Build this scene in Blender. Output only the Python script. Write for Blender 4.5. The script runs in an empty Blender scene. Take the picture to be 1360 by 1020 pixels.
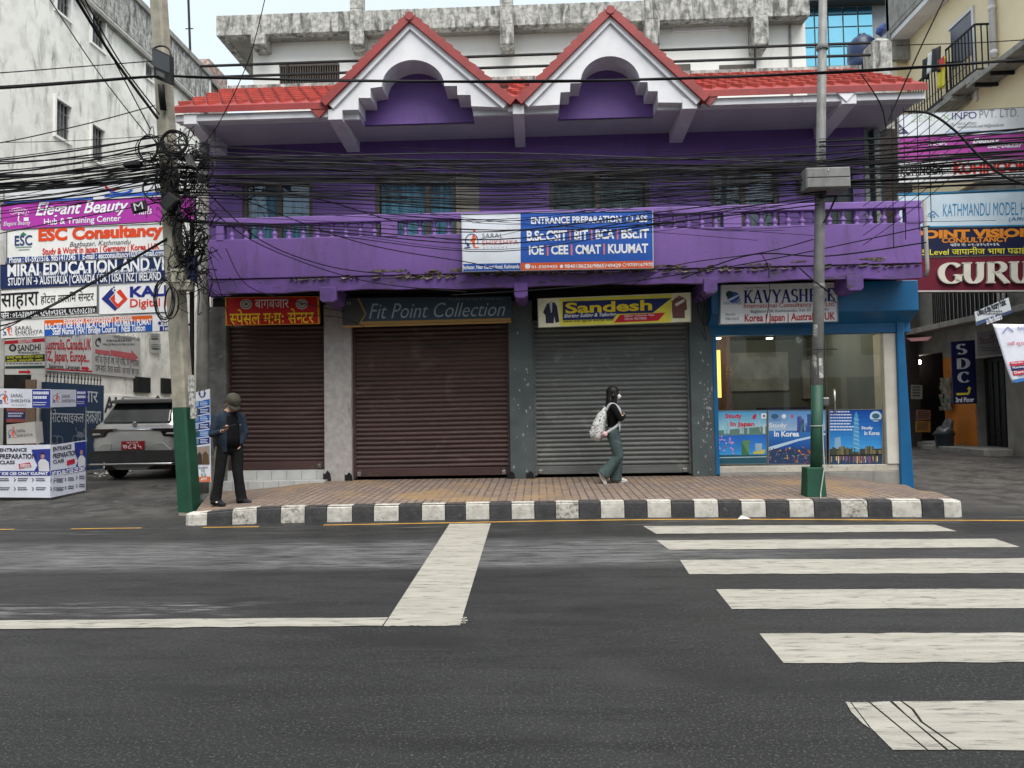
import bpy, bmesh, math, random
from mathutils import Vector, Matrix, Euler
random.seed(7)
SC = bpy.context.scene
COL = SC.collection
R_ = math.radians
# ------------------------------------------------------------------ camera, sky, sun, exposure
F, CX, CY = 960.0, 680.0, 510.0
EYE = Vector((0, 0, 1.45))
CR = Matrix.Rotation(R_(2.0), 3, 'Z') @ Matrix.Rotation(math.pi/2 + math.atan(40/960), 3, 'X') @ Matrix.Rotation(R_(-0.93), 3, 'Z')
cam = bpy.data.cameras.new('camera')
cam.sensor_width = 36.0
cam.lens = 36.0*F/1360.0
cam.clip_start, cam.clip_end = 0.05, 3000
co = bpy.data.objects.new('camera', cam)
COL.objects.link(co)
co.matrix_world = Matrix.Translation(EYE) @ CR.to_4x4()
SC.camera = co
SUN_EL, SUN_AZ = 62.0, 160.0      # high, behind the viewer's right shoulder, veiled by cloud
w = bpy.data.worlds.new("World")
SC.world = w
w.use_nodes = True
nt = w.node_tree
bg = nt.nodes['Background']
sky = nt.nodes.new('ShaderNodeTexSky')
sky.sky_type = 'NISHITA'
sky.sun_disc = False
sky.sun_elevation = R_(SUN_EL)
sky.sun_rotation = R_(SUN_AZ)
sky.air_density, sky.dust_density, sky.ozone_density = 1.0, 1.5, 1.0
mixw = nt.nodes.new('ShaderNodeMixRGB')
mixw.inputs[0].default_value = 0.7
mixw.inputs[2].default_value = (7.2, 8.0, 8.4, 1)      # thin even cloud layer
nt.links.new(sky.outputs[0], mixw.inputs[1])
nt.links.new(mixw.outputs[0], bg.inputs[0])
bg.inputs[1].default_value = 0.08
sl = bpy.data.lights.new('sun', 'SUN')
sl.energy = 2.5
sl.angle = R_(50)
sl.color = (1.0, 0.96, 0.9)
so = bpy.data.objects.new('sun', sl)
COL.objects.link(so)
so.location = (-8, -12, 25)
_d = Vector((math.sin(R_(SUN_AZ))*math.cos(R_(SUN_EL)), math.cos(R_(SUN_AZ))*math.cos(R_(SUN_EL)), math.sin(R_(SUN_EL))))
so.rotation_euler = _d.to_track_quat('Z', 'Y').to_euler()
SC.view_settings.view_transform = 'Standard'
SC.view_settings.look = 'None'
SC.view_settings.exposure = 1.0
SC.view_settings.gamma = 1.0
# ------------------------------------------------------------------ survey helpers: sight lines from the tripod to known planes
def ray(px, py): return CR @ Vector(((px-CX)/F, (CY-py)/F, -1))
def PY(px, py, Y): d = ray(px, py); return EYE + d*(Y/d.y)
def PX(px, py, X): d = ray(px, py); return EYE + d*(X/d.x)
def PZ(px, py, z=0.0): d = ray(px, py); return EYE + d*((z-EYE.z)/d.z)
def XA(px, Y, py=500): return PY(px, py, Y).x
def ZA(py, Y, px=680): return PY(px, py, Y).z
# ------------------------------------------------------------------ materials
def lin(c):
    c = c/255.0
    return c/12.92 if c <= 0.04045 else ((c+0.055)/1.055)**2.4
def rgb(r, g, b): return (lin(r), lin(g), lin(b), 1)
def mat(name, c1, c2=None, scale=3.0, detail=6, lo=.35, hi=.65, rough=.7, metal=0.0, bump=0.0, bscale=40.0, stretch=(1, 1, 1),
        c3=None, s3=1.0, t3=(.55, .7), st3=(1, 1, 1), spec=.5, a3=1.0):
    m = bpy.data.materials.new(name)
    m.use_nodes = True
    n, l = m.node_tree.nodes, m.node_tree.links
    b = n['Principled BSDF']
    b.inputs['Roughness'].default_value = rough
    b.inputs['Metallic'].default_value = metal
    b.inputs['Specular IOR Level'].default_value = spec
    b.inputs['Base Color'].default_value = c1
    if c2 is None and not bump: return m
    tc = n.new('ShaderNodeTexCoord')
    def noise(sc, st, det, dist=0.0):
        mp = n.new('ShaderNodeMapping'); mp.inputs['Scale'].default_value = st
        l.new(tc.outputs['Object'], mp.inputs['Vector'])
        t = n.new('ShaderNodeTexNoise'); t.inputs['Scale'].default_value = sc
        t.inputs['Detail'].default_value = det; t.inputs['Roughness'].default_value = .62
        t.inputs['Distortion'].default_value = dist
        l.new(mp.outputs[0], t.inputs['Vector'])
        return t.outputs['Fac']
    def ramp(src, a, bb):
        r = n.new('ShaderNodeMapRange'); r.inputs[1].default_value = a; r.inputs[2].default_value = bb
        l.new(src, r.inputs[0]); return r.outputs[0]
    if c2 is not None:
        mx = n.new('ShaderNodeMixRGB')
        mx.inputs[1].default_value = c1; mx.inputs[2].default_value = c2
        l.new(ramp(noise(scale, stretch, detail), lo, hi), mx.inputs[0])
        out = mx.outputs[0]
        if c3 is not None:
            m3 = n.new('ShaderNodeMixRGB'); m3.inputs[2].default_value = c3
            l.new(out, m3.inputs[1])
            rr = ramp(noise(s3, st3, 8, .6), t3[0], t3[1])
            mu = n.new('ShaderNodeMath'); mu.operation = 'MULTIPLY'; mu.inputs[1].default_value = a3
            l.new(rr, mu.inputs[0]); l.new(mu.outputs[0], m3.inputs[0])
            out = m3.outputs[0]
        l.new(out, b.inputs['Base Color'])
    if bump:
        bp = n.new('ShaderNodeBump'); bp.inputs['Strength'].default_value = bump; bp.inputs['Distance'].default_value = .01
        l.new(noise(bscale, (1, 1, 1), 5), bp.inputs['Height'])
        l.new(bp.outputs[0], b.inputs['Normal'])
    return m
_pc = {}
def paint(r, g, b, rough=.5):
    k = (r, g, b, rough)
    if k not in _pc:
        c = rgb(r, g, b)
        d = tuple(x*.78 for x in c[:3])+(1,)
        _pc[k] = mat('print_%02x%02x%02x' % (r, g, b), c, d, scale=2.2, lo=.45, hi=.8, rough=rough, spec=.3, bump=.25, bscale=3.5)
    return _pc[k]
def emit(name, c, s):
    m = bpy.data.materials.new(name); m.use_nodes = True
    b = m.node_tree.nodes['Principled BSDF']
    b.inputs['Base Color'].default_value = c
    b.inputs['Emission Color'].default_value = c; b.inputs['Emission Strength'].default_value = s
    return m
def glass(name, tint=(.75, .8, .8, 1), refl=.12, rough=.02):
    m = bpy.data.materials.new(name); m.use_nodes = True
    n, l = m.node_tree.nodes, m.node_tree.links
    n.remove(n['Principled BSDF'])
    t = n.new('ShaderNodeBsdfTransparent'); t.inputs[0].default_value = tint
    g = n.new('ShaderNodeBsdfGlossy'); g.inputs['Roughness'].default_value = rough; g.inputs[0].default_value = (.8, .85, .9, 1)
    fr = n.new('ShaderNodeFresnel'); fr.inputs[0].default_value = 1.45
    ma = n.new('ShaderNodeMath'); ma.operation = 'MULTIPLY_ADD'; ma.inputs[1].default_value = .9; ma.inputs[2].default_value = refl
    l.new(fr.outputs[0], ma.inputs[0])
    mx = n.new('ShaderNodeMixShader')
    l.new(ma.outputs[0], mx.inputs[0]); l.new(t.outputs[0], mx.inputs[1]); l.new(g.outputs[0], mx.inputs[2])
    l.new(mx.outputs[0], n['Material Output'].inputs[0])
    return m
# ------------------------------------------------------------------ mesh building
class MB:
    def __init__(s): s.v, s.f, s.sm = [], [], []
    def add(s, vs, fs):
        o = len(s.v); s.v += [tuple(v) for v in vs]; s.f += [tuple(i+o for i in f) for f in fs]; return s
    def hexa(s, p):       # p: 0-3 one face ring, 4-7 opposite ring
        return s.add(p, [(3, 2, 1, 0), (4, 5, 6, 7), (0, 1, 5, 4), (1, 2, 6, 5), (2, 3, 7, 6), (3, 0, 4, 7)])
    def box(s, x0, y0, z0, x1, y1, z1):
        return s.hexa([(x0, y0, z0), (x1, y0, z0), (x1, y0, z1), (x0, y0, z1), (x0, y1, z0), (x1, y1, z0), (x1, y1, z1), (x0, y1, z1)])
    def quad(s, a, b, c, d): return s.add([a, b, c, d], [(0, 1, 2, 3)])
    def slab(s, poly, vec):
        n = len(poly); vec = Vector(vec)
        q = [Vector(p) for p in poly]+[Vector(p)+vec for p in poly]
        return s.add(q, [tuple(range(n)), tuple(range(2*n-1, n-1, -1))]+[(i, (i+1) % n+0, (i+1) % n+n, i+n) for i in range(n)])
    def tube(s, pts, r, n=6, cap=True, side=None, closed=False):
        pts = [Vector(p) for p in pts]; k = len(pts)
        rs = r if isinstance(r, (list, tuple)) else [r]*k
        vs = []; prev = Vector(side) if side else None
        for i, p in enumerate(pts):
            if closed: t = pts[(i+1) % k]-pts[i-1]
            else: t = pts[min(i+1, k-1)]-pts[max(i-1, 0)]
            if t.length < 1e-9: t = Vector((0, 0, 1))
            t.normalize()
            a = prev if prev is not None else (Vector((0, 0, 1)) if abs(t.z) < .9 else Vector((1, 0, 0)))
            a = a-t*a.dot(t)
            if a.length < 1e-6: a = t.orthogonal()
            a.normalize(); b = t.cross(a)
            if side is None: prev = a
            ra, rb = rs[i] if isinstance(rs[i], (list, tuple)) else (rs[i], rs[i])
            for j in range(n):
                th = 2*math.pi*j/n
                vs.append(p+a*(math.cos(th)*ra)+b*(math.sin(th)*rb))
        fs = []
        for i in range(k if closed else k-1):
            i2 = (i+1) % k
            for j in range(n): fs.append((i*n+j, i*n+(j+1) % n, i2*n+(j+1) % n, i2*n+j))
        if cap and not closed: fs += [tuple(range(n-1, -1, -1)), tuple(range((k-1)*n, k*n))]
        return s.add(vs, fs)
    def limb(s, pts, rs, n=12, side=None):       # tube with rounded ends
        pts = [Vector(p) for p in pts]
        def sc(r, f): return (r[0]*f, r[1]*f) if isinstance(r, (tuple, list)) else r*f
        def mx(r): return max(r) if isinstance(r, (tuple, list)) else r
        d0 = (pts[0]-pts[1]).normalized(); d1 = (pts[-1]-pts[-2]).normalized()
        P, Q = [], []
        for f in (1.0, .8, .45): P.append(pts[0]+d0*mx(rs[0])*f*.8); Q.append(sc(rs[0], math.sqrt(max(0.02, 1-f*f))))
        P += pts; Q += list(rs)
        for f in (.45, .8, 1.0): P.append(pts[-1]+d1*mx(rs[-1])*f*.8); Q.append(sc(rs[-1], math.sqrt(max(0.02, 1-f*f))))
        return s.tube(P, Q, n, True, side)
    def ball(s, c, r, n=12, m=8, sq=(1, 1, 1)):
        c = Vector(c); vs = [c+Vector((0, 0, -r*sq[2]))]; fs = []
        for i in range(1, m):
            a = -math.pi/2+math.pi*i/m
            for j in range(n):
                t = 2*math.pi*j/n
                vs.append(c+Vector((math.cos(t)*math.cos(a)*r*sq[0], math.sin(t)*math.cos(a)*r*sq[1], math.sin(a)*r*sq[2])))
        vs.append(c+Vector((0, 0, r*sq[2])))
        for j in range(n): fs.append((0, 1+(j+1) % n, 1+j))
        for i in range(m-2):
            for j in range(n): fs.append((1+i*n+j, 1+i*n+(j+1) % n, 1+(i+1)*n+(j+1) % n, 1+(i+1)*n+j))
        L = len(vs)-1
        for j in range(n): fs.append((L, 1+(m-2)*n+j, 1+(m-2)*n+(j+1) % n))
        return s.add(vs, fs)
    def lathe(s, c, prof, n=12, axis='z'):
        c = Vector(c); vs, fs = [], []
        for (r, h) in prof:
            for j in range(n):
                t = 2*math.pi*j/n
                o = {'z': (r*math.cos(t), r*math.sin(t), h), 'x': (h, r*math.cos(t), r*math.sin(t)), 'y': (r*math.cos(t), h, r*math.sin(t))}[axis]
                vs.append(c+Vector(o))
        k = len(prof)
        for i in range(k-1):
            for j in range(n): fs.append((i*n+j, i*n+(j+1) % n, (i+1)*n+(j+1) % n, (i+1)*n+j))
        fs += [tuple(range(n-1, -1, -1)), tuple(range((k-1)*n, k*n))]
        return s.add(vs, fs)
    def mesh(s, name, smooth=False):
        me = bpy.data.meshes.new(name)
        me.from_pydata(s.v, [], s.f)
        bm = bmesh.new(); bm.from_mesh(me)
        bmesh.ops.recalc_face_normals(bm, faces=bm.faces)
        bm.to_mesh(me); bm.free()
        if smooth: me.polygons.foreach_set('use_smooth', [True]*len(me.polygons))
        return me
    def build(s, name, m, parent=None, smooth=False, bevel=0, local=False):
        o = bpy.data.objects.new(name, s.mesh(name, smooth))
        o.data.materials.append(m)
        COL.objects.link(o)
        attach(o, parent, local)
        if bevel:
            b = o.modifiers.new('bevel', 'BEVEL'); b.width = bevel; b.segments = 2; b.limit_method = 'ANGLE'; b.angle_limit = R_(40)
        return o
ROOTS = {}
def attach(o, parent, local=False):
    if parent is None: return
    o.parent = parent
    if parent.name in ROOTS and not local: o.matrix_parent_inverse = ROOTS[parent.name].inverted()
def thing(name, label, cat, loc=(0, 0, 0), rz=0.0, group=None):
    o = bpy.data.objects.new(name, None); COL.objects.link(o)
    o.empty_display_size = .2
    o.location = loc; o.rotation_euler = (0, 0, rz)
    ROOTS[o.name] = Matrix.Translation(loc) @ Matrix.Rotation(rz, 4, 'Z')
    tag(o, label, cat, group)
    return o
def tag(o, label=None, cat=None, group=None, kind=None):
    if label: o['label'] = label
    if cat: o['category'] = cat
    if group: o['group'] = group
    if kind: o['kind'] = kind
    return o
def struct(o): o['kind'] = 'structure'; return o
def solid(name, limbs, m, parent, voxel=.014, smooth=4, local=True):
    """limbs: MB holding overlapping closed shapes; fused to one continuous skin."""
    o = bpy.data.objects.new(name, limbs.mesh(name)); COL.objects.link(o)
    r = o.modifiers.new('fuse', 'REMESH'); r.mode = 'VOXEL'; r.voxel_size = voxel; r.use_smooth_shade = True
    if smooth:
        sm = o.modifiers.new('smooth', 'SMOOTH'); sm.iterations = smooth; sm.factor = .5
    bpy.context.view_layer.update()
    me = bpy.data.meshes.new_from_object(o.evaluated_get(bpy.context.evaluated_depsgraph_get()))
    o.modifiers.clear(); o.data = me; me.name = name
    me.materials.clear(); me.materials.append(m)
    attach(o, parent, local)
    return o
def wall_holes(mb, x0, x1, z0, z1, y, holes, depth):
    xs = sorted({x0, x1, *[h[0] for h in holes], *[h[1] for h in holes]}); zs = sorted({z0, z1, *[h[2] for h in holes], *[h[3] for h in holes]})
    for a, b in zip(xs, xs[1:]):
        for c, d in zip(zs, zs[1:]):
            mx, mz = (a+b)/2, (c+d)/2
            if any(h[0] < mx < h[1] and h[2] < mz < h[3] for h in holes): continue
            mb.quad((a, y, c), (b, y, c), (b, y, d), (a, y, d))
    for (a, b, c, d) in holes:
        for q in (((a, c), (b, c)), ((b, c), (b, d)), ((b, d), (a, d)), ((a, d), (a, c))):
            (ax, az), (bx, bz) = q
            mb.quad((ax, y, az), (bx, y, bz), (bx, y+depth, bz), (ax, y+depth, az))
# ------------------------------------------------------------------ lettering
_tc = {}
def _glyphs(s, off=0.0):
    c = bpy.data.curves.new('lettering', 'FONT'); c.body = s; c.resolution_u = 3; c.offset = off
    o = bpy.data.objects.new('lettering', c); me = bpy.data.meshes.new_from_object(o)
    r = ([(v.co.x, v.co.y) for v in me.vertices], [tuple(p.vertices) for p in me.polygons])
    bpy.data.objects.remove(o); bpy.data.meshes.remove(me); bpy.data.curves.remove(c)
    return r
def _half(ch, off=0.0):
    """half form of a Devanagari consonant: the letter without its right-hand stem"""
    vs, fs = _glyphs(ch, off); x0 = min(v[0] for v in vs); x1 = max(v[0] for v in vs); cut = x0+(x1-x0)*.74
    bm = bmesh.new(); bv = [bm.verts.new((x, y, 0)) for x, y in vs]
    for f in fs:
        try: bm.faces.new([bv[i] for i in f])
        except ValueError: pass
    bmesh.ops.bisect_plane(bm, geom=bm.verts[:]+bm.edges[:]+bm.faces[:], plane_co=(cut, 0, 0), plane_no=(1, 0, 0), clear_outer=True)
    bm.verts.index_update(); r = ([(v.co.x, v.co.y) for v in bm.verts], [tuple(v.index for v in f.verts) for f in bm.faces]); bm.free()
    return r
def deva_geo(s, off):
    segs, cur, i = [], '', 0
    while i < len(s):
        if i+2 < len(s) and s[i+1] == '\u094d' and s[i+2] not in ' ,!':
            if cur: segs.append((cur, 0))
            segs.append((s[i], 1)); cur = ''; i += 2
        else: cur += s[i]; i += 1
    if cur: segs.append((cur, 0))
    V, Fc, x = [], [], 0.0
    for t, half in segs:
        lead = len(t)-len(t.lstrip(' ')); x += .28*lead; t2 = t.strip(' ')
        if not t2: continue
        vs, fs = _half(t2, off) if half else _glyphs(t2, off)
        x0 = min(v[0] for v in vs); x1 = max(v[0] for v in vs)
        o = len(V); V += [(x+a-x0, b) for a, b in vs]; Fc += [tuple(q+o for q in f) for f in fs]
        x += (x1-x0)-(.0 if half else .005)+.28*(len(t)-len(t.rstrip(' ')))
    return V, Fc
def text_geo(s, off=0.0, shear=0.0, space=1.0):
    k = (s, off, shear, space)
    if k not in _tc and any('\u0900' <= q <= '\u097f' for q in s):
        vs, fs = deva_geo(s, min(off, .012))
        x0 = min(v[0] for v in vs); x1 = max(v[0] for v in vs); y0 = min(v[1] for v in vs); y1 = max(v[1] for v in vs)
        _tc[k] = ([((x-x0)/(x1-x0), (y-y0)/(y1-y0)) for x, y in vs], fs)
    if k not in _tc:
        c = bpy.data.curves.new('lettering', 'FONT'); c.body = s; c.offset = off; c.shear = shear; c.resolution_u = 3; c.space_character = space
        o = bpy.data.objects.new('lettering', c)
        me = bpy.data.meshes.new_from_object(o)
        vs = [(v.co.x, v.co.y) for v in me.vertices]; fs = [tuple(p.vertices) for p in me.polygons]
        bpy.data.objects.remove(o); bpy.data.meshes.remove(me); bpy.data.curves.remove(c)
        x0 = min(v[0] for v in vs); x1 = max(v[0] for v in vs); y0 = min(v[1] for v in vs); y1 = max(v[1] for v in vs)
        vs = [((x-x0)/(x1-x0), (y-y0)/(y1-y0)) for x, y in vs]
        _tc[k] = (vs, fs)
    return _tc[k]
def arc(cx, cy, rx, ry, a0, a1, n=14): return [(cx+rx*math.cos(R_(a0+(a1-a0)*i/n)), cy+ry*math.sin(R_(a0+(a1-a0)*i/n))) for i in range(n+1)]
# Roman capitals with thick stems, thin hairlines and serifs: (width, strokes, serif feet)
SERIF = {
 'G': (.86, [arc(.46, .5, .36, .47, 40, 318, 22), [(.73, .44), (.73, .1)]], [(.73, .44, .17)]),
 'U': (.84, [[(.18, 1), (.18, .36)]+arc(.42, .36, .24, .33, 180, 360, 12)+[(.66, .36), (.66, 1)]], [(.18, 1, .17), (.66, 1, .15)]),
 'R': (.86, [[(.2, 0), (.2, 1)], [(.2, .97)]+arc(.42, .74, .25, .23, 90, -90, 12)+[(.2, .51)], [(.42, .5), (.78, .02)]], [(.2, 0, .16), (.2, 1, .13), (.8, 0, .09)]),
 'K': (.86, [[(.2, 0), (.2, 1)], [(.22, .4), (.7, 1)], [(.4, .6), (.74, .02)]], [(.2, 0, .16), (.2, 1, .16), (.7, 1, .12), (.76, 0, .12)]),
 'A': (.86, [[(.1, 0), (.42, 1)], [(.4, 1), (.74, 0)], [(.22, .34), (.64, .34)]], [(.1, 0, .11), (.74, 0, .15)]),
 'V': (.84, [[(.12, 1), (.42, 0)], [(.43, 0), (.72, 1)]], [(.12, 1, .14), (.72, 1, .12)]),
 'Y': (.82, [[(.1, 1), (.41, .45)], [(.41, .46), (.72, 1)], [(.41, .5), (.41, 0)]], [(.1, 1, .13), (.72, 1, .11), (.41, 0, .15)]),
 'S': (.66, [arc(.33, .74, .22, .23, 30, 250, 14)+[(.37, .52)]+arc(.33, .26, .24, .23, 70, -150, 14)], []),
 'H': (.92, [[(.2, 0), (.2, 1)], [(.72, 0), (.72, 1)], [(.2, .52), (.72, .52)]], [(.2, 0, .15), (.2, 1, .15), (.72, 0, .15), (.72, 1, .15)]),
 'E': (.74, [[(.2, 0), (.2, 1)], [(.2, .97), (.62, .97), (.62, .8)], [(.2, .52), (.52, .52)], [(.2, .03), (.65, .03), (.65, .22)]], [(.2, 0, .12), (.2, 1, .12)]),
 'D': (.86, [[(.2, 0), (.2, 1)], [(.2, .97), (.34, .97)]+arc(.34, .5, .4, .47, 90, -90, 16)+[(.2, .03)]], [(.2, 0, .12), (.2, 1, .12)]),
 'C': (.78, [arc(.46, .5, .36, .47, 42, 318, 22)], [(.72, .78, .03)]),
}
def serif_geo(s, thick=.2, thin=.06):
    k = ('serif', s, thick, thin)
    if k in _tc: return _tc[k]
    vs, fs, x = [], [], 0.0
    for chx in s:
        wd, strokes, feet = SERIF[chx]
        for st in strokes:
            n = len(st); o = len(vs)
            for i, (a, b) in enumerate(st):
                a2, b2 = st[min(i+1, n-1)]; a1, b1 = st[max(i-1, 0)]
                tx, ty = a2-a1, b2-b1; L = math.hypot(tx, ty) or 1; tx, ty = tx/L, ty/L
                dn = abs(ty)*(1.0 if (tx*ty <= 0.05 or n > 5) else .35)
                wv = (thin+(thick-thin)*min(1, dn)**1.3)/2
                vs += [(x+a-ty*wv, b+tx*wv), (x+a+ty*wv, b-tx*wv)]
            for i in range(n-1): fs.append((o+2*i, o+2*i+1, o+2*i+3, o+2*i+2))
        for (a, b, h) in feet:
            o = len(vs); t = thin*.9; y0 = b if b < .3 else b-t
            vs += [(x+a-h, y0), (x+a+h, y0), (x+a+h, y0+t), (x+a-h, y0+t)]; fs.append((o, o+1, o+2, o+3))
        x += wd
    x0 = min(v[0] for v in vs); x1 = max(v[0] for v in vs); y0 = min(v[1] for v in vs); y1 = max(v[1] for v in vs)
    _tc[k] = ([((a-x0)/(x1-x0), (b-y0)/(y1-y0)) for a, b in vs], fs)
    return _tc[k]
# ------------------------------------------------------------------ sign boards
class Board:
    """A flat rectangular panel standing in the world; artwork is laid out in its own left-right / top-bottom coordinates."""
    def __init__(s, quad, plane, zt=None):
        s.zt = zt
        q = [s.z(*p) for p in quad]               # TL TR BR BL in survey units
        s.q = q
        if plane[0] == 'Y':
            yl, yr = plane[1], plane[2] if len(plane) > 2 else plane[1]
            ys = [yl, yr, yr, yl]
            s.c = [PY(p[0], p[1], y) for p, y in zip(q, ys)]
        else: s.c = [PX(p[0], p[1], plane[1]) for p in q]
        s.n = (s.c[1]-s.c[0]).cross(s.c[3]-s.c[0]).normalized()
        if s.n.dot(EYE-s.c[0]) < 0: s.n = -s.n
        s.parts = {}
    def z(s, x, y): return (s.zt[0]+x*s.zt[2], s.zt[1]+y*s.zt[2]) if s.zt else (x, y)
    def uv(s, x, y):
        x, y = s.z(x, y); tl, tr, br, bl = s.q
        v = .5
        for _ in range(6):
            xl = tl[0]+(bl[0]-tl[0])*v; xr = tr[0]+(br[0]-tr[0])*v
            u = (x-xl)/(xr-xl)
            yt = tl[1]+(tr[1]-tl[1])*u; yb = bl[1]+(br[1]-bl[1])*u
            v = (y-yt)/(yb-yt)
        return u, v
    def at(s, u, v, h=0.0):
        tl, tr, br, bl = s.c
        return tl*(1-u)*(1-v)+tr*u*(1-v)+br*u*v+bl*(1-u)*v+s.n*h
    def put(s, key, vs, fs, h, mi, thick=0.0):
        mb = s.parts.setdefault((key, mi, round(h, 4)), MB())
        o = [s.at(u, v, h) for u, v in vs]
        mb.add(o, fs)
        if thick:
            mb.add([p-s.n*thick for p in o], fs)
            ed = {}
            for f in fs:
                for a, b in zip(f, f[1:]+f[:1]):
                    e = (min(a, b), max(a, b)); ed[e] = ed.get(e, 0)+1
            for (a, b), k in ed.items():
                if k == 1: mb.quad(o[a], o[b], o[b]-s.n*thick, o[a]-s.n*thick)
    def boxuv(s, x0, y0, x1, y1):
        cxm, cym = (x0+x1)/2, (y0+y1)/2
        u0, _ = s.uv(x0, cym); u1, _ = s.uv(x1, cym)
        _, v0 = s.uv(cxm, y0); _, v1 = s.uv(cxm, y1)
        return u0, v0, u1, v1
    def text(s, st, x0, y0, x1, y1, c, bold=.0, shear=.0, serif=False, h=.006, thick=0.0, space=1.0, key='lettering', thin=.07, stem=.2):
        vs, fs = serif_geo(st, stem, thin) if serif else text_geo(st, bold, shear, space)
        u0, v0, u1, v1 = s.boxuv(x0, y0, x1, y1)
        s.put(key, [(u0+a*(u1-u0), v1+b*(v0-v1)) for a, b in vs], fs, h, c, thick)
    def rect(s, x0, y0, x1, y1, c, h=.003, key='panel'):
        u0, v0, u1, v1 = s.boxuv(x0, y0, x1, y1)
        s.put(key, [(u0, v0), (u1, v0), (u1, v1), (u0, v1)], [(0, 1, 2, 3)], h, c)
    def poly(s, pts, c, h=.0045, key='emblem'):
        s.put(key, [s.uv(*p) for p in pts], [tuple(range(len(pts)))], h, c)
    def disc(s, x, y, rx, ry, c, h=.0045, key='emblem', n=20):
        s.poly([(x+rx*math.cos(2*math.pi*i/n), y+ry*math.sin(2*math.pi*i/n)) for i in range(n)], c, h, key)
    def ring(s, x, y, rx, ry, wd, c, a0=0, a1=360, h=.0045, key='emblem', n=20):
        P = []
        for i in range(n+1):
            t = R_(a0+(a1-a0)*i/n)
            P.append(s.uv(x+rx*math.cos(t), y+ry*math.sin(t))); P.append(s.uv(x+(rx-wd)*math.cos(t), y+(ry-wd)*math.sin(t)))
        s.put(key, P, [(2*i, 2*i+1, 2*i+3, 2*i+2) for i in range(n)], h, c)
    def line(s, x0, y0, x1, y1, wd, c, h=.0045, key='emblem'):
        dx, dy = x1-x0, y1-y0; L = math.hypot(dx, dy) or 1; nx, ny = -dy/L*wd/2, dx/L*wd/2
        s.poly([(x0+nx, y0+ny), (x1+nx, y1+ny), (x1-nx, y1-ny), (x0-nx, y0-ny)], c, h, key)
    def panel(s, parent, bgc, t=.05, name='board', frame=None, fw=.02):
        mb = MB(); c = s.c
        mb.hexa([c[3], c[2], c[1], c[0]]+[p-s.n*t for p in (c[3], c[2], c[1], c[0])])
        o = mb.build(name, paint(*bgc), parent)
        if frame:
            fb = MB(); cen = (c[0]+c[1]+c[2]+c[3])/4
            for a, b in ((0, 1), (1, 2), (2, 3), (3, 0)):
                ins = [(c[k]+(cen-c[k]).normalized()*fw*1.4) for k in (a, b)]
                fb.hexa([c[a]+s.n*.012, c[b]+s.n*.012, ins[1]+s.n*.012, ins[0]+s.n*.012, c[a]-s.n*(t+.004), c[b]-s.n*(t+.004), ins[1]-s.n*(t+.004), ins[0]-s.n*(t+.004)])
            fb.build('frame', paint(*frame), parent)
        return o
    def finish(s, parent):
        for (key, mi, h), mb in s.parts.items(): mb.build(key, paint(*mi), parent)
def sign(name, label, quad, plane, bgc, zt=None, t=.05, cat='sign', group=None, frame=None, fw=.02):
    if group and frame is None: frame, fw = (120, 122, 124), .011
    b = Board(quad, plane, zt)
    base = (b.c[2]+b.c[3])/2
    b.root = thing(name, label, cat, base, 0, group)
    b.panel(b.root, bgc, t, frame=frame, fw=fw)
    return b
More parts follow.
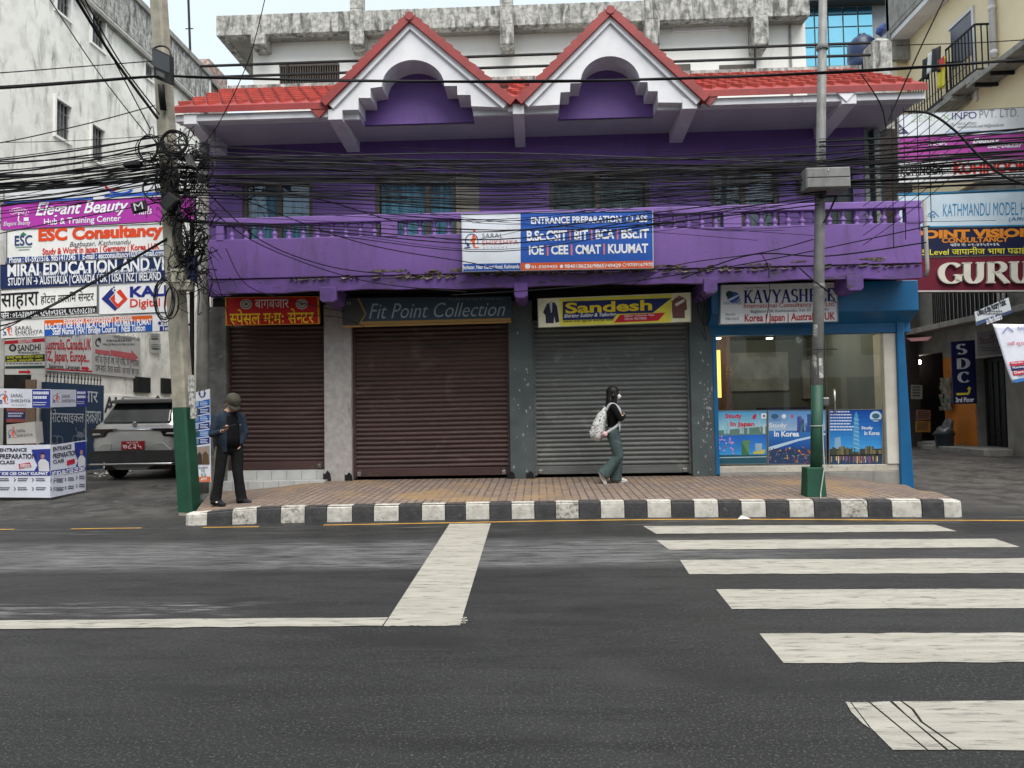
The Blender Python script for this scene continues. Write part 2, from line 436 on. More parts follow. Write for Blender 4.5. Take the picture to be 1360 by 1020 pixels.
# ================================================================== MATERIAL LIBRARY
def asphalt():
    m = bpy.data.materials.new('asphalt'); m.use_nodes = True
    n, l = m.node_tree.nodes, m.node_tree.links
    b = n['Principled BSDF']; b.inputs['Roughness'].default_value = .62; b.inputs['Specular IOR Level'].default_value = .35
    tc = n.new('ShaderNodeTexCoord'); sp = n.new('ShaderNodeSeparateXYZ'); l.new(tc.outputs['Object'], sp.inputs[0])
    def noise(sc, st=(1, 1, 1), det=6, rg=.6):
        mp = n.new('ShaderNodeMapping'); mp.inputs['Scale'].default_value = st; l.new(tc.outputs['Object'], mp.inputs[0])
        t = n.new('ShaderNodeTexNoise'); t.inputs['Scale'].default_value = sc; t.inputs['Detail'].default_value = det; t.inputs['Roughness'].default_value = rg
        l.new(mp.outputs[0], t.inputs[0]); return t.outputs['Fac']
    def mr(s, a, bb, c=0., d=1.):
        r = n.new('ShaderNodeMapRange'); r.interpolation_type = 'SMOOTHSTEP'
        for i, v in enumerate((a, bb, c, d)): r.inputs[i+1].default_value = v
        l.new(s, r.inputs[0]); return r.outputs[0]
    def mul(*a):
        o = a[0]
        for k in a[1:]:
            q = n.new('ShaderNodeMath'); q.operation = 'MULTIPLY'; l.new(o, q.inputs[0])
            if isinstance(k, float): q.inputs[1].default_value = k
            else: l.new(k, q.inputs[1])
            o = q.outputs[0]
        return o
    def mix(f, a, c):
        q = n.new('ShaderNodeMixRGB'); l.new(f, q.inputs[0])
        for i, v in ((1, a), (2, c)):
            if isinstance(v, tuple): q.inputs[i].default_value = v
            else: l.new(v, q.inputs[i])
        return q.outputs[0]
    g = lambda v, w=1.0: (v*w, v, v/w, 1)
    col = mix(mr(noise(.45, det=4), .35, .68), g(.017), g(.030))
    col = mix(mr(noise(2.2, (.35, 2.2, 1)), .45, .7), col, g(.014))          # rolled tyre lanes
    col = mix(mr(noise(70, det=3), .54, .70), col, g(.095, 1.02))
    col = mix(mr(noise(150, det=1), .68, .74), col, g(.18, 1.02))              # bare stone chips
    col = mix(mr(noise(85, det=3), .30, .44, 1., 0.), col, g(.009))
    col = mix(mr(noise(.9, (.7, 1.6, 1), 5, .55), .54, .70), col, g(.017))          # oil and rubber
    col = mix(mr(noise(.35, det=3), .56, .72), col, g(.040, 1.02))
    y = sp.outputs['Y']; x = sp.outputs['X']
    band = mul(mr(y, 6.75, 7.1), mr(y, 8.1, 8.7, 1., 0.), mr(x, 1.2, 3.4, 1., .25))
    col = mix(mul(band, mr(noise(3.2, (.55, 4., 1), 12, .78), .36, .60), mr(noise(1.1, (.7, 1.6, 1), 6, .6), .25, .6, .35, 1.), .95), col, g(.16))      # road dust left along the stop lane
    b2 = mul(mr(y, 5.25, 5.4), mr(y, 5.6, 5.8, 1., 0.), mr(x, -1.9, -2.6))
    col = mix(mul(b2, mr(noise(3.5, (.6, 5., 1)), .45, .7), .8), col, g(.2))
    b3 = mul(mr(y, 8.9, 9.3), mr(y, 9.7, 9.9, 1., 0.))
    col = mix(mul(b3, mr(noise(1.5, (.5, 4., 1)), .55, .75), .6), col, g(.22))
    # side lanes: patched, trodden, dusty
    lane = mr(y, 9.9, 10.9)
    c2 = mix(mr(noise(1.1), .38, .66), g(.040, 1.05), g(.085, 1.07))
    c2 = mix(mr(noise(3.5, det=8), .48, .66), c2, g(.028, 1.05))
    c2 = mix(mr(noise(6, det=9), .60, .70), c2, g(.15, 1.05))
    rl = mul(lane, mr(x, 5.4, 7.2))
    c3 = mix(mr(noise(2.2), .4, .62), g(.085, 1.09), g(.042, 1.08))
    c3 = mix(mr(noise(7, det=8), .56, .70), c3, g(.15, 1.06))
    c3 = mix(mr(noise(14, det=4), .60, .68), c3, g(.03, 1.05))
    col = mix(lane, col, c2); col = mix(rl, col, c3)
    l.new(col, b.inputs['Base Color'])
    l.new(mr(noise(3, (.4, 2, 1)), .4, .7, .5, .8), b.inputs['Roughness'])
    bp = n.new('ShaderNodeBump'); bp.inputs['Strength'].default_value = .8; bp.inputs['Distance'].default_value = .015
    l.new(noise(75, det=5, rg=.75), bp.inputs['Height']); l.new(bp.outputs[0], b.inputs['Normal'])
    return m
def pavers():
    m = bpy.data.materials.new('brick_pavers'); m.use_nodes = True
    n, l = m.node_tree.nodes, m.node_tree.links
    b = n['Principled BSDF']; b.inputs['Roughness'].default_value = .8
    tc = n.new('ShaderNodeTexCoord'); mp = n.new('ShaderNodeMapping'); mp.inputs['Rotation'].default_value = (0, 0, R_(90))
    l.new(tc.outputs['Object'], mp.inputs[0])
    br = n.new('ShaderNodeTexBrick'); l.new(mp.outputs[0], br.inputs[0])
    br.inputs['Scale'].default_value = 1; br.inputs['Brick Width'].default_value = .235; br.inputs['Row Height'].default_value = .118
    br.inputs['Mortar Size'].default_value = .012; br.inputs['Mortar Smooth'].default_value = .2; br.inputs['Bias'].default_value = 0
    br.inputs['Color1'].default_value = (.225, .165, .130, 1); br.inputs['Color2'].default_value = (.165, .118, .095, 1); br.inputs['Mortar'].default_value = (.05, .042, .036, 1)
    def noise(sc, a, bb, st=(1, 1, 1)):
        m2 = n.new('ShaderNodeMapping'); m2.inputs['Scale'].default_value = st; l.new(tc.outputs['Object'], m2.inputs[0])
        t = n.new('ShaderNodeTexNoise'); t.inputs['Scale'].default_value = sc; t.inputs['Detail'].default_value = 6; l.new(m2.outputs[0], t.inputs[0])
        r = n.new('ShaderNodeMapRange'); r.inputs[1].default_value = a; r.inputs[2].default_value = bb; l.new(t.outputs['Fac'], r.inputs[0]); return r.outputs[0]
    def mix(f, a, c, bl='MIX'):
        q = n.new('ShaderNodeMixRGB'); q.blend_type = bl; l.new(f, q.inputs[0]); l.new(a, q.inputs[1]); q.inputs[2].default_value = c; return q.outputs[0]
    o = mix(noise(.9, .5, .68), br.outputs['Color'], (.27, .17, .075, 1))       # ochre sand worked into the joints
    o = mix(noise(2.3, .5, .75), o, (.13, .10, .085, 1))
    o = mix(noise(30, .55, .8), o, (.34, .27, .22, 1))
    l.new(o, b.inputs['Base Color'])
    bp = n.new('ShaderNodeBump'); bp.inputs['Strength'].default_value = .6; bp.inputs['Distance'].default_value = .01; bp.invert = True
    l.new(br.outputs['Fac'], bp.inputs['Height']); l.new(bp.outputs[0], b.inputs['Normal'])
    return m
M = {}
M['asphalt'] = asphalt(); M['pavers'] = pavers()
M['road_paint'] = mat('road_paint', (.37, .352, .305, 1), (.27, .255, .215, 1), 3, 10, .38, .66, rough=.8, bump=.6, bscale=70, stretch=(.5, 5, 1), c3=(.10, .096, .09, 1), s3=8, st3=(.6, 3.2, 1), t3=(.535, .66), a3=.8)
M['yellow_paint'] = mat('yellow_paint', (.52, .27, .035, 1), (.30, .17, .04, 1), 5, 6, .4, .7, rough=.75, c3=(.05, .05, .05, 1), s3=6, t3=(.55, .7), st3=(.5, 4, 1))
M['kerb_white'] = mat('kerb_white', (.50, .485, .44, 1), (.34, .325, .29, 1), 9, 8, .42, .66, rough=.85, bump=.5, bscale=30, c3=(.07, .068, .064, 1), s3=16, t3=(.60, .72), a3=.7)
M['kerb_black'] = mat('kerb_black', (.026, .026, .029, 1), (.05, .049, .049, 1), 9, 8, .42, .7, rough=.75, bump=.5, bscale=30, c3=(.16, .155, .15, 1), s3=14, t3=(.66, .76))
M['kerb_worn'] = mat('kerb_worn', (.48, .46, .42, 1), (.30, .285, .25, 1), 14, 9, .42, .66, rough=.85, bump=.8, bscale=25, c3=(.06, .058, .055, 1), s3=15, t3=(.50, .66), a3=.85)
PUR = (.168, .082, .315, 1)
M['purple'] = mat('purple_paint', PUR, (.132, .066, .250, 1), 1.2, 8, .36, .66, rough=.65, bump=.35, bscale=18, c3=(.085, .048, .145, 1), s3=1.4, t3=(.52, .72), st3=(2.6, 1, .35), a3=.75)
M['purple_trim'] = mat('purple_trim', (.205, .105, .37, 1), (.155, .078, .285, 1), 2, 7, .4, .7, rough=.6, bump=.2, c3=(.07, .05, .09, 1), s3=6, t3=(.64, .74))
M['purple_grime'] = mat('purple_grime', (.15, .07, .30, 1), (.085, .045, .16, 1), 2, 7, .38, .62, rough=.75, bump=.4, c3=(.05, .042, .04, 1), s3=4.5, t3=(.55, .66), st3=(.6, 1, 2.2))
M['broken'] = mat('broken_render', (.16, .13, .11, 1), (.05, .04, .035, 1), 14, 8, .4, .6, rough=.95, bump=1, bscale=30, c3=(.32, .28, .25, 1), s3=12, t3=(.58, .66))
M['white_trim'] = mat('white_trim', (.74, .73, .75, 1), (.60, .59, .61, 1), 1.6, 7, .42, .7, rough=.65, bump=.15, c3=(.36, .34, .33, 1), s3=2.5, t3=(.63, .78), st3=(1.6, 1, .6), a3=.8)
M['soffit'] = mat('soffit_paint', (.50, .485, .53, 1), (.42, .405, .455, 1), 1.5, 6, .4, .7, rough=.8)
M['red_tile'] = mat('red_roof_tile', (.42, .052, .034, 1), (.27, .034, .024, 1), 5, 8, .38, .64, rough=.75, bump=.25, bscale=30, c3=(.16, .03, .028, 1), s3=5, t3=(.6, .75), a3=.7)
M['red_edge'] = mat('red_fascia', (.29, .026, .022, 1), (.20, .018, .016, 1), 4, 6, .4, .7, rough=.5, bump=.2)
M['shutter_brown'] = mat('shutter_maroon', (.066, .034, .030, 1), (.042, .021, .019, 1), 2, 7, .4, .66, rough=.62, stretch=(.4, 1, 3), c3=(.12, .082, .07, 1), s3=3, t3=(.58, .75), st3=(.5, 1, 1), metal=.1)
M['shutter_grey'] = mat('shutter_grey', (.130, .137, .133, 1), (.088, .094, .091, 1), 2, 7, .4, .66, rough=.6, stretch=(.4, 1, 3), c3=(.22, .22, .21, 1), s3=3, t3=(.58, .75), metal=.05)
M['pillar_pale'] = mat('pillar_render', (.40, .375, .36, 1), (.30, .28, .27, 1), 9, 8, .38, .66, rough=.9, bump=.5, bscale=30, c3=(.16, .145, .135, 1), s3=2.6, t3=(.58, .74), st3=(1.6, 1, .6))
M['pillar_grime'] = mat('pillar_grime', (.19, .185, .18, 1), (.085, .082, .078, 1), 3, 8, .36, .64, rough=.9, bump=.5, c3=(.40, .38, .36, 1), s3=6, t3=(.6, .72))
M['pillar_slate'] = mat('pillar_slate', (.075, .095, .096, 1), (.052, .066, .068, 1), 2.4, 7, .4, .66, rough=.6, bump=.3, c3=(.42, .43, .42, 1), s3=7, t3=(.675, .71), st3=(1.6, 1, 1))
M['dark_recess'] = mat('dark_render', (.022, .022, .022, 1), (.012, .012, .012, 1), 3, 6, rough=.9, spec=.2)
M['tile_white'] = mat('wall_tile', (.50, .50, .49, 1), (.40, .40, .39, 1), 4, 6, rough=.35)
M['conc'] = mat('concrete', (.30, .29, .265, 1), (.20, .195, .18, 1), 3, 8, .38, .66, rough=.9, bump=.5, c3=(.10, .097, .09, 1), s3=2.2, t3=(.57, .72), st3=(2, 2, .5))
M['conc_pole'] = mat('pole_concrete', (.33, .305, .24, 1), (.23, .215, .17, 1), 6, 8, .4, .66, rough=.9, bump=.45, bscale=30, c3=(.17, .165, .15, 1), s3=4, t3=(.6, .72), st3=(2.5, 2.5, .35))
M['mossy'] = mat('mossy_concrete', (.52, .51, .47, 1), (.20, .20, .19, 1), 9, 12, .40, .66, rough=.95, bump=.6, c3=(.055, .055, .052, 1), s3=2.4, t3=(.46, .64), st3=(2.6, 2.6, .7), a3=.85)
M['old_white'] = mat('stained_whitewash', (.86, .84, .78, 1), (.60, .585, .53, 1), 1.5, 12, .45, .68, rough=.9, bump=.7, bscale=9, c3=(.17, .17, .148, 1), s3=2.6, t3=(.53, .72), st3=(1.5, 1.5, .42), a3=.8)
M['far_white'] = mat('limewash', (.84, .83, .79, 1), (.74, .73, .69, 1), .8, 8, .42, .7, rough=.9, bump=.2, c3=(.45, .44, .41, 1), s3=1.2, t3=(.64, .8), st3=(2, 1, .4))
M['cream'] = mat('cream_render', (.84, .72, .48, 1), (.74, .62, .40, 1), .7, 7, .4, .7, rough=.85, bump=.2)
M['orange'] = mat('orange_wall', (.62, .20, .012, 1), (.50, .15, .012, 1), 2, 7, rough=.7, c3=(.2, .08, .02, 1), s3=3, t3=(.62, .75))
M['blue_wall'] = mat('blue_gate_paint', (.010, .034, .082, 1), (.007, .022, .052, 1), 2, 7, rough=.7, c3=(.05, .05, .05, 1), s3=4, t3=(.62, .75))
M['shop_blue'] = mat('shop_blue_metal', (.009, .13, .31, 1), (.007, .095, .235, 1), 1.5, 6, .4, .7, rough=.35, c3=(.04, .11, .2, 1), s3=4, t3=(.62, .75))
M['green_pole'] = mat('green_pole_paint', (.006, .068, .036, 1), (.005, .046, .026, 1), 4, 7, rough=.6, bump=.3, c3=(.10, .15, .12, 1), s3=9, t3=(.68, .74))
M['steel'] = mat('galvanised_steel', (.215, .215, .205, 1), (.15, .15, .145, 1), 5, 7, rough=.65, metal=.15, c3=(.10, .098, .092, 1), s3=5, t3=(.56, .70), st3=(3, 3, .6))
M['chrome'] = mat('brushed_steel', (.55, .55, .54, 1), (.45, .45, .44, 1), 20, 3, rough=.25, metal=1)
M['black'] = mat('black_iron', (.011, .011, .012, 1), (.02, .02, .02, 1), 8, 4, rough=.6, spec=.25)
M['cable'] = mat('cable_rubber', (.006, .006, .007, 1), (.013, .013, .014, 1), 3, 3, rough=.7, spec=.18)
M['wood'] = mat('brown_wood', (.13, .055, .02, 1), (.085, .034, .013, 1), 5, 6, stretch=(6, 1, .6), rough=.4)
M['teak'] = mat('window_frame_brown', (.085, .062, .045, 1), (.055, .04, .03, 1), 6, 5, rough=.5)
M['curtain_blue'] = mat('blue_curtain', (.20, .46, .62, 1), (.08, .22, .33, 1), 9, 4, .35, .65, stretch=(3, 1, .15), rough=.9)
M['curtain_green'] = mat('grey_green_curtain', (.36, .46, .45, 1), (.17, .24, .24, 1), 9, 4, .35, .65, stretch=(3, 1, .15), rough=.9)
M['curtain_dark'] = mat('dark_curtain', (.13, .165, .175, 1), (.05, .065, .07, 1), 9, 4, .35, .65, stretch=(3, 1, .15), rough=.9)
M['glass'] = glass('shop_glass', (.80, .84, .82, 1), .02)
M['win_glass'] = glass('window_glass', (.85, .88, .88, 1), .05)
M['litter'] = mat('litter_paper', (.6, .58, .55, 1), (.4, .38, .36, 1), 9, 3)
# ================================================================== GROUND, PAVEMENT, KERB, MARKINGS
def sm(t): t = max(0., min(1., t)); return t*t*(3-2*t)
def zg(x, y): return .30*sm((x-6.3)/.8)*sm((y-11.5)/8.5)+.225*sm((-5.9-x)/.9)*sm((y-10.7)/4.0)
def kerb_y(x): return 10.08-.0115*(x-.3)**2
def zp(x, y):
    t = max(0, min(1, (y-10.05)/3.05))
    z = .22+.08*t
    z -= .10*sm((-4.0-x)/2.0)*t+.05*sm((-3.8-x)/1.0)
    z -= .19*sm((x-4.9)/1.6)*sm(t*1.3)
    return z
g = MB()
xs = [-900, -200, -60, -30, -20, -16, -12]+[-10+.25*i for i in range(19)]+[-5+.8*i for i in range(13)]+[5.6+.25*i for i in range(20)]+[11.4, 13, 16, 20, 30, 60, 200, 900]
ys = [-900, -200, -60, -20]+[-8+.8*i for i in range(22)]+[9.6+.4*i for i in range(58)]+[45, 70, 200, 900]
g.add([(x, y, zg(x, y)) for y in ys for x in xs], [(j*len(xs)+i, j*len(xs)+i+1, (j+1)*len(xs)+i+1, (j+1)*len(xs)+i) for j in range(len(ys)-1) for i in range(len(xs)-1)])
struct(g.build('road', M['asphalt'], None, True))
p = MB(); NU, NV = 60, 16
L0, L1 = (-4.72, 10.0), (-6.0, 13.25); Q0, Q1 = (5.5, 9.95), (6.5, 13.25)
rows = []
for j in range(NV+1):
    v = j/NV
    for i in range(NU+1):
        u = i/NU
        xl = L0[0]+(L1[0]-L0[0])*v; xr = Q0[0]+(Q1[0]-Q0[0])*v
        x = xl+(xr-xl)*u; y = (kerb_y(x)+.02)*(1-v)+13.25*v
        rows.append((x, y, zp(x, y)-.004))
W_ = NU+1
p.add(rows, [(j*W_+i, j*W_+i+1, (j+1)*W_+i+1, (j+1)*W_+i) for j in range(NV) for i in range(NU)])
edge = [rows[i] for i in range(W_)]; lft = [rows[j*W_] for j in range(NV+1)]; rgt = [rows[j*W_+NU] for j in range(NV+1)]
for e in (lft, rgt):
    for a, b in zip(e, e[1:]): p.quad(a, b, (b[0], b[1], -.05), (a[0], a[1], -.05))
struct(p.build('pavement', M['pavers'], None, True))
# painted kerb stones, one object each
kx = [254, 285, 316, 347, 377, 408, 436, 469, 497, 530, 560, 591, 618, 650, 679, 710, 738, 769, 798, 830, 860, 892, 922, 954, 984, 1016, 1046, 1078, 1112, 1146, 1176, 1213, 1240, 1267]
worn = {316: 'white kerb stone with its paint half worn off below the man in the cap', 377: 'white kerb stone blackened along its lower half near the pale pillar', 1112: 'chipped and peeling white kerb stone just right of the green pole plinth', 738: 'greyed white kerb stone in front of the grey shutter'}
nk = len(kx)-1
for i in range(nk):
    X0, X1 = [PY(q, 680, 10.05).x for q in (kx[i], kx[i+1])]
    white = i % 2 == 0
    if i in (26,): white = True
    y0, y1 = kerb_y(X0), kerb_y(X1); hh = random.uniform(-.006, .006)
    za, zb = zp(X0, y0)+.006+hh, zp(X1, y1)+.006+hh
    g0 = .004
    mb = MB(); d = .17
    prof = [(0.0, -.03), (.006, .12), (.022, 0.0), (.045, 1.0), (d, 1.0), (d, -.03)]
    def ring(x, y, z, back=0.0, low=0.0):
        return [(x, y+back, -.03), (x, y+back+.006, z*.6), (x, y+back+.012, z-.03), (x, y+back+.04, z-low), (x, y+d, z-low), (x, y+d, -.03)]
    ring_list = [ring(X0+g0, y0, za), ring(X1-g0, y1, zb)]
    if i == 0: ring_list = [ring(X0+.005, y0, za, .13, .05), ring(X0+.03, y0, za, .06, .02), ring(X0+.09, y0, za, .015), ring(X0+.17, y0, za), ring(X1-g0, y1, zb)]
    if i == nk-1: ring_list = [ring(X0+g0, y0, za), ring(X1-.17, y1, zb), ring(X1-.09, y1, zb, .015), ring(X1-.03, y1, zb, .06, .02), ring(X1-.005, y1, zb, .13, .05)]
    v = [q for r in ring_list for q in r]; f = []
    for k in range(len(ring_list)-1):
        for j in range(6): f.append((k*6+j, k*6+(j+1) % 6, (k+1)*6+(j+1) % 6, (k+1)*6+j))
    f += [tuple(range(6)), tuple(range(len(v)-6, len(v)))]
    mb.add(v, f)
    mm = M['kerb_white'] if white else M['kerb_black']
    lab = 'white painted kerb stone edging the brick pavement' if white else 'black painted kerb stone edging the brick pavement'
    if kx[i] in worn: lab = worn[kx[i]]; mm = M['kerb_worn']
    if i == 0: lab = 'rounded white kerb stone at the kerb end beside the concrete pole'
    if i == nk-1: lab = 'rounded white kerb stone at the kerb end by the right side lane'
    if kx[i] == 1078: lab = 'black kerb stone directly under the green pole plinth'
    o = mb.build('kerb_stone', mm, None, False, .008)
    tag(o, lab, 'kerb stone', 'black and white painted kerb stones')
def sheet(name, pts, m, z=.004, sub=34):
    n = MB(); a, b, c, d = [Vector(q) for q in pts]
    for q in (a, b, c, d): q.z = 0
    vs = []
    for j in range(2):
        for i in range(sub+1):
            q = (a.lerp(b, i/sub) if j == 0 else d.lerp(c, i/sub))
            n1 = random.uniform(-.009, .009) if 0 < i < sub else 0
            vs.append((q.x, q.y+n1, z))
    n.add(vs, [(i, i+1, sub+2+i, sub+1+i) for i in range(sub)])
    return struct(n.build(name, m))
# zebra crossing: surveyed on site, all stripes start near x = 1.4
for (xa, ya, xb, yb, xc, yc, xd, yd) in ((1.31, 9.30, 4.87, 9.16, 4.85, 8.66, 1.38, 8.70), (1.31, 8.26, 4.97, 8.16, 4.92, 7.66, 1.35, 7.70), (1.36, 7.17, 5.0, 7.09, 4.98, 6.46, 1.32, 6.54),
                                         (1.42, 5.98, 5.0, 5.89, 5.0, 5.34, 1.39, 5.39), (1.41, 4.80, 5.0, 4.77, 5.0, 4.24, 1.38, 4.25)):
    sheet('zebra_stripe', [(xa, ya, 0), (xb, yb, 0), (xc, yc, 0), (xd, yd, 0)], M['road_paint'])
near = [PZ(1123, 933), PZ(1360, 931.5), PZ(1360, 998), PZ(1185, 997), PZ(1160, 968)]
n = MB()
def zpoly(pts): n.add([(q.x, q.y, .004) for q in [PZ(*w_) for w_ in pts]], [tuple(range(len(pts)))])
zpoly([(1131, 934), (1153, 933.5), (1230, 997), (1186, 997), (1157, 968)])
zpoly([(1123, 933), (1129, 933.5), (1155, 968), (1146, 962), (1131, 947)])
zpoly([(1156, 933.5), (1181, 932.5), (1256, 997), (1233, 997)])
zpoly([(1186, 932.5), (1196, 932.5), (1210, 943), (1222, 960), (1274, 996), (1260, 997), (1204, 950)])
zpoly([(1199, 932.5), (1390, 931), (1400, 998.5), (1278, 996.5), (1226, 960), (1214, 943)])
struct(n.build('zebra_stripe', M['road_paint']))
sheet('stop_line', [(-1.20, 9.67, 0), (-.65, 9.66, 0), (-.56, 5.02, 0), (-1.09, 5.02, 0)], M['road_paint'], .004, 40)
sheet('lane_line', [(-9.0, 5.19, 0), (-1.10, 5.225, 0), (-1.10, 5.02, 0), (-9.0, 4.97, 0)], M['road_paint'], .0055, 60)
n = MB()
for (x0, y0, x1, y1) in ((612, 820.5, 620, 822), (613, 824, 621, 825.5), (612, 827, 619, 828.5), (615.5, 820, 617, 829)):
    q = [PZ(x0, y0), PZ(x1, y0), PZ(x1, y1), PZ(x0, y1)]; n.add([(a.x, a.y, .0045) for a in q], [(0, 1, 2, 3)])
struct(n.build('paint_spill', M['road_paint']))
n = MB()
for (x0, x1) in ((-9.6, -7.1), (-6.3, -5.35), (-4.5, -3.75)): n.quad((x0, 9.55, .004), (x1, 9.57, .004), (x1, 9.63, .004), (x0, 9.61, .004))
struct(n.build('edge_line_dashes', M['yellow_paint']))
n = MB()
for i in range(26):
    x0, x1 = -2.9+.36*i, -2.9+.36*(i+1)
    f_ = lambda x: kerb_y(x)-.30+.04*math.sin(x*.9)
    n.quad((x0, f_(x0), .0042), (x1, f_(x1), .0042), (x1, f_(x1)+.075, .0042), (x0, f_(x0)+.075, .0042))
struct(n.build('edge_line', M['yellow_paint']))
for (px, py, a) in ((988, 690, .3),):
    q = PZ(px, py); n = MB(); n.add([(q.x-.09, q.y-.03, .01), (q.x+.05, q.y-.05, .012), (q.x+.10, q.y+.03, .01), (q.x-.02, q.y+.05, .05)], [(0, 1, 3), (1, 2, 3), (2, 0, 3), (0, 2, 1)])
    tag(n.build('crumpled_paper', M['litter']), 'crumpled scrap of white paper lying in the gutter', 'litter')
# ================================================================== PURPLE SHOP BUILDING
YF, YB, YE = 13.1, 12.1, 11.9        # shop fronts and upper wall, balcony front, eaves and gables
PB = thing('shop_building', 'two storey purple building with red tiled roof, twin white gables and shuttered shops', 'building', (0.2, 16, 0))
XL, XR = -6.05, 6.42
mb = MB()
xs_ = [XA(q, YF, 280) for q in (322, 415, 498, 607, 637, 730, 863, 945, 1035, 1082, 1134)]
zt, zb_ = 5.86, 4.05
holes = [(xs_[0], xs_[1], zb_, zt), (xs_[2], xs_[4], zb_, zt+.05), (xs_[5], xs_[6], zb_, zt), (xs_[7], xs_[8], zb_, zt), (xs_[9], xs_[10], 3.78, 5.8)]
XU = XA(1150, YF, 250)
wall_holes(mb, XL, XU, 3.72, 6.56, YF, holes, .16)
mb.box(XL, YF+.17, 3.72, XU, YF+.35, 3.76)
mb.quad((XL, YF, 3.72), (XL, YF, 6.56), (XL, 23, 6.56), (XL, 23, 3.72))
mb.quad((XR, YF+.6, 3.72), (XR, YF+.6, 6.56), (XR, 23, 6.56), (XR, 23, 3.72))
mb.build('upper_wall', M['purple'], PB)
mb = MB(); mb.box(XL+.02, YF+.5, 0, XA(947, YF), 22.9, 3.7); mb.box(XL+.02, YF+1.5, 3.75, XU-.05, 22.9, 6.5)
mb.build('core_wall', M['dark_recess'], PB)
mb = MB(); mb.box(XU+.0, YF+.12, 3.72, XR-.1, YF+.2, 6.5); mb.build('corner_glazing', mat('teal_glass', (.03, .10, .12, 1), (.05, .16, .19, 1), 2, rough=.15), PB)
mb = MB()
for q in (1152, 1166): x = XA(q, YF, 250); mb.box(x-.04, YF-.01, 3.73, x+.04, YF+.11, 6.5)
mb.build('corner_mullion', M['steel'], PB)
# windows
def window(x0, x1, z0, z1, cur, muls, glassy=True, y=YF):
    f = MB(); t = .07
    for (a, b, c, d) in ((x0, x1, z0, z0+t), (x0, x1, z1-t, z1), (x0, x0+t, z0+t, z1-t), (x1-t, x1, z0+t, z1-t)): f.box(a, y+.03, c, b, y+.12, d)
    for q in muls: f.box(q-.045, y+.035, z0+t, q+.045, y+.115, z1-t)
    wv = f.build('window', M['teak'], PB)
    c = MB(); n = int((x1-x0)/.045)
    for i in range(n):
        a, b = x0+.07+(x1-x0-.14)*i/n, x0+.07+(x1-x0-.14)*(i+1)/n
        ya, yb = y+.25+.035*math.sin(i*1.1)+.02*math.sin(i*.37), y+.25+.035*math.sin((i+1)*1.1)+.02*math.sin((i+1)*.37)
        c.quad((a, ya, z0+.03), (b, yb, z0+.03), (b, yb, z1-.03), (a, ya, z1-.03))
    c.build('curtain', cur, wv, True)
    g = MB(); g.quad((x0+t, y+.075, z0+t), (x1-t, y+.075, z0+t), (x1-t, y+.075, z1-t), (x0+t, y+.075, z1-t)); g.build('pane', M['win_glass'], wv)
    return wv
window(holes[0][0], holes[0][1], zb_, zt, M['curtain_blue'], [XA(370, YF, 280)])
window(holes[1][0], xs_[3], zb_, zt+.05, M['curtain_blue'], [XA(568, YF, 280)])
mb = MB(); mb.box(xs_[3], YF+.02, zb_, xs_[4], YF+.1, zt+.05); mb.box(xs_[3]-.01, YF-.02, zb_, xs_[3]+.05, YF+.02, zt+.05); d_ = mb.build('shutter_leaf', mat('beige_board', (.30, .27, .22, 1), (.24, .21, .17, 1), 3), PB)
window(holes[2][0], holes[2][1], zb_, zt, M['curtain_green'], [XA(794, YF, 280)])
window(holes[3][0], holes[3][1], zb_, zt, M['curtain_dark'], [XA(988, YF, 280)])
mb = MB(); a, b = holes[4][0], holes[4][1]
mb.box(a, YF+.06, 3.79, b, YF+.11, 5.8)
for s_ in range(2):
    for r_ in range(3): mb.box(a+.08+s_*(b-a)/2, YF+.045, 3.9+r_*.63, a+(s_+1)*(b-a)/2-.08, YF+.058, 3.9+r_*.63+.5)
mb.build('balcony_door', mat('grey_green_door', (.06, .075, .075, 1), (.04, .05, .05, 1), 3), PB)
# balcony
ZT0 = 4.885
mb = MB()
mb.box(-5.6, YB, 3.84, 6.4, YB+.12, 4.52)
mb.quad((-5.6, YB+.12, 3.9), (-5.6, YF, 3.9), (-5.6, YF, 4.52), (-5.6, YB+.12, 4.52)); mb.quad((6.4, YB+.12, 3.9), (6.4, YF, 3.9), (6.4, YF, 4.52), (6.4, YB+.12, 4.52))
bal = mb.build('balcony', M['purple'], PB, False, .01)
mb = MB(); mb.box(-5.57, YB+.10, 3.70, 6.37, YF-.002, 3.82); mb.build('floor_slab', M['dark_recess'], bal)
mb = MB()                                                     # hanging skirt under the slab, its lower edge uneven
N = 80
for i in range(N):
    x0, x1 = -5.6+12*i/N, -5.6+12*(i+1)/N
    za = 3.60+.012*math.sin(x0*1.7)+.008*math.sin(x0*6.1); zc = 3.60+.012*math.sin(x1*1.7)+.008*math.sin(x1*6.1)
    mb.hexa([(x0, YB+.015, za), (x1, YB+.015, zc), (x1, YB+.015, 3.815), (x0, YB+.015, 3.815), (x0, YB+.11, za), (x1, YB+.11, zc), (x1, YB+.11, 3.815), (x0, YB+.11, 3.815)])
mb.build('skirt', M['purple_grime'], bal)
mb = MB(); random.seed(3)                                      # broken render where the ledge has fallen away
x = -4.2
while x < 6.3:
    L = random.uniform(.05, .22); big = 1.5 if (-2.5 < x < .5 or 2.2 < x < 3.6) else .8
    if random.random() < .9:
        h = random.uniform(.025, .085)*big; zc = 3.815+random.uniform(-.015, .02)
        mb.add([(x, YB-.012, zc-.008), (x+L*.3, YB-.018, zc-h*.6), (x+L*.7, YB-.014, zc-h*.35), (x+L, YB-.012, zc), (x+L*.8, YB-.022, zc+h*.5), (x+L*.4, YB-.016, zc+h*.35), (x+L*.5, YB+.02, zc)],
               [(0, 1, 6), (1, 2, 6), (2, 3, 6), (3, 4, 6), (4, 5, 6), (5, 0, 6)])
    x += L*random.uniform(.8, 1.3)
mb.build('broken_ledge', M['broken'], bal)
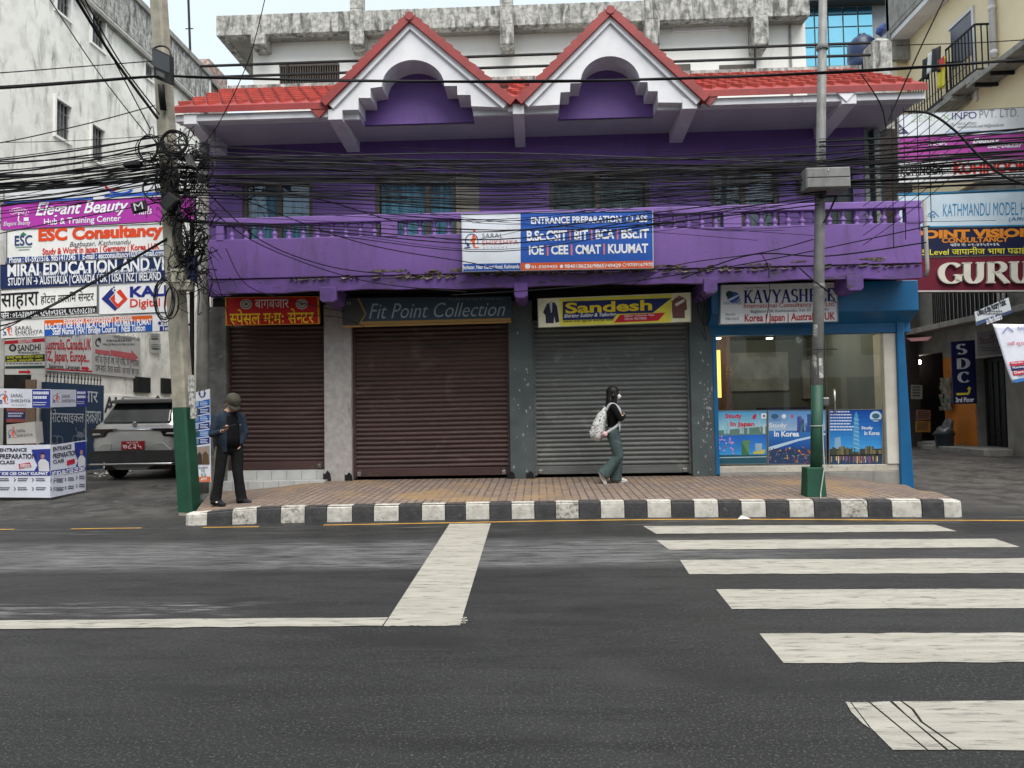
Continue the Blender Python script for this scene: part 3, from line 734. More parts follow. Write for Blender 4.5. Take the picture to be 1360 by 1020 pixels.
mb = MB()                                                      # scars where render has dropped off the face
for k in range(34):
    cx_ = random.choice((random.uniform(-2.7, 1.6), random.uniform(-2.7, 1.6), random.uniform(1.8, 6.1))); cz = random.choice((3.875, 3.86, 3.9, 3.80))+random.uniform(-.02, .03); L = random.uniform(.05, .30); h_ = random.uniform(.008, .035)
    pts = [(cx_+L*math.cos(2*math.pi*i/11)*random.uniform(.6, 1.2), YB-.006+(.016 if cz < 3.83 else 0), cz+h_*math.sin(2*math.pi*i/11)*random.uniform(.4, 1.3)) for i in range(11)]
    mb.slab(pts, (0, .03, 0))
mb.build('render_scar', M['broken'], bal)
mb = MB(); mb.box(-5.62, YB-.02, 4.765, 6.42, YB+.15, ZT0); mb.build('handrail', M['purple_trim'], bal, False, .012)
posts = [(287, 297), (506, 528), (740, 760), (961, 985), (1204, 1226)]
for a, b in posts: mb = MB(); mb.box(PY(a, 300, YB).x, YB-.008, 4.505, PY(b, 300, YB).x, YB+.13, 4.775); mb.build('baluster_pier', M['purple_trim'], bal, False, .006)
bp_ = [(.055, 0), (.055, .022), (.03, .03), (.052, .075), (.055, .10), (.03, .14), (.022, .165), (.038, .185), (.03, .2), (.05, .225), (.055, .255)]
bm_ = None
for q in range(296, 1204, 1):
    pass
qs = []
for (a, b), (c, d) in zip(posts, posts[1:]):
    n_ = round((c-b)/18.8)
    qs += [b+(c-b)*(i+.5)/n_ for i in range(n_)]
for q in qs:
    if 618 < q < 862: continue
    x = PY(q, 308, YB).x
    k = MB().lathe((0, 0, 0), bp_, 10)
    if bm_ is None: bm_ = k.mesh('baluster', True); bm_.materials.append(M['purple_trim'])
    o = bpy.data.objects.new('baluster', bm_); COL.objects.link(o); o.parent = bal; o.location = (x, YB+.06, 4.512)
for (a, b) in ((425, 447), (683, 701), (935, 953), (1125, 1147)):
    mb = MB(); xa, xb = PY(a, 395, YB).x, PY(b, 395, YB).x; t = .045
    mb.slab([(xa, YB-.02, 3.66), (xb, YB-.02, 3.66), (xb, YB-.02, 3.40+t), (xb-t, YB-.02, 3.40), (xa+t, YB-.02, 3.40), (xa, YB-.02, 3.40+t)], (0, YF-YB-.05, 0))
    mb.build('cantilever_beam', M['purple_grime'], PB, False, .008)
mb = MB(); x = PY(1224, 320, YB).x; mb.tube([(x+.08, YB+.03, 4.9), (x+.09, YB+.03, 3.75), (x+.06, YB+.02, 3.62)], .035, 8); mb.build('drain_pipe', M['conc'], PB, True)
# eaves, soffit and tiled skirt roof
ZS = 6.535
gx = [(PY(437, 140, YE).x, PY(674, 140, YE).x), (PY(696, 137, YE).x, PY(931, 134, YE).x)]
op = [(PY(475, 140, YE).x, PY(627, 140, YE).x), (PY(742, 140, YE).x, PY(874, 140, YE).x)]
mb = MB(); cuts = [-6.04, op[0][0], op[0][1], op[1][0], op[1][1], 6.4]
for i in range(5): mb.box(cuts[i]+.001, YE+.16 if i % 2 == 0 else YE+.545, ZS, cuts[i+1]-.001, YF+.25, ZS+.1)
mb.build('soffit', M['soffit'], PB)
zf0 = PY(390, 148, YE).z; zf1 = PY(390, 140.5, YE).z
mb = MB()
for a, b in ((-6.06, op[0][0]-.01), (op[0][1]+.01, op[1][0]-.01), (op[1][1]+.01, 6.42)): mb.box(a, YE+.102, ZS-.03, b, YE+.158, ZS+.12)
mb.build('eave_backing', M['white_trim'], PB)
for a, b in (((-6.08), PY(437, 143, YE).x), (PY(674, 140, YE).x, PY(696, 140, YE).x), (PY(932, 135, YE).x, 6.45)):
    mb = MB(); mb.box(a, YE, ZS-.02, b, YE+.1, ZS+.10); mb.build('eave_board', M['white_trim'], PB, False, .005)
def zsl(y): return ZS+.10+(y-YE+.06)*.745
rf = MB(); yT = YF+.15
for a, b, c, d in ((-6.12, gx[0][0], -5.7, gx[0][0]), (gx[0][1], gx[1][0], gx[0][1], gx[1][0]), (gx[1][1], 6.47, gx[1][1], 5.95)):
    rf.hexa([(a, YE-.06, ZS+.10), (b, YE-.06, ZS+.10), (b, YE-.06, ZS+.21), (a, YE-.06, ZS+.21), (c, yT, zsl(yT)-.1), (d, yT, zsl(yT)-.1), (d, yT, zsl(yT)), (c, yT, zsl(yT))])
roof = rf.build('roof', M['red_edge'], PB)
def lowroof(y): return ZS+.21+(y-(YE-.06))*((zsl(yT)-(ZS+.21))/(yT-(YE-.06)))
tl = MB(); dx, dy = .25, .215                                        # diamond tiles laid in overlapping courses
nrow = 7
for r in range(nrow):
    y = YE+.19+r*(yT-YE-.2)/nrow; yy = dy*.92
    xl = -6.06+.36*(y-YE)/(yT-YE); xr = 6.42-.48*(y-YE)/(yT-YE)
    i = 0; x = xl+(dx/2 if r % 2 else 0)
    while x < xr-dx*.4:
        hw = dx*.47
        if any(a_-.02 < x < b_+.02 for a_, b_ in gx) and y < YE+1.2: x += dx; continue
        def q_(ax, ay, up): return (ax, y+ay, lowroof(y+ay)+up)
        tl.add([q_(x, -yy*.85, .075), q_(x+hw, 0, .045), q_(x, yy*.85, .014), q_(x-hw, 0, .045), q_(x, -yy*.85, .002), q_(x+hw, 0, .0), q_(x-hw, 0, .0)], [(0, 1, 2, 3), (0, 4, 5, 1), (3, 6, 4, 0)])
        x += dx
tl.build('roof_tiling', M['red_tile'], roof)
mb = MB(); mb.box(-5.75, yT-.02, zsl(yT)-.06, 6.05, yT+.25, zsl(yT)+.06); mb.box(XL, yT+.2, ZS+.1, XR, 22.9, ZS+.3); mb.build('roof_coping', M['mossy'], roof)
for (a, b) in ((426, 455), (681, 696), (906, 946), (1110, 1137), (245, 262)):       # white beams under the soffit
    xa, xb = PY(a, 146, YE).x, PY(b, 146, YE).x
    if xb-xa > .3: xa = xb-.24 if a != 906 else xa; xb = xa+.24
    mb = MB(); mb.hexa([(xa, YE-.03, ZS-.08), (xb, YE-.03, ZS-.08), (xb, YE-.03, ZS+.1), (xa, YE-.03, ZS+.1), (xa, YF-.005, ZS-.19), (xb, YF-.005, ZS-.19), (xb, YF-.005, ZS-.002), (xa, YF-.005, ZS-.002)])
    mb.build('eave_beam', M['white_trim'], PB, False, .005)
for q in (424.5, 941, 1123):
    mb = MB(); c = PY(q, 140, YE); red = q < 1000
    mb.slab([(c.x-.17, YE-.05, ZS+.13), (c.x+.17, YE-.05, ZS+.13), (c.x, YE-.05, ZS-.05)], (0, .04, 0))
    mb.build('eave_notch', M['red_edge'] if red else M['white_trim'], PB)
# gables
def gable(apex, lb, lb2, rb, rb2, inner, archc, archr):
    Y = YE-.02
    out = [lb2, lb, apex, rb, rb2]
    ar = [(archc[0]+archr[0]*math.cos(R_(a)), archc[1]-archr[1]*math.sin(R_(a))) for a in range(0, 181, 9)]
    L, Rr = inner
    pts = [PY(x, y, Y) for x, y in out+Rr+ar+L]
    for k in pts: k.y = Y
    mb = MB(); mb.slab(pts, (0, .52, 0))
    gb = mb.build('gable', M['white_trim'], PB)
    back = MB(); x0 = PY(L[-1][0], 140, Y).x-.1; x1 = PY(Rr[0][0], 140, Y).x+.1
    back.box(x0, Y+.5, ZS+.02, x1, Y+.56, PY(archc[0], archc[1]-archr[1], Y).z+.1)
    back.build('arch_recess', M['purple'], gb)
    A, B, C = PY(*lb, Y), PY(*apex, Y), PY(*rb, Y)
    for P0, P1 in ((A, B), (C, B)):
        d = (P1-P0); nrm = Vector((-d.z, 0, d.x)).normalized()
        if nrm.z < 0: nrm = -nrm
        m_ = MB(); ins = nrm*-.105                                   # raised white rake trim
        m_.hexa([(P0.x, Y-.045, P0.z), (P1.x, Y-.045, P1.z), (P1.x, Y-.045, P1.z+ins.z*1.5), ((P0+ins).x+d.x*.0, Y-.045, (P0+ins).z), (P0.x, Y-.002, P0.z), (P1.x, Y-.002, P1.z), (P1.x, Y-.002, P1.z+ins.z*1.5), ((P0+ins).x, Y-.002, (P0+ins).z)])
        m_.build('rake_trim', M['white_trim'], gb, False, .004)
        v, f, N = [], [], 90
        T0, T1 = P0-d*.03, P1
        for i in range(N+1):                                          # tiled verge with a scalloped top edge
            t = i/N; q = T0.lerp(T1, t); ph = (t*13) % 1.0
            up = nrm*(.112+.035*(1-ph)); dn = nrm*-.004
            for yy in (Y-.10, Y+2.2): v += [(q+up).to_tuple()[:1]+(yy, (q+up).z), (q+dn).to_tuple()[:1]+(yy, (q+dn).z)]
        for i in range(N):
            o = i*4
            f += [(o, o+1, o+5, o+4), (o+2, o+6, o+7, o+3), (o, o+4, o+6, o+2), (o+1, o+3, o+7, o+5)]
        f += [(0, 2, 3, 1), (N*4, N*4+1, N*4+3, N*4+2)]
        r_ = MB(); r_.add(v, f); r_.build('verge_tiling', M['red_edge'], gb)
    cap = MB(); q = B+Vector((0, 0, .10)); cap.tube([(q.x, Y-.115, q.z-.03), (q.x, Y+2.2, q.z-.03)], .075, 8); cap.build('ridge_tile', M['red_edge'], gb)
gable((545, 31), (437.5, 140), (441, 146.5), (674, 139), (674, 142.5), ([(507, 115), (492, 117), (492, 130), (476, 130), (476, 145.5)], [(626, 141), (625, 126), (607.5, 126), (607, 114), (590, 114)]), (548.7, 114.5), (41.5, 35))
gable((810, 23), (696, 137.5), (700, 141), (930, 134), (927, 136.5), ([(771, 110), (757.5, 110.5), (757, 122), (744.5, 122.5), (743, 139)], [(874, 136), (873.5, 121), (861, 121), (860, 109), (850, 109)]), (810.5, 109.5), (39.5, 35))
# ground floor: pillars, lintel, shutters
def xf(q, y=540): return XA(q, YF, y)
def pillar(a, b, m, dy=.12, z0=.02):
    mb = MB(); mb.box(xf(a), YF-dy, z0, xf(b), YF+.3, 3.5); return mb.build('pillar', m, PB, False, .01)
pillar(274, 304, M['pillar_grime']); pillar(433, 469, M['pillar_pale']); pillar(677, 709, M['pillar_slate']); pillar(916, 948, M['pillar_slate'])
mb = MB()
for x, s_ in ((433.5, 1), (462, .8), (678, .7), (703, .7)):     # knocked-off render at the pillar feet
    c = PY(x, 632, YF-.125); mb.add([(c.x-.06, c.y, .30), (c.x+.09, c.y, .30), (c.x+.07, c.y, .30+.13*s_), (c.x+.02, c.y, .30+.19*s_), (c.x-.03, c.y, .30+.12*s_), (c.x-.06, c.y, .30+.15*s_)], [tuple(range(6))])
mb.build('broken_foot', M['dark_recess'], PB)
mb = MB(); rq = random.Random(6)                                  # flaked paint on the slate pillars
for k in range(85):
    u0, v0 = (rq.gauss(938, 5), rq.gauss(545, 34)) if k < 60 else (rq.uniform(680, 704), rq.gauss(560, 60))
    if not (918 < u0 < 946 or 679 < u0 < 705): continue
    c_ = PY(u0, v0, YF-.122); r0 = rq.uniform(.006, .028)
    mb.slab([(c_.x+r0*math.cos(R_(t))*rq.uniform(.3, 1), YF-.1225, c_.z+r0*1.4*math.sin(R_(t))*rq.uniform(.4, 1.2)) for t in range(0, 360, 50)], (0, .01, 0))
mb.build('paint_flakes', mat('bare_plaster', (.36, .37, .36, 1), (.22, .23, .23, 1), 20), PB)
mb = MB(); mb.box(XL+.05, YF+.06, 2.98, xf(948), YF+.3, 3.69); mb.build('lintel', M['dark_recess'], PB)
def shutter(a, b, z0, z1, m):
    x0, x1 = xf(a), xf(b); mb = MB(); p_ = .084; n = int((z1-z0-.16)/p_)
    prof = []
    z = z0+.16
    for i in range(n+1):
        prof += [(0.012, z), (-.012, z+p_*.18), (-.022, z+p_*.42), (-.020, z+p_*.66), (.004, z+p_*.86)]; z += p_
    v = []
    K_ = 12; bow = [random.uniform(-.004, .004) for _ in range(len(prof))]
    for i_, (dy, zz) in enumerate(prof):
        for j_ in range(K_+1):
            u_ = j_/K_; v.append((x0+(x1-x0)*u_, YF+.03+dy+.010*math.sin(u_*3.1+zz*1.3+a)*math.sin(zz*2.1+u_*2)+bow[i_ // 5]*math.sin(u_*9), zz+.006*math.sin(u_*4+a)+bow[i_ // 5]*.6))
    W2 = K_+1; mb.add(v, [(i*W2+j, i*W2+j+1, (i+1)*W2+j+1, (i+1)*W2+j) for i in range(len(prof)-1) for j in range(K_)])
    o = mb.build('roller_shutter', m, PB, True)
    bb = MB(); bb.box(x0, YF+.0, z0+.02, x1, YF+.05, z0+.165); bb.build('bottom_rail', m, o, False, .006)
    for x in (x0, x1-.05): gg = MB(); gg.box(x, YF-.02, z0, x+.05, YF+.06, z1); gg.build('guide_channel', m, o)
    for x in (x0+.11, x1-.13):
        k = MB(); k.box(x-.035, YF-.035, z0+.035, x+.035, YF-.003, z0+.10); k.tube([(x-.022, YF-.018, z0+.095)]+[(x-.022*math.cos(R_(t)), YF-.018, z0+.105+.025*math.sin(R_(t))) for t in range(0, 181, 30)]+[(x+.022, YF-.018, z0+.095)], .006, 6)
        k.build('padlock', M['chrome'], o, False, .004)
    return o
shutter(303, 434, .49, 3.1, M['shutter_brown']); shutter(469, 677.5, .335, 3.1, M['shutter_brown']); shutter(708.5, 917, .335, 3.1, M['shutter_grey'])
def grout_tile():
    m = M['tile_white']; return m
mb = MB(); xa, xb = xf(279), xf(437)
mb.box(xa, YF-.30, .0, xb, YF-.03, .325); st_ = mb.build('tiled_step', M['tile_white'], PB, False, .004)
mb = MB(); mb.box(xf(303), YF-.06, .327, xf(433), YF+.2, .5); mb.build('tiled_riser', M['tile_white'], PB)
mb = MB(); k = 8
for i in range(1, k): x = xa+(xb-xa)*i/k; mb.box(x-.003, YF-.3025, .05, x+.003, YF-.2995, .322); mb.box(x+.06, YF-.0625, .33, x+.066, YF-.0595, .49)
mb.build('tile_joint', M['pillar_grime'], PB)
# ---- consultancy shop with blue surround and glass front
mb = MB()
zl0, zl1 = PY(1060, 445, YF).z, PY(1060, 430, YF).z
mb.box(xf(944), YF-.13, zl0, xf(1208), YF+.04, zl1+.02)
shop = mb.build('shopfront', M['shop_blue'], PB, False, .008)
mb = MB(); mb.box(xf(946), YF-.135, .32, xf(951.5), YF+.04, zl0-.002); mb.build('blue_post', M['shop_blue'], shop, False, .008)
mb = MB(); a, b = PY(1191, 440, YF-.15), PY(1198, 440, YF-.15); c, d = PY(1214, 642, YF-.15), PY(1197, 641, YF-.15)
mb.hexa([(d.x, YF-.16, .02), (c.x, YF-.16, .02), (b.x+.03, YF-.16, zl1), (a.x, YF-.16, zl1), (d.x, YF+.3, .02), (c.x, YF+.3, .02), (b.x+.03, YF+.3, zl1), (a.x, YF+.3, zl1)])
mb.build('blue_post', M['shop_blue'], shop, False, .012)
YG = YF-.45
fa = [PY(944, 372, YG), PY(1219, 372, YG)]
mb = MB(); zA, zB, zC = PY(1216, 372, YG).z, PY(1216, 412, YG).z, PY(1216, 428, YF-.15).z
mb.slab([(fa[0].x, YG, zA), (fa[0].x, YG, zB), (fa[0].x, YF-.14, zC), (fa[0].x, YF+.02, zC), (fa[0].x, YF+.02, zA)], (fa[1].x-fa[0].x, 0, 0))
mb.build('blue_canopy', M['shop_blue'], shop, False, .01)
xg0, xg1 = xf(951.5), xf(1172); zg0, zg1 = PY(1060, 617.5, YF).z, zl0
mb = MB(); mb.box(xf(951), YF-.08, .34, xf(1190), YF+.12, zg0-.004); mb.build('window_sill', mat('cream_sill', (.58, .55, .48, 1), (.42, .39, .33, 1), 4, 7, rough=.7, c3=(.2, .19, .17, 1), s3=7, t3=(.62, .7)), shop, False, .01)
mb = MB(); mb.box(xf(951), YF-.1, .02, xf(1197), YF+.12, .338); mb.build('plinth', M['conc'], shop, False, .01)
mb = MB(); mb.box(xf(1172.5), YF-.1, zg0-.002, xf(1190), YF+.3, zl0-.002); mb.build('side_column', mat('cream_column', (.66, .63, .55, 1), (.52, .49, .42, 1), 2, 7, rough=.7, c3=(.2, .19, .17, 1), s3=9, t3=(.7, .76)), shop, False, .015)
xm = xf(1098.5)
mb = MB(); mb.box(xg0, YF-.012, zg0, xm-.012, YF-.002, zg1); mb.build('glass_pane', M['glass'], shop)
mb = MB(); mb.box(xm+.012, YF-.012, zg0, xg1, YF-.002, zg1); gd = mb.build('glass_door', M['glass'], shop)
mb = MB(); x = xf(1107); zz = [PY(1107, q, YF).z for q in (549, 516)]
mb.tube([(x, YF-.07, zz[0]), (x, YF-.07, zz[1])], .018, 8)
for q in (zz[0]+.08, zz[1]-.08): mb.tube([(x, YF-.07, q), (x, YF-.01, q)], .012, 6)
mb.build('door_handle', M['chrome'], gd, True)
mb = MB(); mb.box(xf(1093), YF-.03, PY(1107, 538, YF).z, xf(1101), YF-.013, PY(1107, 528, YF).z); mb.build('door_lock', M['chrome'], gd, False, .01)
# interior of the consultancy
IN = {}
iw = mat('office_wall', (.20, .21, .185, 1), (.14, .15, .135, 1), .9, rough=.7)
mb = MB(); X0, X1 = xf(948)+.02, xf(1190)-.02
mb.quad((X0, 17.2, .34), (X1, 17.2, .34), (X1, 17.2, 3.1), (X0, 17.2, 3.1)); mb.quad((X0, YF+.3, .34), (X0, 17.2, .34), (X0, 17.2, 3.1), (X0, YF+.3, 3.1)); mb.quad((X1, YF+.3, .34), (X1, 17.2, .34), (X1, 17.2, 3.1), (X1, YF+.3, 3.1))
mb.build('office_wall', iw, shop)
mb = MB(); mb.quad((X0, YF+.05, .345), (X1, YF+.05, .345), (X1, 17.2, .345), (X0, 17.2, .345)); mb.build('office_floor', mat('office_floor', (.2, .19, .18, 1), (.15, .14, .13, 1), 2, rough=.25), shop)
mb = MB(); mb.quad((X0, YF+.05, 3.1), (X1, YF+.05, 3.1), (X1, 17.2, 3.1), (X0, 17.2, 3.1)); mb.build('office_ceiling', iw, shop)
mb = MB(); mb.box(X0+.02, YF+.5, .36, X0+.08, 15.6, 3.05); mb.box(X0+.08, 15.55, .36, X0+.95, 15.6, 3.05); mb.build('timber_lining', M['wood'], shop)
mb = MB(); mb.box(PY(951.5, 500, YF+.36).x, YF+.36, PY(955, 528, YF+.36).z, PY(957.5, 500, YF+.36).x, YF+.42, PY(955, 465, YF+.36).z); mb.build('light_strip', emit('warm_light', (1, .62, .12, 1), 1.4), shop)
L_ = bpy.data.lights.new('strip_glow', 'POINT'); L_.energy = 9; L_.color = (1, .6, .2); L_.shadow_soft_size = .1
lo_ = bpy.data.objects.new('strip_glow', L_); COL.objects.link(lo_); lo_.location = (X0+.5, YF+.7, 2.2); lo_.parent = shop
mb = MB()
for q in (953.5, 1022): s_ = PY(q, 449.5, YF+.4); mb.box(s_.x-.045, s_.y-.05, s_.z-.012, s_.x+.045, s_.y+.05, s_.z+.012)
mb.box(X0+2.3, 15.2, 3.07, X0+2.4, 15.3, 3.095)
mb.build('ceiling_spotlight', emit('spot_white', (1, .95, .85, 1), 5), shop)
for k_, (x, y) in enumerate(((X0+1.25, YF+.5), (X0+.5, YF+1.0), (X0+2.3, 15.2))):      # light thrown by the ceiling spots
    L_ = bpy.data.lights.new('spot_glow', 'POINT'); L_.energy = 11 if k_ != 1 else 16; L_.color = (1, .9, .74); L_.shadow_soft_size = .08
    lo_ = bpy.data.objects.new('spot_glow', L_); COL.objects.link(lo_); lo_.location = (x, y, 2.9); lo_.parent = shop
mb = MB(); mb.box(X0+1.75, 15.7, .35, X0+2.9, 16.3, 1.35); mb.box(X0+.9, 16.0, .35, X0+1.6, 16.5, 1.2); dk = mb.build('reception_desk', mat('desk_white', (.45, .45, .44, 1)), shop, False, .01)
mb = MB(); mb.box(X0+1.7, 15.64, 1.36, X0+2.95, 16.35, 1.5); mb.box(X0+.85, 15.94, 1.21, X0+1.65, 16.55, 1.33); mb.build('desk_top', mat('desk_blue', (.012, .03, .12, 1)), dk)
mb = MB(); mb.box(X0+1.74, 15.69, 1.14, X0+2.91, 15.698, 1.34); mb.build('desk_band', mat('desk_yellow', (.4, .28, .06, 1)), dk)
mb = MB(); mb.box(X0+1.25, 17.1, 1.9, X0+2.7, 17.19, 2.8); mb.box(X0+3.0, 17.05, 1.7, X0+3.3, 17.19, 2.6); mb.build('notice_board', mat('notice', (.42, .42, .40, 1), (.25, .25, .24, 1), 3), shop)
# ================================================================== SIGN BOARDS AND LETTERING
WHT, NAVY, RED, ORG, BLK, GRY, YEL = (232, 234, 238), (20, 32, 84), (190, 28, 34), (226, 92, 34), (22, 22, 24), (110, 112, 116), (238, 208, 40)
BLU, SKY = (36, 84, 178), (60, 150, 210)
A5, A6, A7, A8 = (0, 240, .25), (340, 240, .25), (680, 240, .25), (1020, 240, .25)
def saral_logo(b, x, y, r, txt=True, tx=None):
    """ring with an orange figure under a star, two dark-blue readers"""
    b.ring(x, y, r, r*1.1, r*.12, (40, 70, 120), -205, 25)
    b.poly([(x+r*.1, y-r*.5), (x+r*.75, y-r*.55), (x+r*.45, y), (x+r*.5, y+r*.9), (x+r*.25, y+r*.9), (x+r*.05, y+r*.1), (x-r*.25, y-r*.05)], ORG)
    b.disc(x+r*.28, y-r*.68, r*.2, r*.2, ORG, h=.0055)
    b.poly([(x-r*.9, y+r*.2), (x-r*.3, y+r*.35), (x-r*.35, y+r*.7), (x-r*.6, y+r*.95), (x-r*.75, y+r*.6)], (40, 80, 140))
    b.line(x-r*1.1, y+r*1.05, x-r*.2, y+r*.95, r*.16, (40, 70, 120)); b.line(x+r*.4, y+r*.98, x+r*1.1, y+r*.98, r*.14, ORG)
    s_ = []
    for k in range(10):
        a = -math.pi/2+k*math.pi/5; q = r*.33 if k % 2 == 0 else r*.14; s_.append((x+r*.4+q*math.cos(a), y-r*1.55+q*math.sin(a)))
    b.poly(s_, (222, 82, 50))
def lines(b, x0, y0, x1, y1, n, c, key='lettering', fill=.55, seed=1, words=True):
    """rows of print too small to read"""
    rr = random.Random(seed); hgt = (y1-y0)/n
    for i in range(n):
        y = y0+hgt*i; x = x0; end = x1-(x1-x0)*rr.uniform(0, .18)
        while x < end:
            wd = (x1-x0)*rr.uniform(.05, .14); b.rect(x, y, min(x+wd, end), y+hgt*fill, c, h=.006, key=key); x += wd+(x1-x0)*.022
SG_L = 'sign boards stacked over the left side lane'
# ---- left stack over the side lane
b = sign('sign_board', 'white blue-edged board half hidden by cables, topmost over the left side lane', [(20, 20), (880, -18), (880, 84), (20, 122)], ('Y', 13.0, 12.8), (206, 208, 212), A5, group=SG_L)
b.rect(20, 98, 500, 116, BLU); b.ring(645, 35, 70, 42, 14, BLU, 20, 170); b.ring(600, 22, 40, 34, 12, RED, 20, 200); b.rect(560, 66, 860, 82, BLU); b.finish(b.root)
b = sign('sign_board', 'magenta beauty training board with white script lettering', [(5, 122), (1035, 78), (1035, 206), (5, 262)], ('Y', 13.0, 12.75), (170, 52, 160), A5, group=SG_L)
b.text('Elegant Beauty', 195, 108, 690, 195, WHT, .02, .35); b.text('Hub & Training Center', 240, 192, 650, 235, WHT, .012); b.text('Nails', 720, 135, 815, 180, WHT, .0, .3)
for k in range(7): b.ring(70+k*12, 165-8*math.sin(k*.6), 17, 15, 2.5, (240, 200, 236), h=.005)
b.line(105, 165, 100, 215, 6, WHT); b.rect(130, 195, 156, 214, WHT); b.text('Elegant Beauty', 20, 215, 168, 243, WHT, .0, .3); b.finish(b.root)
b = sign('sign_board', 'white consultancy board with large orange-red lettering and a blue phone strip', [(35, 262), (880, 226), (880, 398), (35, 440)], ('Y', 12.95, 12.75), (226, 226, 224), A5, group=SG_L)
b.text('ESC Consultancy', 208, 240, 868, 328, (216, 70, 30), .05); b.text('Bagbazar, Kathmandu', 375, 318, 700, 352, (70, 70, 80), .0, .3)
b.text('Study & Work in Japan | Germany | Korea | UK', 230, 345, 850, 390, (200, 50, 36), .03)
b.text('ESC', 80, 290, 175, 345, (38, 60, 110), .02); b.poly([(108, 290), (126, 272), (146, 288), (126, 294)], (40, 120, 90)); b.rect(80, 298, 104, 306, (60, 130, 110)); b.rect(84, 350, 172, 356, (120, 150, 140)); b.rect(100, 364, 160, 370, (120, 150, 140))
b.rect(36, 388, 880, 421, (30, 62, 124)); b.text('Phone : 01-5921516, 9851417345  |  E-mail : escconsultancy1020@gmail.com', 50, 383, 872, 428, WHT, .02); b.finish(b.root)
b = sign('sign_board', 'navy education board with bold white capitals and study-in country list', [(0, 447), (1070, 394), (1070, 538), (0, 576)], ('Y', 12.9, 12.7), (24, 40, 86), A5, group=SG_L)
b.text('MIRAI EDUCATION AND VISA', 42, 420, 960, 492, WHT, .03); b.text('Ph. : 01-4262341 | IELTS | PTE | Japanese Language', 145, 470, 835, 515, (205, 210, 225)); b.text('STUDY IN → AUSTRALIA | CANADA | UK | USA | NZ | IRELAND', 45, 500, 860, 556, WHT, .02); b.finish(b.root)
b = sign('sign_board', 'white hotel training board with black Nepali lettering above a black phone strip', [(0, 580), (520, 549), (520, 704), (0, 735)], ('Y', 12.9, 12.8), (232, 232, 230), A5, group=SG_L)
b.text('साहारा', 6, 594, 208, 682, BLK, .03); b.text('होटल तालिम सेन्टर', 218, 590, 500, 652, BLK, .005); b.rect(0, 680, 520, 716, BLK); b.text('फोन : ०१-५३४७१६४, ९८५१०९३६२९, ९८५१०३८३४०', 8, 678, 506, 722, WHT, .02); b.finish(b.root)
b = sign('sign_board', 'white digital press board with a red and blue folded ribbon emblem', [(523, 549), (912, 532), (912, 697), (523, 712)], ('Y', 12.8, 12.7), (232, 232, 234), A5, group=SG_L)
b.text('KALI', 692, 558, 890, 616, (30, 40, 130), .04); b.text('Digital P', 693, 625, 905, 682, (214, 50, 34), .015)
b.poly([(540, 628), (590, 575), (610, 595), (580, 628), (625, 678), (612, 692)], (30, 44, 120)); b.poly([(585, 628), (612, 600), (612, 640), (628, 655), (655, 628), (620, 592), (640, 575), (680, 628), (628, 680)], (214, 56, 36))
for q in ((592, 570), (606, 578), (602, 562)): b.rect(q[0], q[1], q[0]+9, q[1]+9, (30, 44, 120))
b.finish(b.root)
b = sign('sign_board', 'long white academy board with orange and blue course panels over the left side lane', [(0, 742), (908, 699), (908, 797), (0, 838)], ('Y', 12.88, 12.7), (226, 226, 226), A5, group=SG_L)
b.rect(240, 728, 812, 758, (214, 92, 26)); b.text('Entrance Preparation Classes', 345, 720, 705, 757, WHT, .012); b.rect(240, 758, 812, 812, (28, 84, 170))
b.text('B.Sc.CSIT | IOE | BIT | BCA | CMAT | KUUMAT | PUMAT', 245, 746, 808, 788, WHT, .03); b.text('Staff Nurse | HA | Bridge Course |  NEB Tuition', 285, 773, 775, 820, WHT, .025)
saral_logo(b, 42, 795, 24); b.text('SARAL', 82, 772, 175, 792, (60, 60, 66)); b.text('SHIKSHYA', 82, 793, 232, 814, (60, 60, 66)); b.text('ACADEMY', 88, 815, 200, 824, GRY, space=1.4)
b.disc(850, 757, 9, 10, (30, 50, 120)); b.text('01-5', 866, 743, 912, 768, (30, 50, 120)); b.rect(850, 772, 908, 798, (30, 44, 120)); b.text('1st', 868, 774, 900, 795, WHT, .02); b.finish(b.root)
# steel frame that carries the stack
fr = thing('sign_gantry', 'thin steel frame holding the stacked boards over the side lane', 'frame', (-7.6, 13.05, 0))
mb = MB()
for q in (-6.36,): mb.box(q-.03, 13.06, 0, q+.03, 13.12, 5.4)
mb.build('post', M['black'], fr)
mb = MB()
for z in (3.2, 4.2, 5.2): mb.box(-12.5, 13.07, z-.02, -6.392, 13.11, z+.02)
mb.build('rail', M['black'], fr)
# ---- signs on the flank wall of the white building
XW = -11.35
b = sign('sign_board', 'small white institute board with yellow-on-black lines and a red arrow', [(6, 451), (59.5, 447), (59.5, 497.5), (6, 497.5)], ('Y', 14.3), (190, 190, 188))
b.rect(6, 451, 59.5, 455.5, (170, 20, 40)); b.text('REGULATION', 25, 451, 43, 455, WHT); b.disc(17, 462, 5, 5, BLK); b.disc(17, 462, 2.6, 3, (150, 150, 150), h=.006); b.text('SANDHI', 23.5, 457.5, 54, 466, (40, 40, 44), .015)
lines(b, 24, 467.5, 54, 471, 1, GRY); b.rect(7, 471.5, 59.5, 480.5, (26, 28, 24)); b.text('सन्धि भाषा कोरियन ज्ञान', 9, 471.5, 57, 476, (214, 214, 60)); b.text('तालिम जापानिज भाषा', 9, 476.5, 57, 480.5, (214, 214, 60)); lines(b, 8, 482, 58, 485, 1, GRY, seed=4)
b.rect(7, 486, 59.5, 489.5, (34, 60, 56)); b.poly([(25, 492.5), (37, 492.5), (37, 491), (41.5, 494), (37, 497), (37, 495.5), (25, 495.5)], (180, 20, 40)); b.finish(b.root)
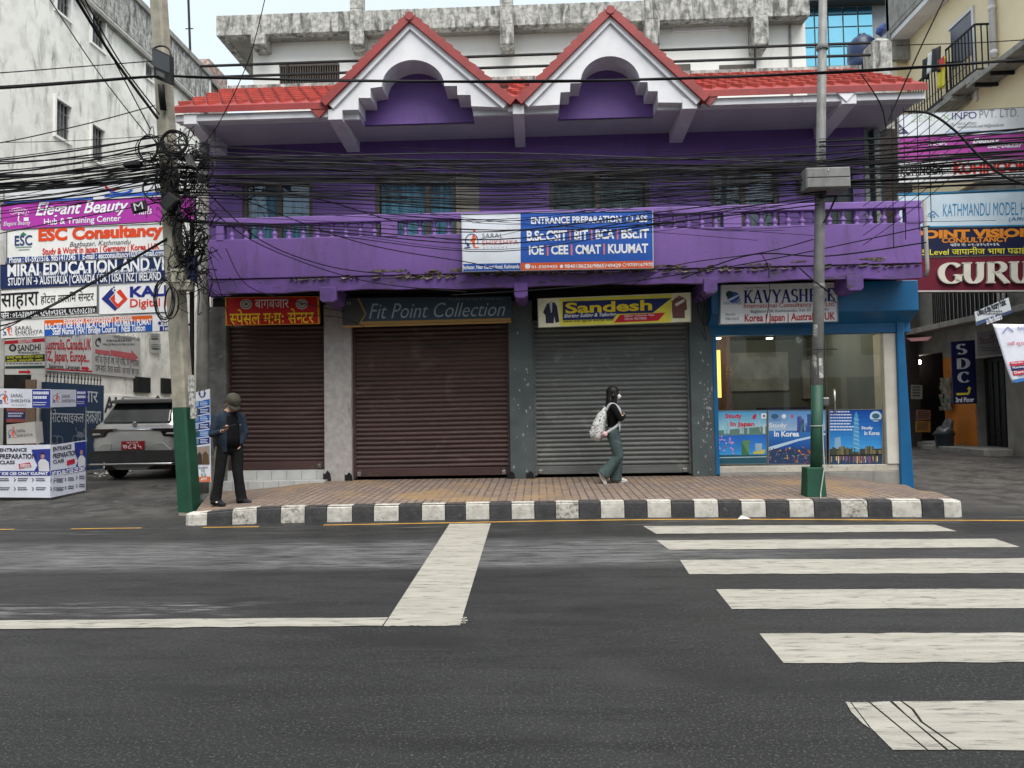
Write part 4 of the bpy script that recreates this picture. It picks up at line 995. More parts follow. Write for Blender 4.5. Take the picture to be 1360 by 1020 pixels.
b = sign('sign_board', 'white board on the stained wall listing countries in tall red letters', [(59.5, 443), (122.5, 441), (122.5, 496), (59.5, 492)], ('X', XW), (196, 194, 192))
b.text('Study in', 76, 441, 104, 449, (60, 50, 56), .01); b.text('Australia,Canada,UK', 57, 450, 121, 467, (178, 30, 44), .02); b.text('NZ, Japan, Europe...', 57, 466.5, 118, 484, (178, 30, 44), .02); b.text('Japanese, Language', 64, 484, 104.5, 491.5, BLK, .01)
b.poly([(107, 487), (114, 487.6), (114, 486.3), (118, 489.7), (114, 492.7), (114, 491.3), (107, 490.5)], (178, 30, 44)); b.rect(59.5, 490.5, 122, 492.5, (178, 30, 44)); b.finish(b.root)
b = sign('sign_board', 'grey-white notice on the stained wall with a long red arrow and faint Nepali lines', [(123, 442), (186.5, 449), (186.5, 503), (123, 496.5)], ('X', XW), (176, 174, 172))
b.text('Thinking & Educational Pvt. Ltd.', 147, 443, 185, 453, (70, 70, 74)); lines(b, 140, 451, 175, 455, 1, (90, 90, 90), seed=7); lines(b, 135, 456, 180, 460, 1, (110, 110, 110), seed=8); b.ring(129.5, 455, 3.6, 5.5, 1.6, (40, 44, 50), 60, 360); b.disc(131, 450.5, 2, 2.4, (40, 44, 50))
b.poly([(126, 463.8), (144, 466), (144, 472), (126, 469.3)], (176, 84, 90)); b.poly([(145, 464.5), (173, 469), (173, 464.5), (183, 475), (173, 482.5), (173, 477.5), (145, 472)], (176, 84, 90))
b.text('भरिष्ठ पाँच शिक्षा, रेन्वो परिषद, यस घर परामर्श', 126, 472, 184, 486, (88, 84, 84)); b.text('दक्ष सहित, वेल्डन कालिक ! यस प्रतिक्षा पूर्व', 126, 484, 184, 499, (88, 84, 84)); b.finish(b.root)
for (x0, y0, x1, y1, lb) in ((199.5, 442, 213, 454.5, 'small paper notice pasted on the stained wall, upper of two'), (200, 455, 214, 468, 'small paper notice with a black arrow pasted below another on the stained wall')):
    b = sign('paper_notice', lb, [(x0, y0), (x1, y0+1), (x1, y1+1), (x0, y1)], ('X', XW+.02), (176, 174, 168), t=.004, cat='notice')
    lines(b, x0+1, y0+2, x1-1, y1-3, 3, GRY, seed=int(x0*3)); b.rect(x0+2, (y0+y1)/2+1, x1-4, (y0+y1)/2+2.6, BLK, h=.007); b.finish(b.root)
# ---- on the purple building
b = sign('shop_sign', 'red dumpling shop sign with yellow Nepali lettering over the first brown shutter', [(299, 395), (423.5, 393.5), (424.5, 430), (300, 432.5)], ('Y', 12.55), (186, 20, 26), frame=(206, 150, 40), fw=.018)
b.text('बागबजार', 339, 398, 384, 409.5, (240, 220, 214)); b.text('स्पेसल म:मः सेन्टर', 305, 410, 417, 430.5, (240, 196, 30), .05)
for q in (327, 401): b.disc(q, 404, 8, 6.8, (190, 180, 170)); b.ring(q, 404, 6.2, 5.2, 1.2, (90, 80, 76), h=.006); b.disc(q, 404, 2.6, 2.2, (110, 96, 90), h=.006)
b.finish(b.root)
b = sign('shop_sign', 'weathered dark slate sign with silver italic lettering and a golden lower strip', [(453, 396), (679, 394), (679.5, 426), (455, 432)], ('Y', 12.7), (52, 68, 82), frame=(70, 74, 76), fw=.012)
b.rect(455, 425, 679, 432, (160, 122, 66)); b.poly([(454, 397), (475, 396), (485, 417), (476, 432), (456, 432)], (66, 66, 64), h=.005); b.poly([(475, 396), (477, 396), (487, 417), (478, 432), (476, 432), (485, 417)], (160, 128, 72), h=.0056)
b.text('Fit Point Collection', 490, 402, 671, 421.5, (150, 160, 166), -.004, .35); b.text('The Style Quality & Modernity', 595, 395.5, 668, 399.5, (110, 122, 130), 0, .3); b.text('n', 461, 401, 466, 405, (150, 156, 160)); b.finish(b.root)
Z6 = (590, 270, .2132)
b = sign('shop_banner', 'large white and blue academy banner fixed across the purple balcony', [(105, 66), (1300, 46), (1304, 405), (114, 426)], ('Y', 11.98), (222, 228, 238), Z6, t=.07, cat='banner', frame=(190, 196, 204), fw=.01)
b.poly([(478, 60), (1299, 46), (1303, 405), (478, 418)], (38, 88, 176), h=.003); b.rect(478, 365, 1303, 412, (214, 92, 44), h=.0045); b.rect(112, 375, 477, 422, (38, 78, 160))
b.text('ENTRANCE PREPARATION  CLASS', 543, 80, 1266, 124, WHT, .03)
for (t_, a, y0, c_, y1) in (('B.Sc.CSIT', 517, 169, 768, 234), ('BIT', 812, 166, 898, 228), ('BCA', 945, 163, 1060, 224), ('BSc.IT', 1105, 160, 1275, 220), ('IOE', 530, 264, 623, 322), ('CEE', 668, 261, 775, 320), ('CMAT', 820, 258, 978, 317), ('KUUMAT', 1022, 253, 1270, 312)): b.text(t_, a, y0, c_, y1, WHT, .035)
for (x, y) in ((787, 200), (921, 197), (1081, 193), (647, 294), (796, 291), (998, 286)): b.rect(x-5, y-33, x+5, y+33, (226, 120, 110), h=.006)
b.disc(522, 396, 17, 13, WHT, h=.006); b.ring(522, 388, 18, 10, 5, WHT, 180, 360, h=.0065); b.disc(733, 393, 11, 11, WHT, h=.006); b.ring(1124, 384, 12, 12, 3, WHT, h=.006)
b.text('01-5359455', 546, 386, 708, 405, WHT, .02); b.text('9840186236/9865749429', 752, 378, 1102, 402, WHT, .02); b.text('9709167970', 1142, 371, 1300, 394, WHT, .02); b.text('Bagbazar, Near Kumari Hotel, Kathmandu', 116, 384, 470, 416, WHT, .02)
saral_logo(b, 172, 235, 42); b.text('SARAL', 238, 188, 366, 215, (84, 88, 104), -.005, space=1.1); b.text('SHIKSHYA', 238, 230, 464, 259, (214, 92, 66), -.005, space=1.1); b.text('ACADEMY', 242, 271, 396, 284, GRY, -.01, space=1.7); b.finish(b.root)
b = sign('shop_sign', 'cream and yellow tailoring sign with a suit picture over the grey shutter', [(135, 627), (950, 594), (951, 750), (140, 780)], ('Y', 12.55), (226, 222, 190), A7, frame=(190, 188, 178), fw=.012)
b.poly([(250, 628), (850, 604), (845, 752), (258, 772)], (224, 212, 78), h=.003); b.poly([(270, 642), (850, 623), (748, 702), (560, 708), (540, 734), (270, 742)], (30, 40, 96), h=.0042); b.text('Sandesh', 284, 640, 745, 698, (236, 206, 36), .03)
b.text('Shirting Suiting & Tailoring', 277, 704, 556, 729, WHT, .02, .25); b.poly([(575, 713), (815, 701), (778, 744), (543, 754)], (196, 28, 48), h=.0048); b.text('Bagbazar, Kathmandu, Nepal', 600, 709, 755, 724, WHT); b.text('Mob.No. 9841590696', 600, 726, 716, 739, WHT); b.text('वस्त्र तथा सुटिङ सर्टिङ टेलर', 272, 736, 540, 753, (40, 44, 40), .01, .2)
b.poly([(165, 700), (185, 655), (205, 645), (228, 648), (240, 668), (252, 750), (232, 755), (225, 720), (222, 757), (180, 757), (178, 716)], (40, 44, 64), h=.006); b.poly([(200, 648), (214, 648), (212, 700), (206, 700)], (226, 226, 226), h=.007); b.poly([(205, 652), (209, 652), (210, 695), (206, 698)], (70, 90, 130), h=.0076)
b.poly([(850, 640), (872, 620), (905, 618), (926, 634), (930, 685), (918, 690), (918, 730), (855, 730), (850, 690)], (112, 72, 66), h=.006); b.poly([(866, 655), (912, 628), (920, 640), (872, 668)], (216, 208, 200), h=.007); b.disc(889, 618, 9, 8, (150, 112, 92), h=.0065); b.finish(b.root)
b = sign('shop_sign', 'white consultancy lightbox with navy and red lettering on the blue canopy', [(956.7, 378.7), (1112, 374.8), (1113, 427), (955.7, 430.7)], ('Y', 12.6), (226, 228, 230), t=.09, frame=(150, 156, 164), fw=.012)
b.text('KAVYASHREE', 988, 383.5, 1109, 402, (34, 34, 122), serif=True, thin=.075); b.text('International Consultancy Pvt. Ltd.', 988, 401.8, 1109, 410, (186, 50, 50), .005); b.text('Bagbazar-28, Kathmandu, Tel. 01-5345591', 997, 410.5, 1100, 415.5, (80, 84, 90))
b.text('Korea | Japan | Australia | UK', 989, 416, 1109, 429, (176, 24, 34), .02); b.text('Study', 963, 415.5, 977, 420, (120, 140, 130)); b.text('Abroad', 963, 421, 981, 425, (120, 140, 130)); b.text('KAVYASHREE', 961, 401, 985, 404.5, (60, 90, 160)); b.text('Reg. No. 184301/65', 989, 381, 1017, 383.6, GRY)
b.disc(974, 394, 8.5, 6.5, (58, 92, 170)); b.disc(969, 391, 5, 4.6, (40, 70, 74), h=.0056); b.ring(975, 396, 9.5, 6, 1.4, (40, 60, 150), 10, 170, h=.006); b.poly([(966, 398), (983, 390), (984, 392), (968, 400.5)], (190, 210, 235), h=.0062); b.finish(b.root)
# ---- right-hand stack over the side lane
SG_R = 'sign boards stacked beside the right side lane'
T5 = (1180, 130, .13235)
b = sign('sign_board', 'white company board with thin grey and blue capitals, topmost of the right-hand stack', [(98, 165), (1420, 88), (1420, 345), (98, 400)], ('Y', 16.9, 16.6), (226, 230, 236), T5, group=SG_R)
b.text('ZENI', 225, 172, 470, 235, (186, 206, 176), -.01); b.text('X', 545, 165, 625, 220, (150, 186, 130), .0); b.text('INFO', 645, 143, 892, 212, (70, 80, 130), .0); b.text('PVT. LTD.', 920, 115, 1305, 196, (120, 120, 126), -.012); b.text('Ph. : +977-01-4770022', 640, 248, 890, 272, GRY); b.text('www.zenixinfo.com, email: info@zenixinfo.com', 700, 262, 1160, 306, GRY)
b.rect(600, 330, 935, 352, (176, 196, 226)); b.rect(980, 325, 1305, 352, (176, 196, 226)); b.poly([(98, 250), (210, 358), (98, 366)], (70, 66, 100)); b.text('S', 104, 300, 140, 345, WHT); b.finish(b.root)
b = sign('sign_board', 'magenta board with white script, second from the top of the right-hand stack', [(98, 402), (1420, 347), (1420, 606), (98, 642)], ('Y', 16.9, 16.6), (176, 70, 160), T5, group=SG_R)
b.text('Elegant', 405, 425, 600, 490, WHT, .02, .35); b.text('Beauty', 850, 395, 1130, 470, WHT, .03, .35); b.text('Hub & Training Center', 520, 555, 900, 615, WHT, .01); b.text('Bagbazar', 1000, 440, 1355, 520, WHT, .02, .3); b.finish(b.root)
b = sign('sign_board', 'white board with tall black and red condensed capitals in the right-hand stack', [(98, 644), (1420, 608), (1420, 812), (98, 872)], ('Y', 16.9, 16.6), (228, 228, 226), T5, group=SG_R)
b.text('KOHINOOR', 120, 684, 562, 776, (40, 36, 44), .03); b.text('KOHINOOR', 660, 640, 1400, 756, (200, 40, 40), .05); b.text('All Kind', 1150, 762, 1385, 815, (60, 60, 60)); lines(b, 130, 800, 540, 830, 1, GRY, seed=5); b.finish(b.root)
b = sign('sign_board', 'pale blue school board with thin cyan capitals in the right-hand stack', [(690, 68), (1400, 44), (1400, 240), (690, 250)], ('Y', 16.8, 16.6), (206, 222, 232), A8, group=SG_R)
b.rect(690, 54, 1400, 68, (40, 150, 200)); b.rect(690, 238, 1400, 246, (40, 150, 200)); b.text('KATHMANDU MODEL H', 932, 118, 1368, 186, (52, 138, 184), -.004); b.text('(Affili', 1280, 193, 1372, 220, (52, 110, 170)); b.text('HS', 842, 178, 890, 198, (60, 130, 180)); b.line(852, 180, 880, 162, 5, (60, 130, 180)); b.line(880, 162, 910, 192, 5, (60, 130, 180)); b.finish(b.root)
b = sign('sign_board', 'navy board with orange capitals and a yellow Nepali line in the right-hand stack', [(690, 257), (1400, 243), (1400, 390), (690, 402)], ('Y', 16.75, 16.6), (26, 32, 66), A8, group=SG_R)
b.text('POINT VISION', 776, 258, 1412, 304, (226, 140, 44), .055); b.text('CONSULTANCY', 925, 300, 1280, 328, (226, 140, 44), .04); b.text('फोन नं: ०१-४२५१०३६', 970, 328, 1230, 349, WHT, .02); b.text('N5 Level जापानीज भाषा पढाई', 780, 352, 1372, 396, (230, 220, 60), .02); b.finish(b.root)
b = sign('sign_board', 'maroon board with big raised cream Roman capitals, lowest of the right-hand stack', [(690, 412), (1400, 394), (1400, 590), (690, 592)], ('Y', 16.7, 16.55), (108, 26, 46), A8, group=SG_R, t=.12)
b.rect(690, 582, 1400, 592, (200, 190, 186)); b.text('GURU', 898, 434, 1392, 552, (226, 222, 206), serif=True, h=.075, thick=.06, stem=.24, thin=.07); b.finish(b.root)
T8 = (1180, 370, .13235)
b = sign('sign_board', 'small white notary board hanging askew with a blue lower strip', [(865, 335), (1205, 190), (1240, 345), (885, 472)], ('Y', 15.4), (206, 212, 216), T8, t=.02)
b.text('Office of the Notary Public', 880, 245, 1190, 345, (30, 32, 44), .03); lines(b, 935, 320, 1150, 350, 1, GRY, seed=3); lines(b, 950, 345, 1180, 375, 1, GRY, seed=9); b.poly([(880, 432), (1234, 315), (1240, 345), (885, 472)], (70, 84, 120), h=.004)
b.text('Lal Mani Bhattarai', 975, 372, 1140, 436, WHT, .03); b.finish(b.root)
T3 = (1200, 440, .11765)
b = sign('sign_board', 'tall navy board with stacked white Roman capitals and a yellow turn arrow', [(535, 118), (805, 98), (832, 815), (562, 822)], ('Y', 18.6), (16, 20, 66), T3, t=.04)
for ch, x0, y0, x1, y1 in (('S', 592, 142, 716, 262), ('D', 600, 302, 752, 425), ('C', 606, 458, 742, 580)): b.text(ch, x0, y0, x1, y1, (200, 202, 206), serif=True, stem=.26, thin=.08)
b.poly([(596, 698), (715, 694), (730, 680), (730, 655), (712, 656), (740, 620), (768, 652), (752, 654), (752, 690), (730, 718), (598, 722)], (222, 200, 60)); b.text('3rd Floor', 588, 745, 795, 800, WHT, .03); b.finish(b.root)
b = sign('sign_board', 'unlit grey study sign over the dark doorway', [(1297, 441), (1331, 437), (1334, 470), (1299, 473)], ('Y', 17.8), (112, 108, 106), t=.08)
b.text('Study Pa', 1301, 446, 1332, 459, (92, 62, 62), .01); b.poly([(1312, 443), (1318, 446), (1324, 441), (1318, 449)], (84, 60, 60)); lines(b, 1303, 461, 1328, 468, 2, (84, 80, 80)); b.finish(b.root)
b = Board([(1319, 430), (1376, 431), (1384, 501), (1344.5, 508.5)], ('Y', 13.4))
b.root = thing('cloth_banner', 'white cloth banner hung at a slant with blue and red print', 'banner', (b.c[2]+b.c[3])/2)
N = 14; mb = MB(); vs = []
for j in range(N+1):
    for i in range(N+1): vs.append(b.at(i/N, j/N, .012*math.sin(i*.9+j*.5)*(j/N)-.016))
mb.add(vs, [(j*(N+1)+i, j*(N+1)+i+1, (j+1)*(N+1)+i+1, (j+1)*(N+1)+i) for j in range(N) for i in range(N)])
o = mb.build('cloth', paint(224, 226, 238), b.root, True); sf = o.modifiers.new('thick', 'SOLIDIFY'); sf.thickness = .003; sf.offset = -1
b.poly([(1331, 442), (1338, 433.5), (1347, 440.5), (1345, 440.8), (1338, 435.5), (1333, 442)], (110, 130, 180)); b.text('KATHMANDU', 1352, 433, 1380, 438.5, (70, 90, 170)); b.text('नयाँ सूचना', 1337, 453, 1366, 460, (196, 60, 80)); b.text('भर्ना', 1362, 460, 1374, 466, (60, 60, 120))
for (x0, y0, x1, y1, c_, t_) in ((1341, 479, 1376, 484.5, (206, 36, 62), 'Nursing'), (1342.5, 485.2, 1377, 490.5, (36, 40, 96), 'Pharmacy'), (1344.5, 491.2, 1379, 496.5, (206, 36, 62), 'Dental'), (1346, 501.5, 1380, 505.5, (56, 120, 190), '')):
    b.rect(x0, y0, x1, y1, c_, h=.005)
    if t_: b.text(t_, x0+2, y0+1, x0+18, y1-.8, WHT, .02, h=.008)
b.finish(b.root)
# ---- posters on the shop glass
def poster(lb, quad, bgc): return sign('window_poster', lb, quad, ('Y', YF-.016), bgc, t=.003, cat='poster', group='posters along the shop window')
rp = random.Random(11)
def bands(b, x0, y0, x1, y1, c0, c1, n=9):
    """printed colour wash of a photographic sky or water"""
    for i in range(n): t = i/(n-1); b.rect(x0, y0+(y1-y0)*i/n, x1, y0+(y1-y0)*(i+1)/n, tuple(int(p+(q-p)*t) for p, q in zip(c0, c1)), h=.0033)
b = poster('window poster with red study-in-Japan lettering over cherry blossom and a bay', [(951, 545), (1018.5, 544.5), (1019, 616.5), (952, 617)], (110, 176, 206))
bands(b, 951, 545.5, 1019, 573, (84, 160, 206), (176, 212, 220)); bands(b, 951.4, 577, 1018.8, 605, (40, 104, 196), (60, 150, 214)); b.rect(951, 604, 1019, 617, (40, 84, 100), h=.0038); b.poly([(951, 572), (1019, 566), (1019, 577), (951, 579)], (96, 130, 120), h=.0040)
for i in range(7): x = 956+rp.random()*58; b.rect(x, 556+rp.random()*8, x+rp.uniform(2, 4), 576, (140+rp.randrange(50), 180+rp.randrange(30), 205), h=.0042)
b.rect(985, 587, 995, 604, (64, 112, 70), h=.005); b.poly([(985, 587), (989, 584), (999, 586), (995, 588), (995, 604)], (96, 140, 100), h=.0054); b.rect(1003, 589, 1012, 601, (150, 176, 190), h=.005); b.poly([(1000, 600), (1017, 597), (1014, 603), (1000, 603)], (196, 186, 90), h=.0056); b.line(951, 608, 1019, 606.5, 1.2, (170, 190, 196), h=.0056)
for i in range(26): x, y = 952+rp.random()*22, 578+rp.random()*24; b.disc(x, y, 1.5, 1.2, (196, 150, 204), h=.0062, n=6)
b.rect(1011, 549, 1018, 556, (236, 236, 240), h=.005); b.disc(1014.5, 552.5, 1.4, 1.6, (40, 30, 40), h=.0062); b.poly([(1000, 552), (1004, 549), (1004, 553), (1003, 557), (999, 556)], (196, 40, 60), h=.005); b.line(1006, 547, 1010, 573, .7, (190, 190, 190))
b.text('Study', 963, 549.5, 985.5, 557, (206, 34, 48), .03); b.text('In Japan', 970, 560, 1002, 568, (206, 34, 48), .03); b.finish(b.root)
b = poster('window poster with white study-in-Korea lettering over a city and bridge, left of the green pole', [(1019.6, 544.5), (1097, 544), (1097.4, 617), (1020, 616.8)], (96, 140, 190))
bands(b, 1020, 545, 1097, 572, (92, 148, 206), (160, 186, 214)); bands(b, 1020.2, 572, 1097.2, 596, (54, 120, 190), (26, 78, 150)); b.rect(1020, 594, 1097.3, 617, (44, 62, 96))
for i in range(14): x = 1056+rp.random()*36; y = 552+rp.random()*16; b.rect(x, y, x+rp.uniform(2, 5), 574, (60+rp.randrange(50), 90+rp.randrange(40), 150+rp.randrange(30)), h=.0042)
b.rect(1072, 550, 1077, 574, (50, 84, 150), h=.005); b.poly([(1020, 594), (1060, 583), (1097, 575), (1097, 577.5), (1060, 586), (1020, 599)], (180, 206, 226), h=.0054)
for i in range(90): x, y = 1020.5+rp.random()*74, 593+rp.random()*21; q = rp.choice([(176, 104, 60), (206, 160, 90), (80, 90, 120), (150, 70, 80), (110, 130, 150)]); b.rect(x, y, x+rp.uniform(.8, 2.6), y+rp.uniform(.8, 3), q, h=.005+rp.random()*.0015)
b.text('Study', 1021, 562, 1045, 569.5, (216, 222, 232), .03); b.text('In Korea', 1028, 572.5, 1061, 580, (236, 238, 242), .03); b.disc(1029, 553, 5, 3.4, (60, 100, 130)); b.disc(1041, 553, 3, 3, (230, 232, 236)); b.text('KAVYASHREE', 1022, 557, 1037, 559, (60, 90, 160)); b.disc(1052, 553, 1.6, 2.8, (200, 80, 90)); b.finish(b.root)
b = poster('deep blue window poster with a lone tower and bullet list on the door', [(1100.5, 543.7), (1172, 543.2), (1172, 617.3), (1100.7, 617.5)], (22, 92, 178))
bands(b, 1100.8, 544, 1171.8, 597, (14, 74, 160), (64, 150, 214)); b.rect(1100.8, 596, 1171.8, 606, (60, 62, 58), h=.004); b.rect(1100.6, 605, 1172, 617.4, (44, 66, 92))
b.poly([(1132, 600), (1134.5, 552), (1137, 546), (1139.5, 552), (1142, 600)], (78, 150, 196), h=.005)
for k in range(8): b.line(1133.5, 556+k*5.4, 1141, 558+k*5.4, .6, (170, 210, 226), h=.0056)
b.poly([(1108, 596), (1108.5, 582), (1116, 580), (1117, 596)], (130, 168, 196), h=.005)
for i in range(40): x = 1101+rp.random()*70; y = 592+rp.random()*9; b.rect(x, y, x+rp.uniform(1, 4), 604, rp.choice([(64, 72, 60), (96, 92, 64), (44, 52, 54), (120, 110, 80)]), h=.0042+rp.random()*.001)
for i in range(34): x = 1101+rp.random()*70; b.rect(x, 606, x+rp.uniform(.6, 1.8), 609+rp.random()*7, rp.choice([(196, 150, 70), (160, 90, 60), (206, 196, 150), (110, 90, 140)]), h=.0052)
b.line(1100.7, 605, 1172, 603.5, 1.4, (22, 26, 30), h=.006); lines(b, 1102.5, 546, 1134, 574, 7, (220, 226, 236), fill=.4, seed=2); b.disc(1163, 553, 8, 7, (190, 216, 232)); b.disc(1163, 552.5, 5, 3.6, (60, 100, 130), h=.0056); b.rect(1157, 557, 1169, 558.5, (60, 100, 140), h=.0056)
b.text('Study', 1144, 566, 1159, 571.5, (230, 234, 240), .02); b.text('In Korea', 1148, 572.5, 1168, 578, (230, 234, 240), .02); b.finish(b.root)
# ================================================================== NEIGHBOURING BUILDINGS
def wall_x(X, y0, y1, z0, z1, holes, depth, face):       # wall in a plane of constant X; face = +1 looks towards +X
    t = MB(); wall_holes(t, y0, y1, z0, z1, 0, holes, depth)
    o = MB(); o.add([(X-face*v[1], v[0], v[2]) for v in t.v], t.f); return o
def barred_window(par, X, y0, y1, z0, z1, face, nb=5, name='window'):
    f = MB(); d = face*.05
    xa, xb = sorted((X-face*.06, X+d))
    for (a, b, c, e) in ((y0, y1, z0, z0+.06), (y0, y1, z1-.06, z1), (y0, y0+.06, z0+.06, z1-.06), (y1-.06, y1, z0+.06, z1-.06)): f.box(xa, a, c, xb, b, e)
    wv = f.build(name, M['far_white'] if face > 0 else M['black'], par)
    g = MB(); x = X-face*.13; g.quad((x, y0, z0), (x, y1, z0), (x, y1, z1), (x, y0, z1)); g.build('pane', mat('dull_pane', (.10, .105, .105, 1), (.16, .165, .16, 1), 2, rough=.2), wv)
    b = MB()
    for i in range(1, nb): y = y0+(y1-y0)*i/nb; b.box(X-face*.02-.01, y-.012, z0+.06, X-face*.02+.01, y+.012, z1-.06)
    for z in (z0+(z1-z0)*.35, z0+(z1-z0)*.7): b.box(X-face*.03-.006, y0+.06, z-.012, X-face*.03+.006, y1-.06, z+.012)
    b.build('window_bars', M['steel'], wv)
# ---- white building, left of the side lane
WB = thing('side_building', 'tall stained whitewashed building with small barred windows beside the left side lane', 'building', (-13.5, 19, 0))
X0 = -11.4
wins = [(71, 95, 125.5, 181), (119, 139, 160, 212), (72, 95, -46, 14), (119, 140, 9, 57), (190, 204, 77, 101)]
H = []
for (a, b, t, u) in wins:
    pa, pb = PX(a, t, X0), PX(b, t, X0); H.append((pa.y, pb.y, PX(a, u, X0).z, pa.z))
zr = PX(240, 64, X0).z; zc = PX(160, 47, X0).z
Yend = PX(277, 110, X0).y
wall_x(X0, 10.5, Yend, 0, zr, H, .16, 1).build('flank_wall', M['old_white'], WB)
mb = MB(); mb.box(-17, Yend-.01, 0, X0-.002, Yend+.2, zr); mb.box(-17, 10.3, 0, X0-.002, 10.498, zr); mb.box(-17, 10.5, zr-.2, X0-.2, Yend, zr-.1); mb.build('end_wall', M['old_white'], WB)
mb = MB(); mb.box(X0+.002, 10.5, zc-.07, X0+.14, Yend+.1, zc+.05); mb.build('string_course', M['conc'], WB, False, .01)
mb = MB(); mb.box(X0-.15, 10.5, zr-.02, X0+.10, Yend+.15, zr+.16); mb.build('roof_coping', M['conc'], WB, False, .01)
mb = MB(); mb.box(X0+.003, 13, zr-1.15, X0+.02, Yend, zr-.025); mb.build('weathered_parapet', M['mossy'], WB)
for i, h in enumerate(H): barred_window(WB, X0, *h, 1, 5)
mb = MB(); a, b = PX(177, 500, X0), PX(197, 522, X0); mb.box(X0+.005, a.y, b.z, X0+.07, b.y, a.z); c, d = PX(213, 502, X0), PX(225, 523, X0); mb.box(X0+.005, c.y, d.z, X0+.07, d.y, c.z); mb.build('vent_opening', M['dark_recess'], WB)
mb = MB(); a, b = PX(137, 524, X0), PX(232, 524, X0); mb.box(X0+.004, a.y, .05, X0+.03, b.y, a.z); mb.build('dado', M['far_white'], WB)
bb = Board([(138, 525), (165, 526), (165, 552), (138, 553)], ('X', X0+.04)); bb.text('AU', 138, 527, 164, 548, (60, 64, 70), .02); bb.finish(WB)
# little brick stair head and antenna on the roof of the lane end
st = thing('roof_hut', 'crumbling brick stair head at the far end of the stained white building', 'hut', (-11.0, 26, 0))
p0 = PY(246, 118, 25.0); p1 = PY(278, 78, 25.0)
mb = MB(); mb.box(p0.x, 25, 0, p1.x, 26.5, p1.z); mb.build('wall', mat('old_brick', (.26, .15, .12, 1), (.40, .36, .32, 1), 6, 8, .42, .6, rough=.95, bump=.6), st)
mb = MB(); q = PY(283, 110, 25); mb.hexa([(p0.x-.3, 24.7, p1.z), (q.x, 24.7, p1.z-.9), (q.x, 24.7, p1.z-.8), (p0.x-.3, 24.7, p1.z+.1), (p0.x-.3, 26.8, p1.z), (q.x, 26.8, p1.z-.9), (q.x, 26.8, p1.z-.8), (p0.x-.3, 26.8, p1.z+.1)]); mb.build('tin_roof', M['steel'], st)
an = thing('roof_mast', 'thin black antenna mast standing against the pale sky', 'mast', PY(253, 80, 25.4))
a, b = PY(253, 80, 25.4), PY(249.5, -20, 25.4); c = PY(251.5, 38, 25.4)
mb = MB(); mb.tube([a, b], .045, 6); mb.build('pole', M['black'], an)
mb = MB(); mb.tube([c+Vector((-.14, 0, 0)), c+Vector((.14, 0, 0))], .02, 5); mb.build('crossbar', M['black'], an)
# lane end and blue gate
le = thing('lane_end_wall', 'dark wall closing the left side lane behind the silver car', 'wall', (-8, 24.5, 0))
mb = MB(); mb.box(X0+.02, 24.4, 0, XL-.02, 24.7, 4.6); mb.build('wall_face', M['conc'], le)
mb = MB(); mb.box(-8.5, 24.33, .02, -6.4, 24.398, 3.2); mb.build('louvre_door', M['dark_recess'], le)
XG = -11.2
gt = thing('blue_gate', 'blue painted workshop wall with white Nepali lettering, motorcycle drawings and spikes on top', 'gate', PX(100, 612, XG))
a, b = PX(62, 505, XG), PX(138, 514, XG)
mb = MB(); mb.box(XG-.12, a.y, 0, XG, b.y, (a.z+b.z)/2); mb.build('panel', M['blue_wall'], gt)
mb = MB(); zz = (a.z+b.z)/2
for i in range(17):
    y = a.y+(b.y-a.y)*(i+.5)/17; mb.tube([(XG-.06, y, zz), (XG-.05, y, zz+.14)], .012, 4); mb.lathe((XG-.05, y, zz+.12), [(.03, 0), (.012, .05), (.002, .14)], 5)
mb.build('spikes', M['black'], gt)
bb = Board([(64, 506), (137, 514), (137, 610), (64, 618)], ('X', XG+.004))
bb.text('मोटरसाइकल', 66, 544, 109, 563, (176, 182, 190), .005); bb.text('वर्कशप', 112, 546, 133.5, 563, (176, 182, 190), .005); bb.text('कुमार', 96, 519, 129, 540, (176, 182, 190), .02)
for (x, y) in ((71, 584), (78, 585), (98, 584), (110, 584)): bb.ring(x, y, 4.2, 6, 1, (110, 120, 132))
bb.poly([(98, 580), (102, 573), (108, 575), (111, 580), (106, 582)], (110, 120, 132)); bb.line(100, 575, 98, 567, 1.1, (110, 120, 132)); bb.line(109, 575, 110, 568, 1.1, (110, 120, 132)); bb.line(72, 580, 77, 579, 1.3, (110, 120, 132))
bb.finish(gt)
sh = thing('shed_front', 'dark timber shed front behind the promotion counter', 'shed', (-10.7, 15.1, 0))
a, b = PY(-60, 400, 15.05), PY(36, 400, 15.05)
mb = MB(); mb.box(a.x, 15.05, 0, b.x, 15.2, 4.9); mb.build('wall', M['dark_recess'], sh)
mb = MB(); mb.box(PY(34, 500, 14.98).x, 14.98, 0, PY(47, 500, 14.98).x, 15.03, 2.35); mb.build('timber_leaf', mat('raw_timber', (.22, .15, .10, 1), (.15, .10, .065, 1), 4, stretch=(4, 1, .5)), sh)
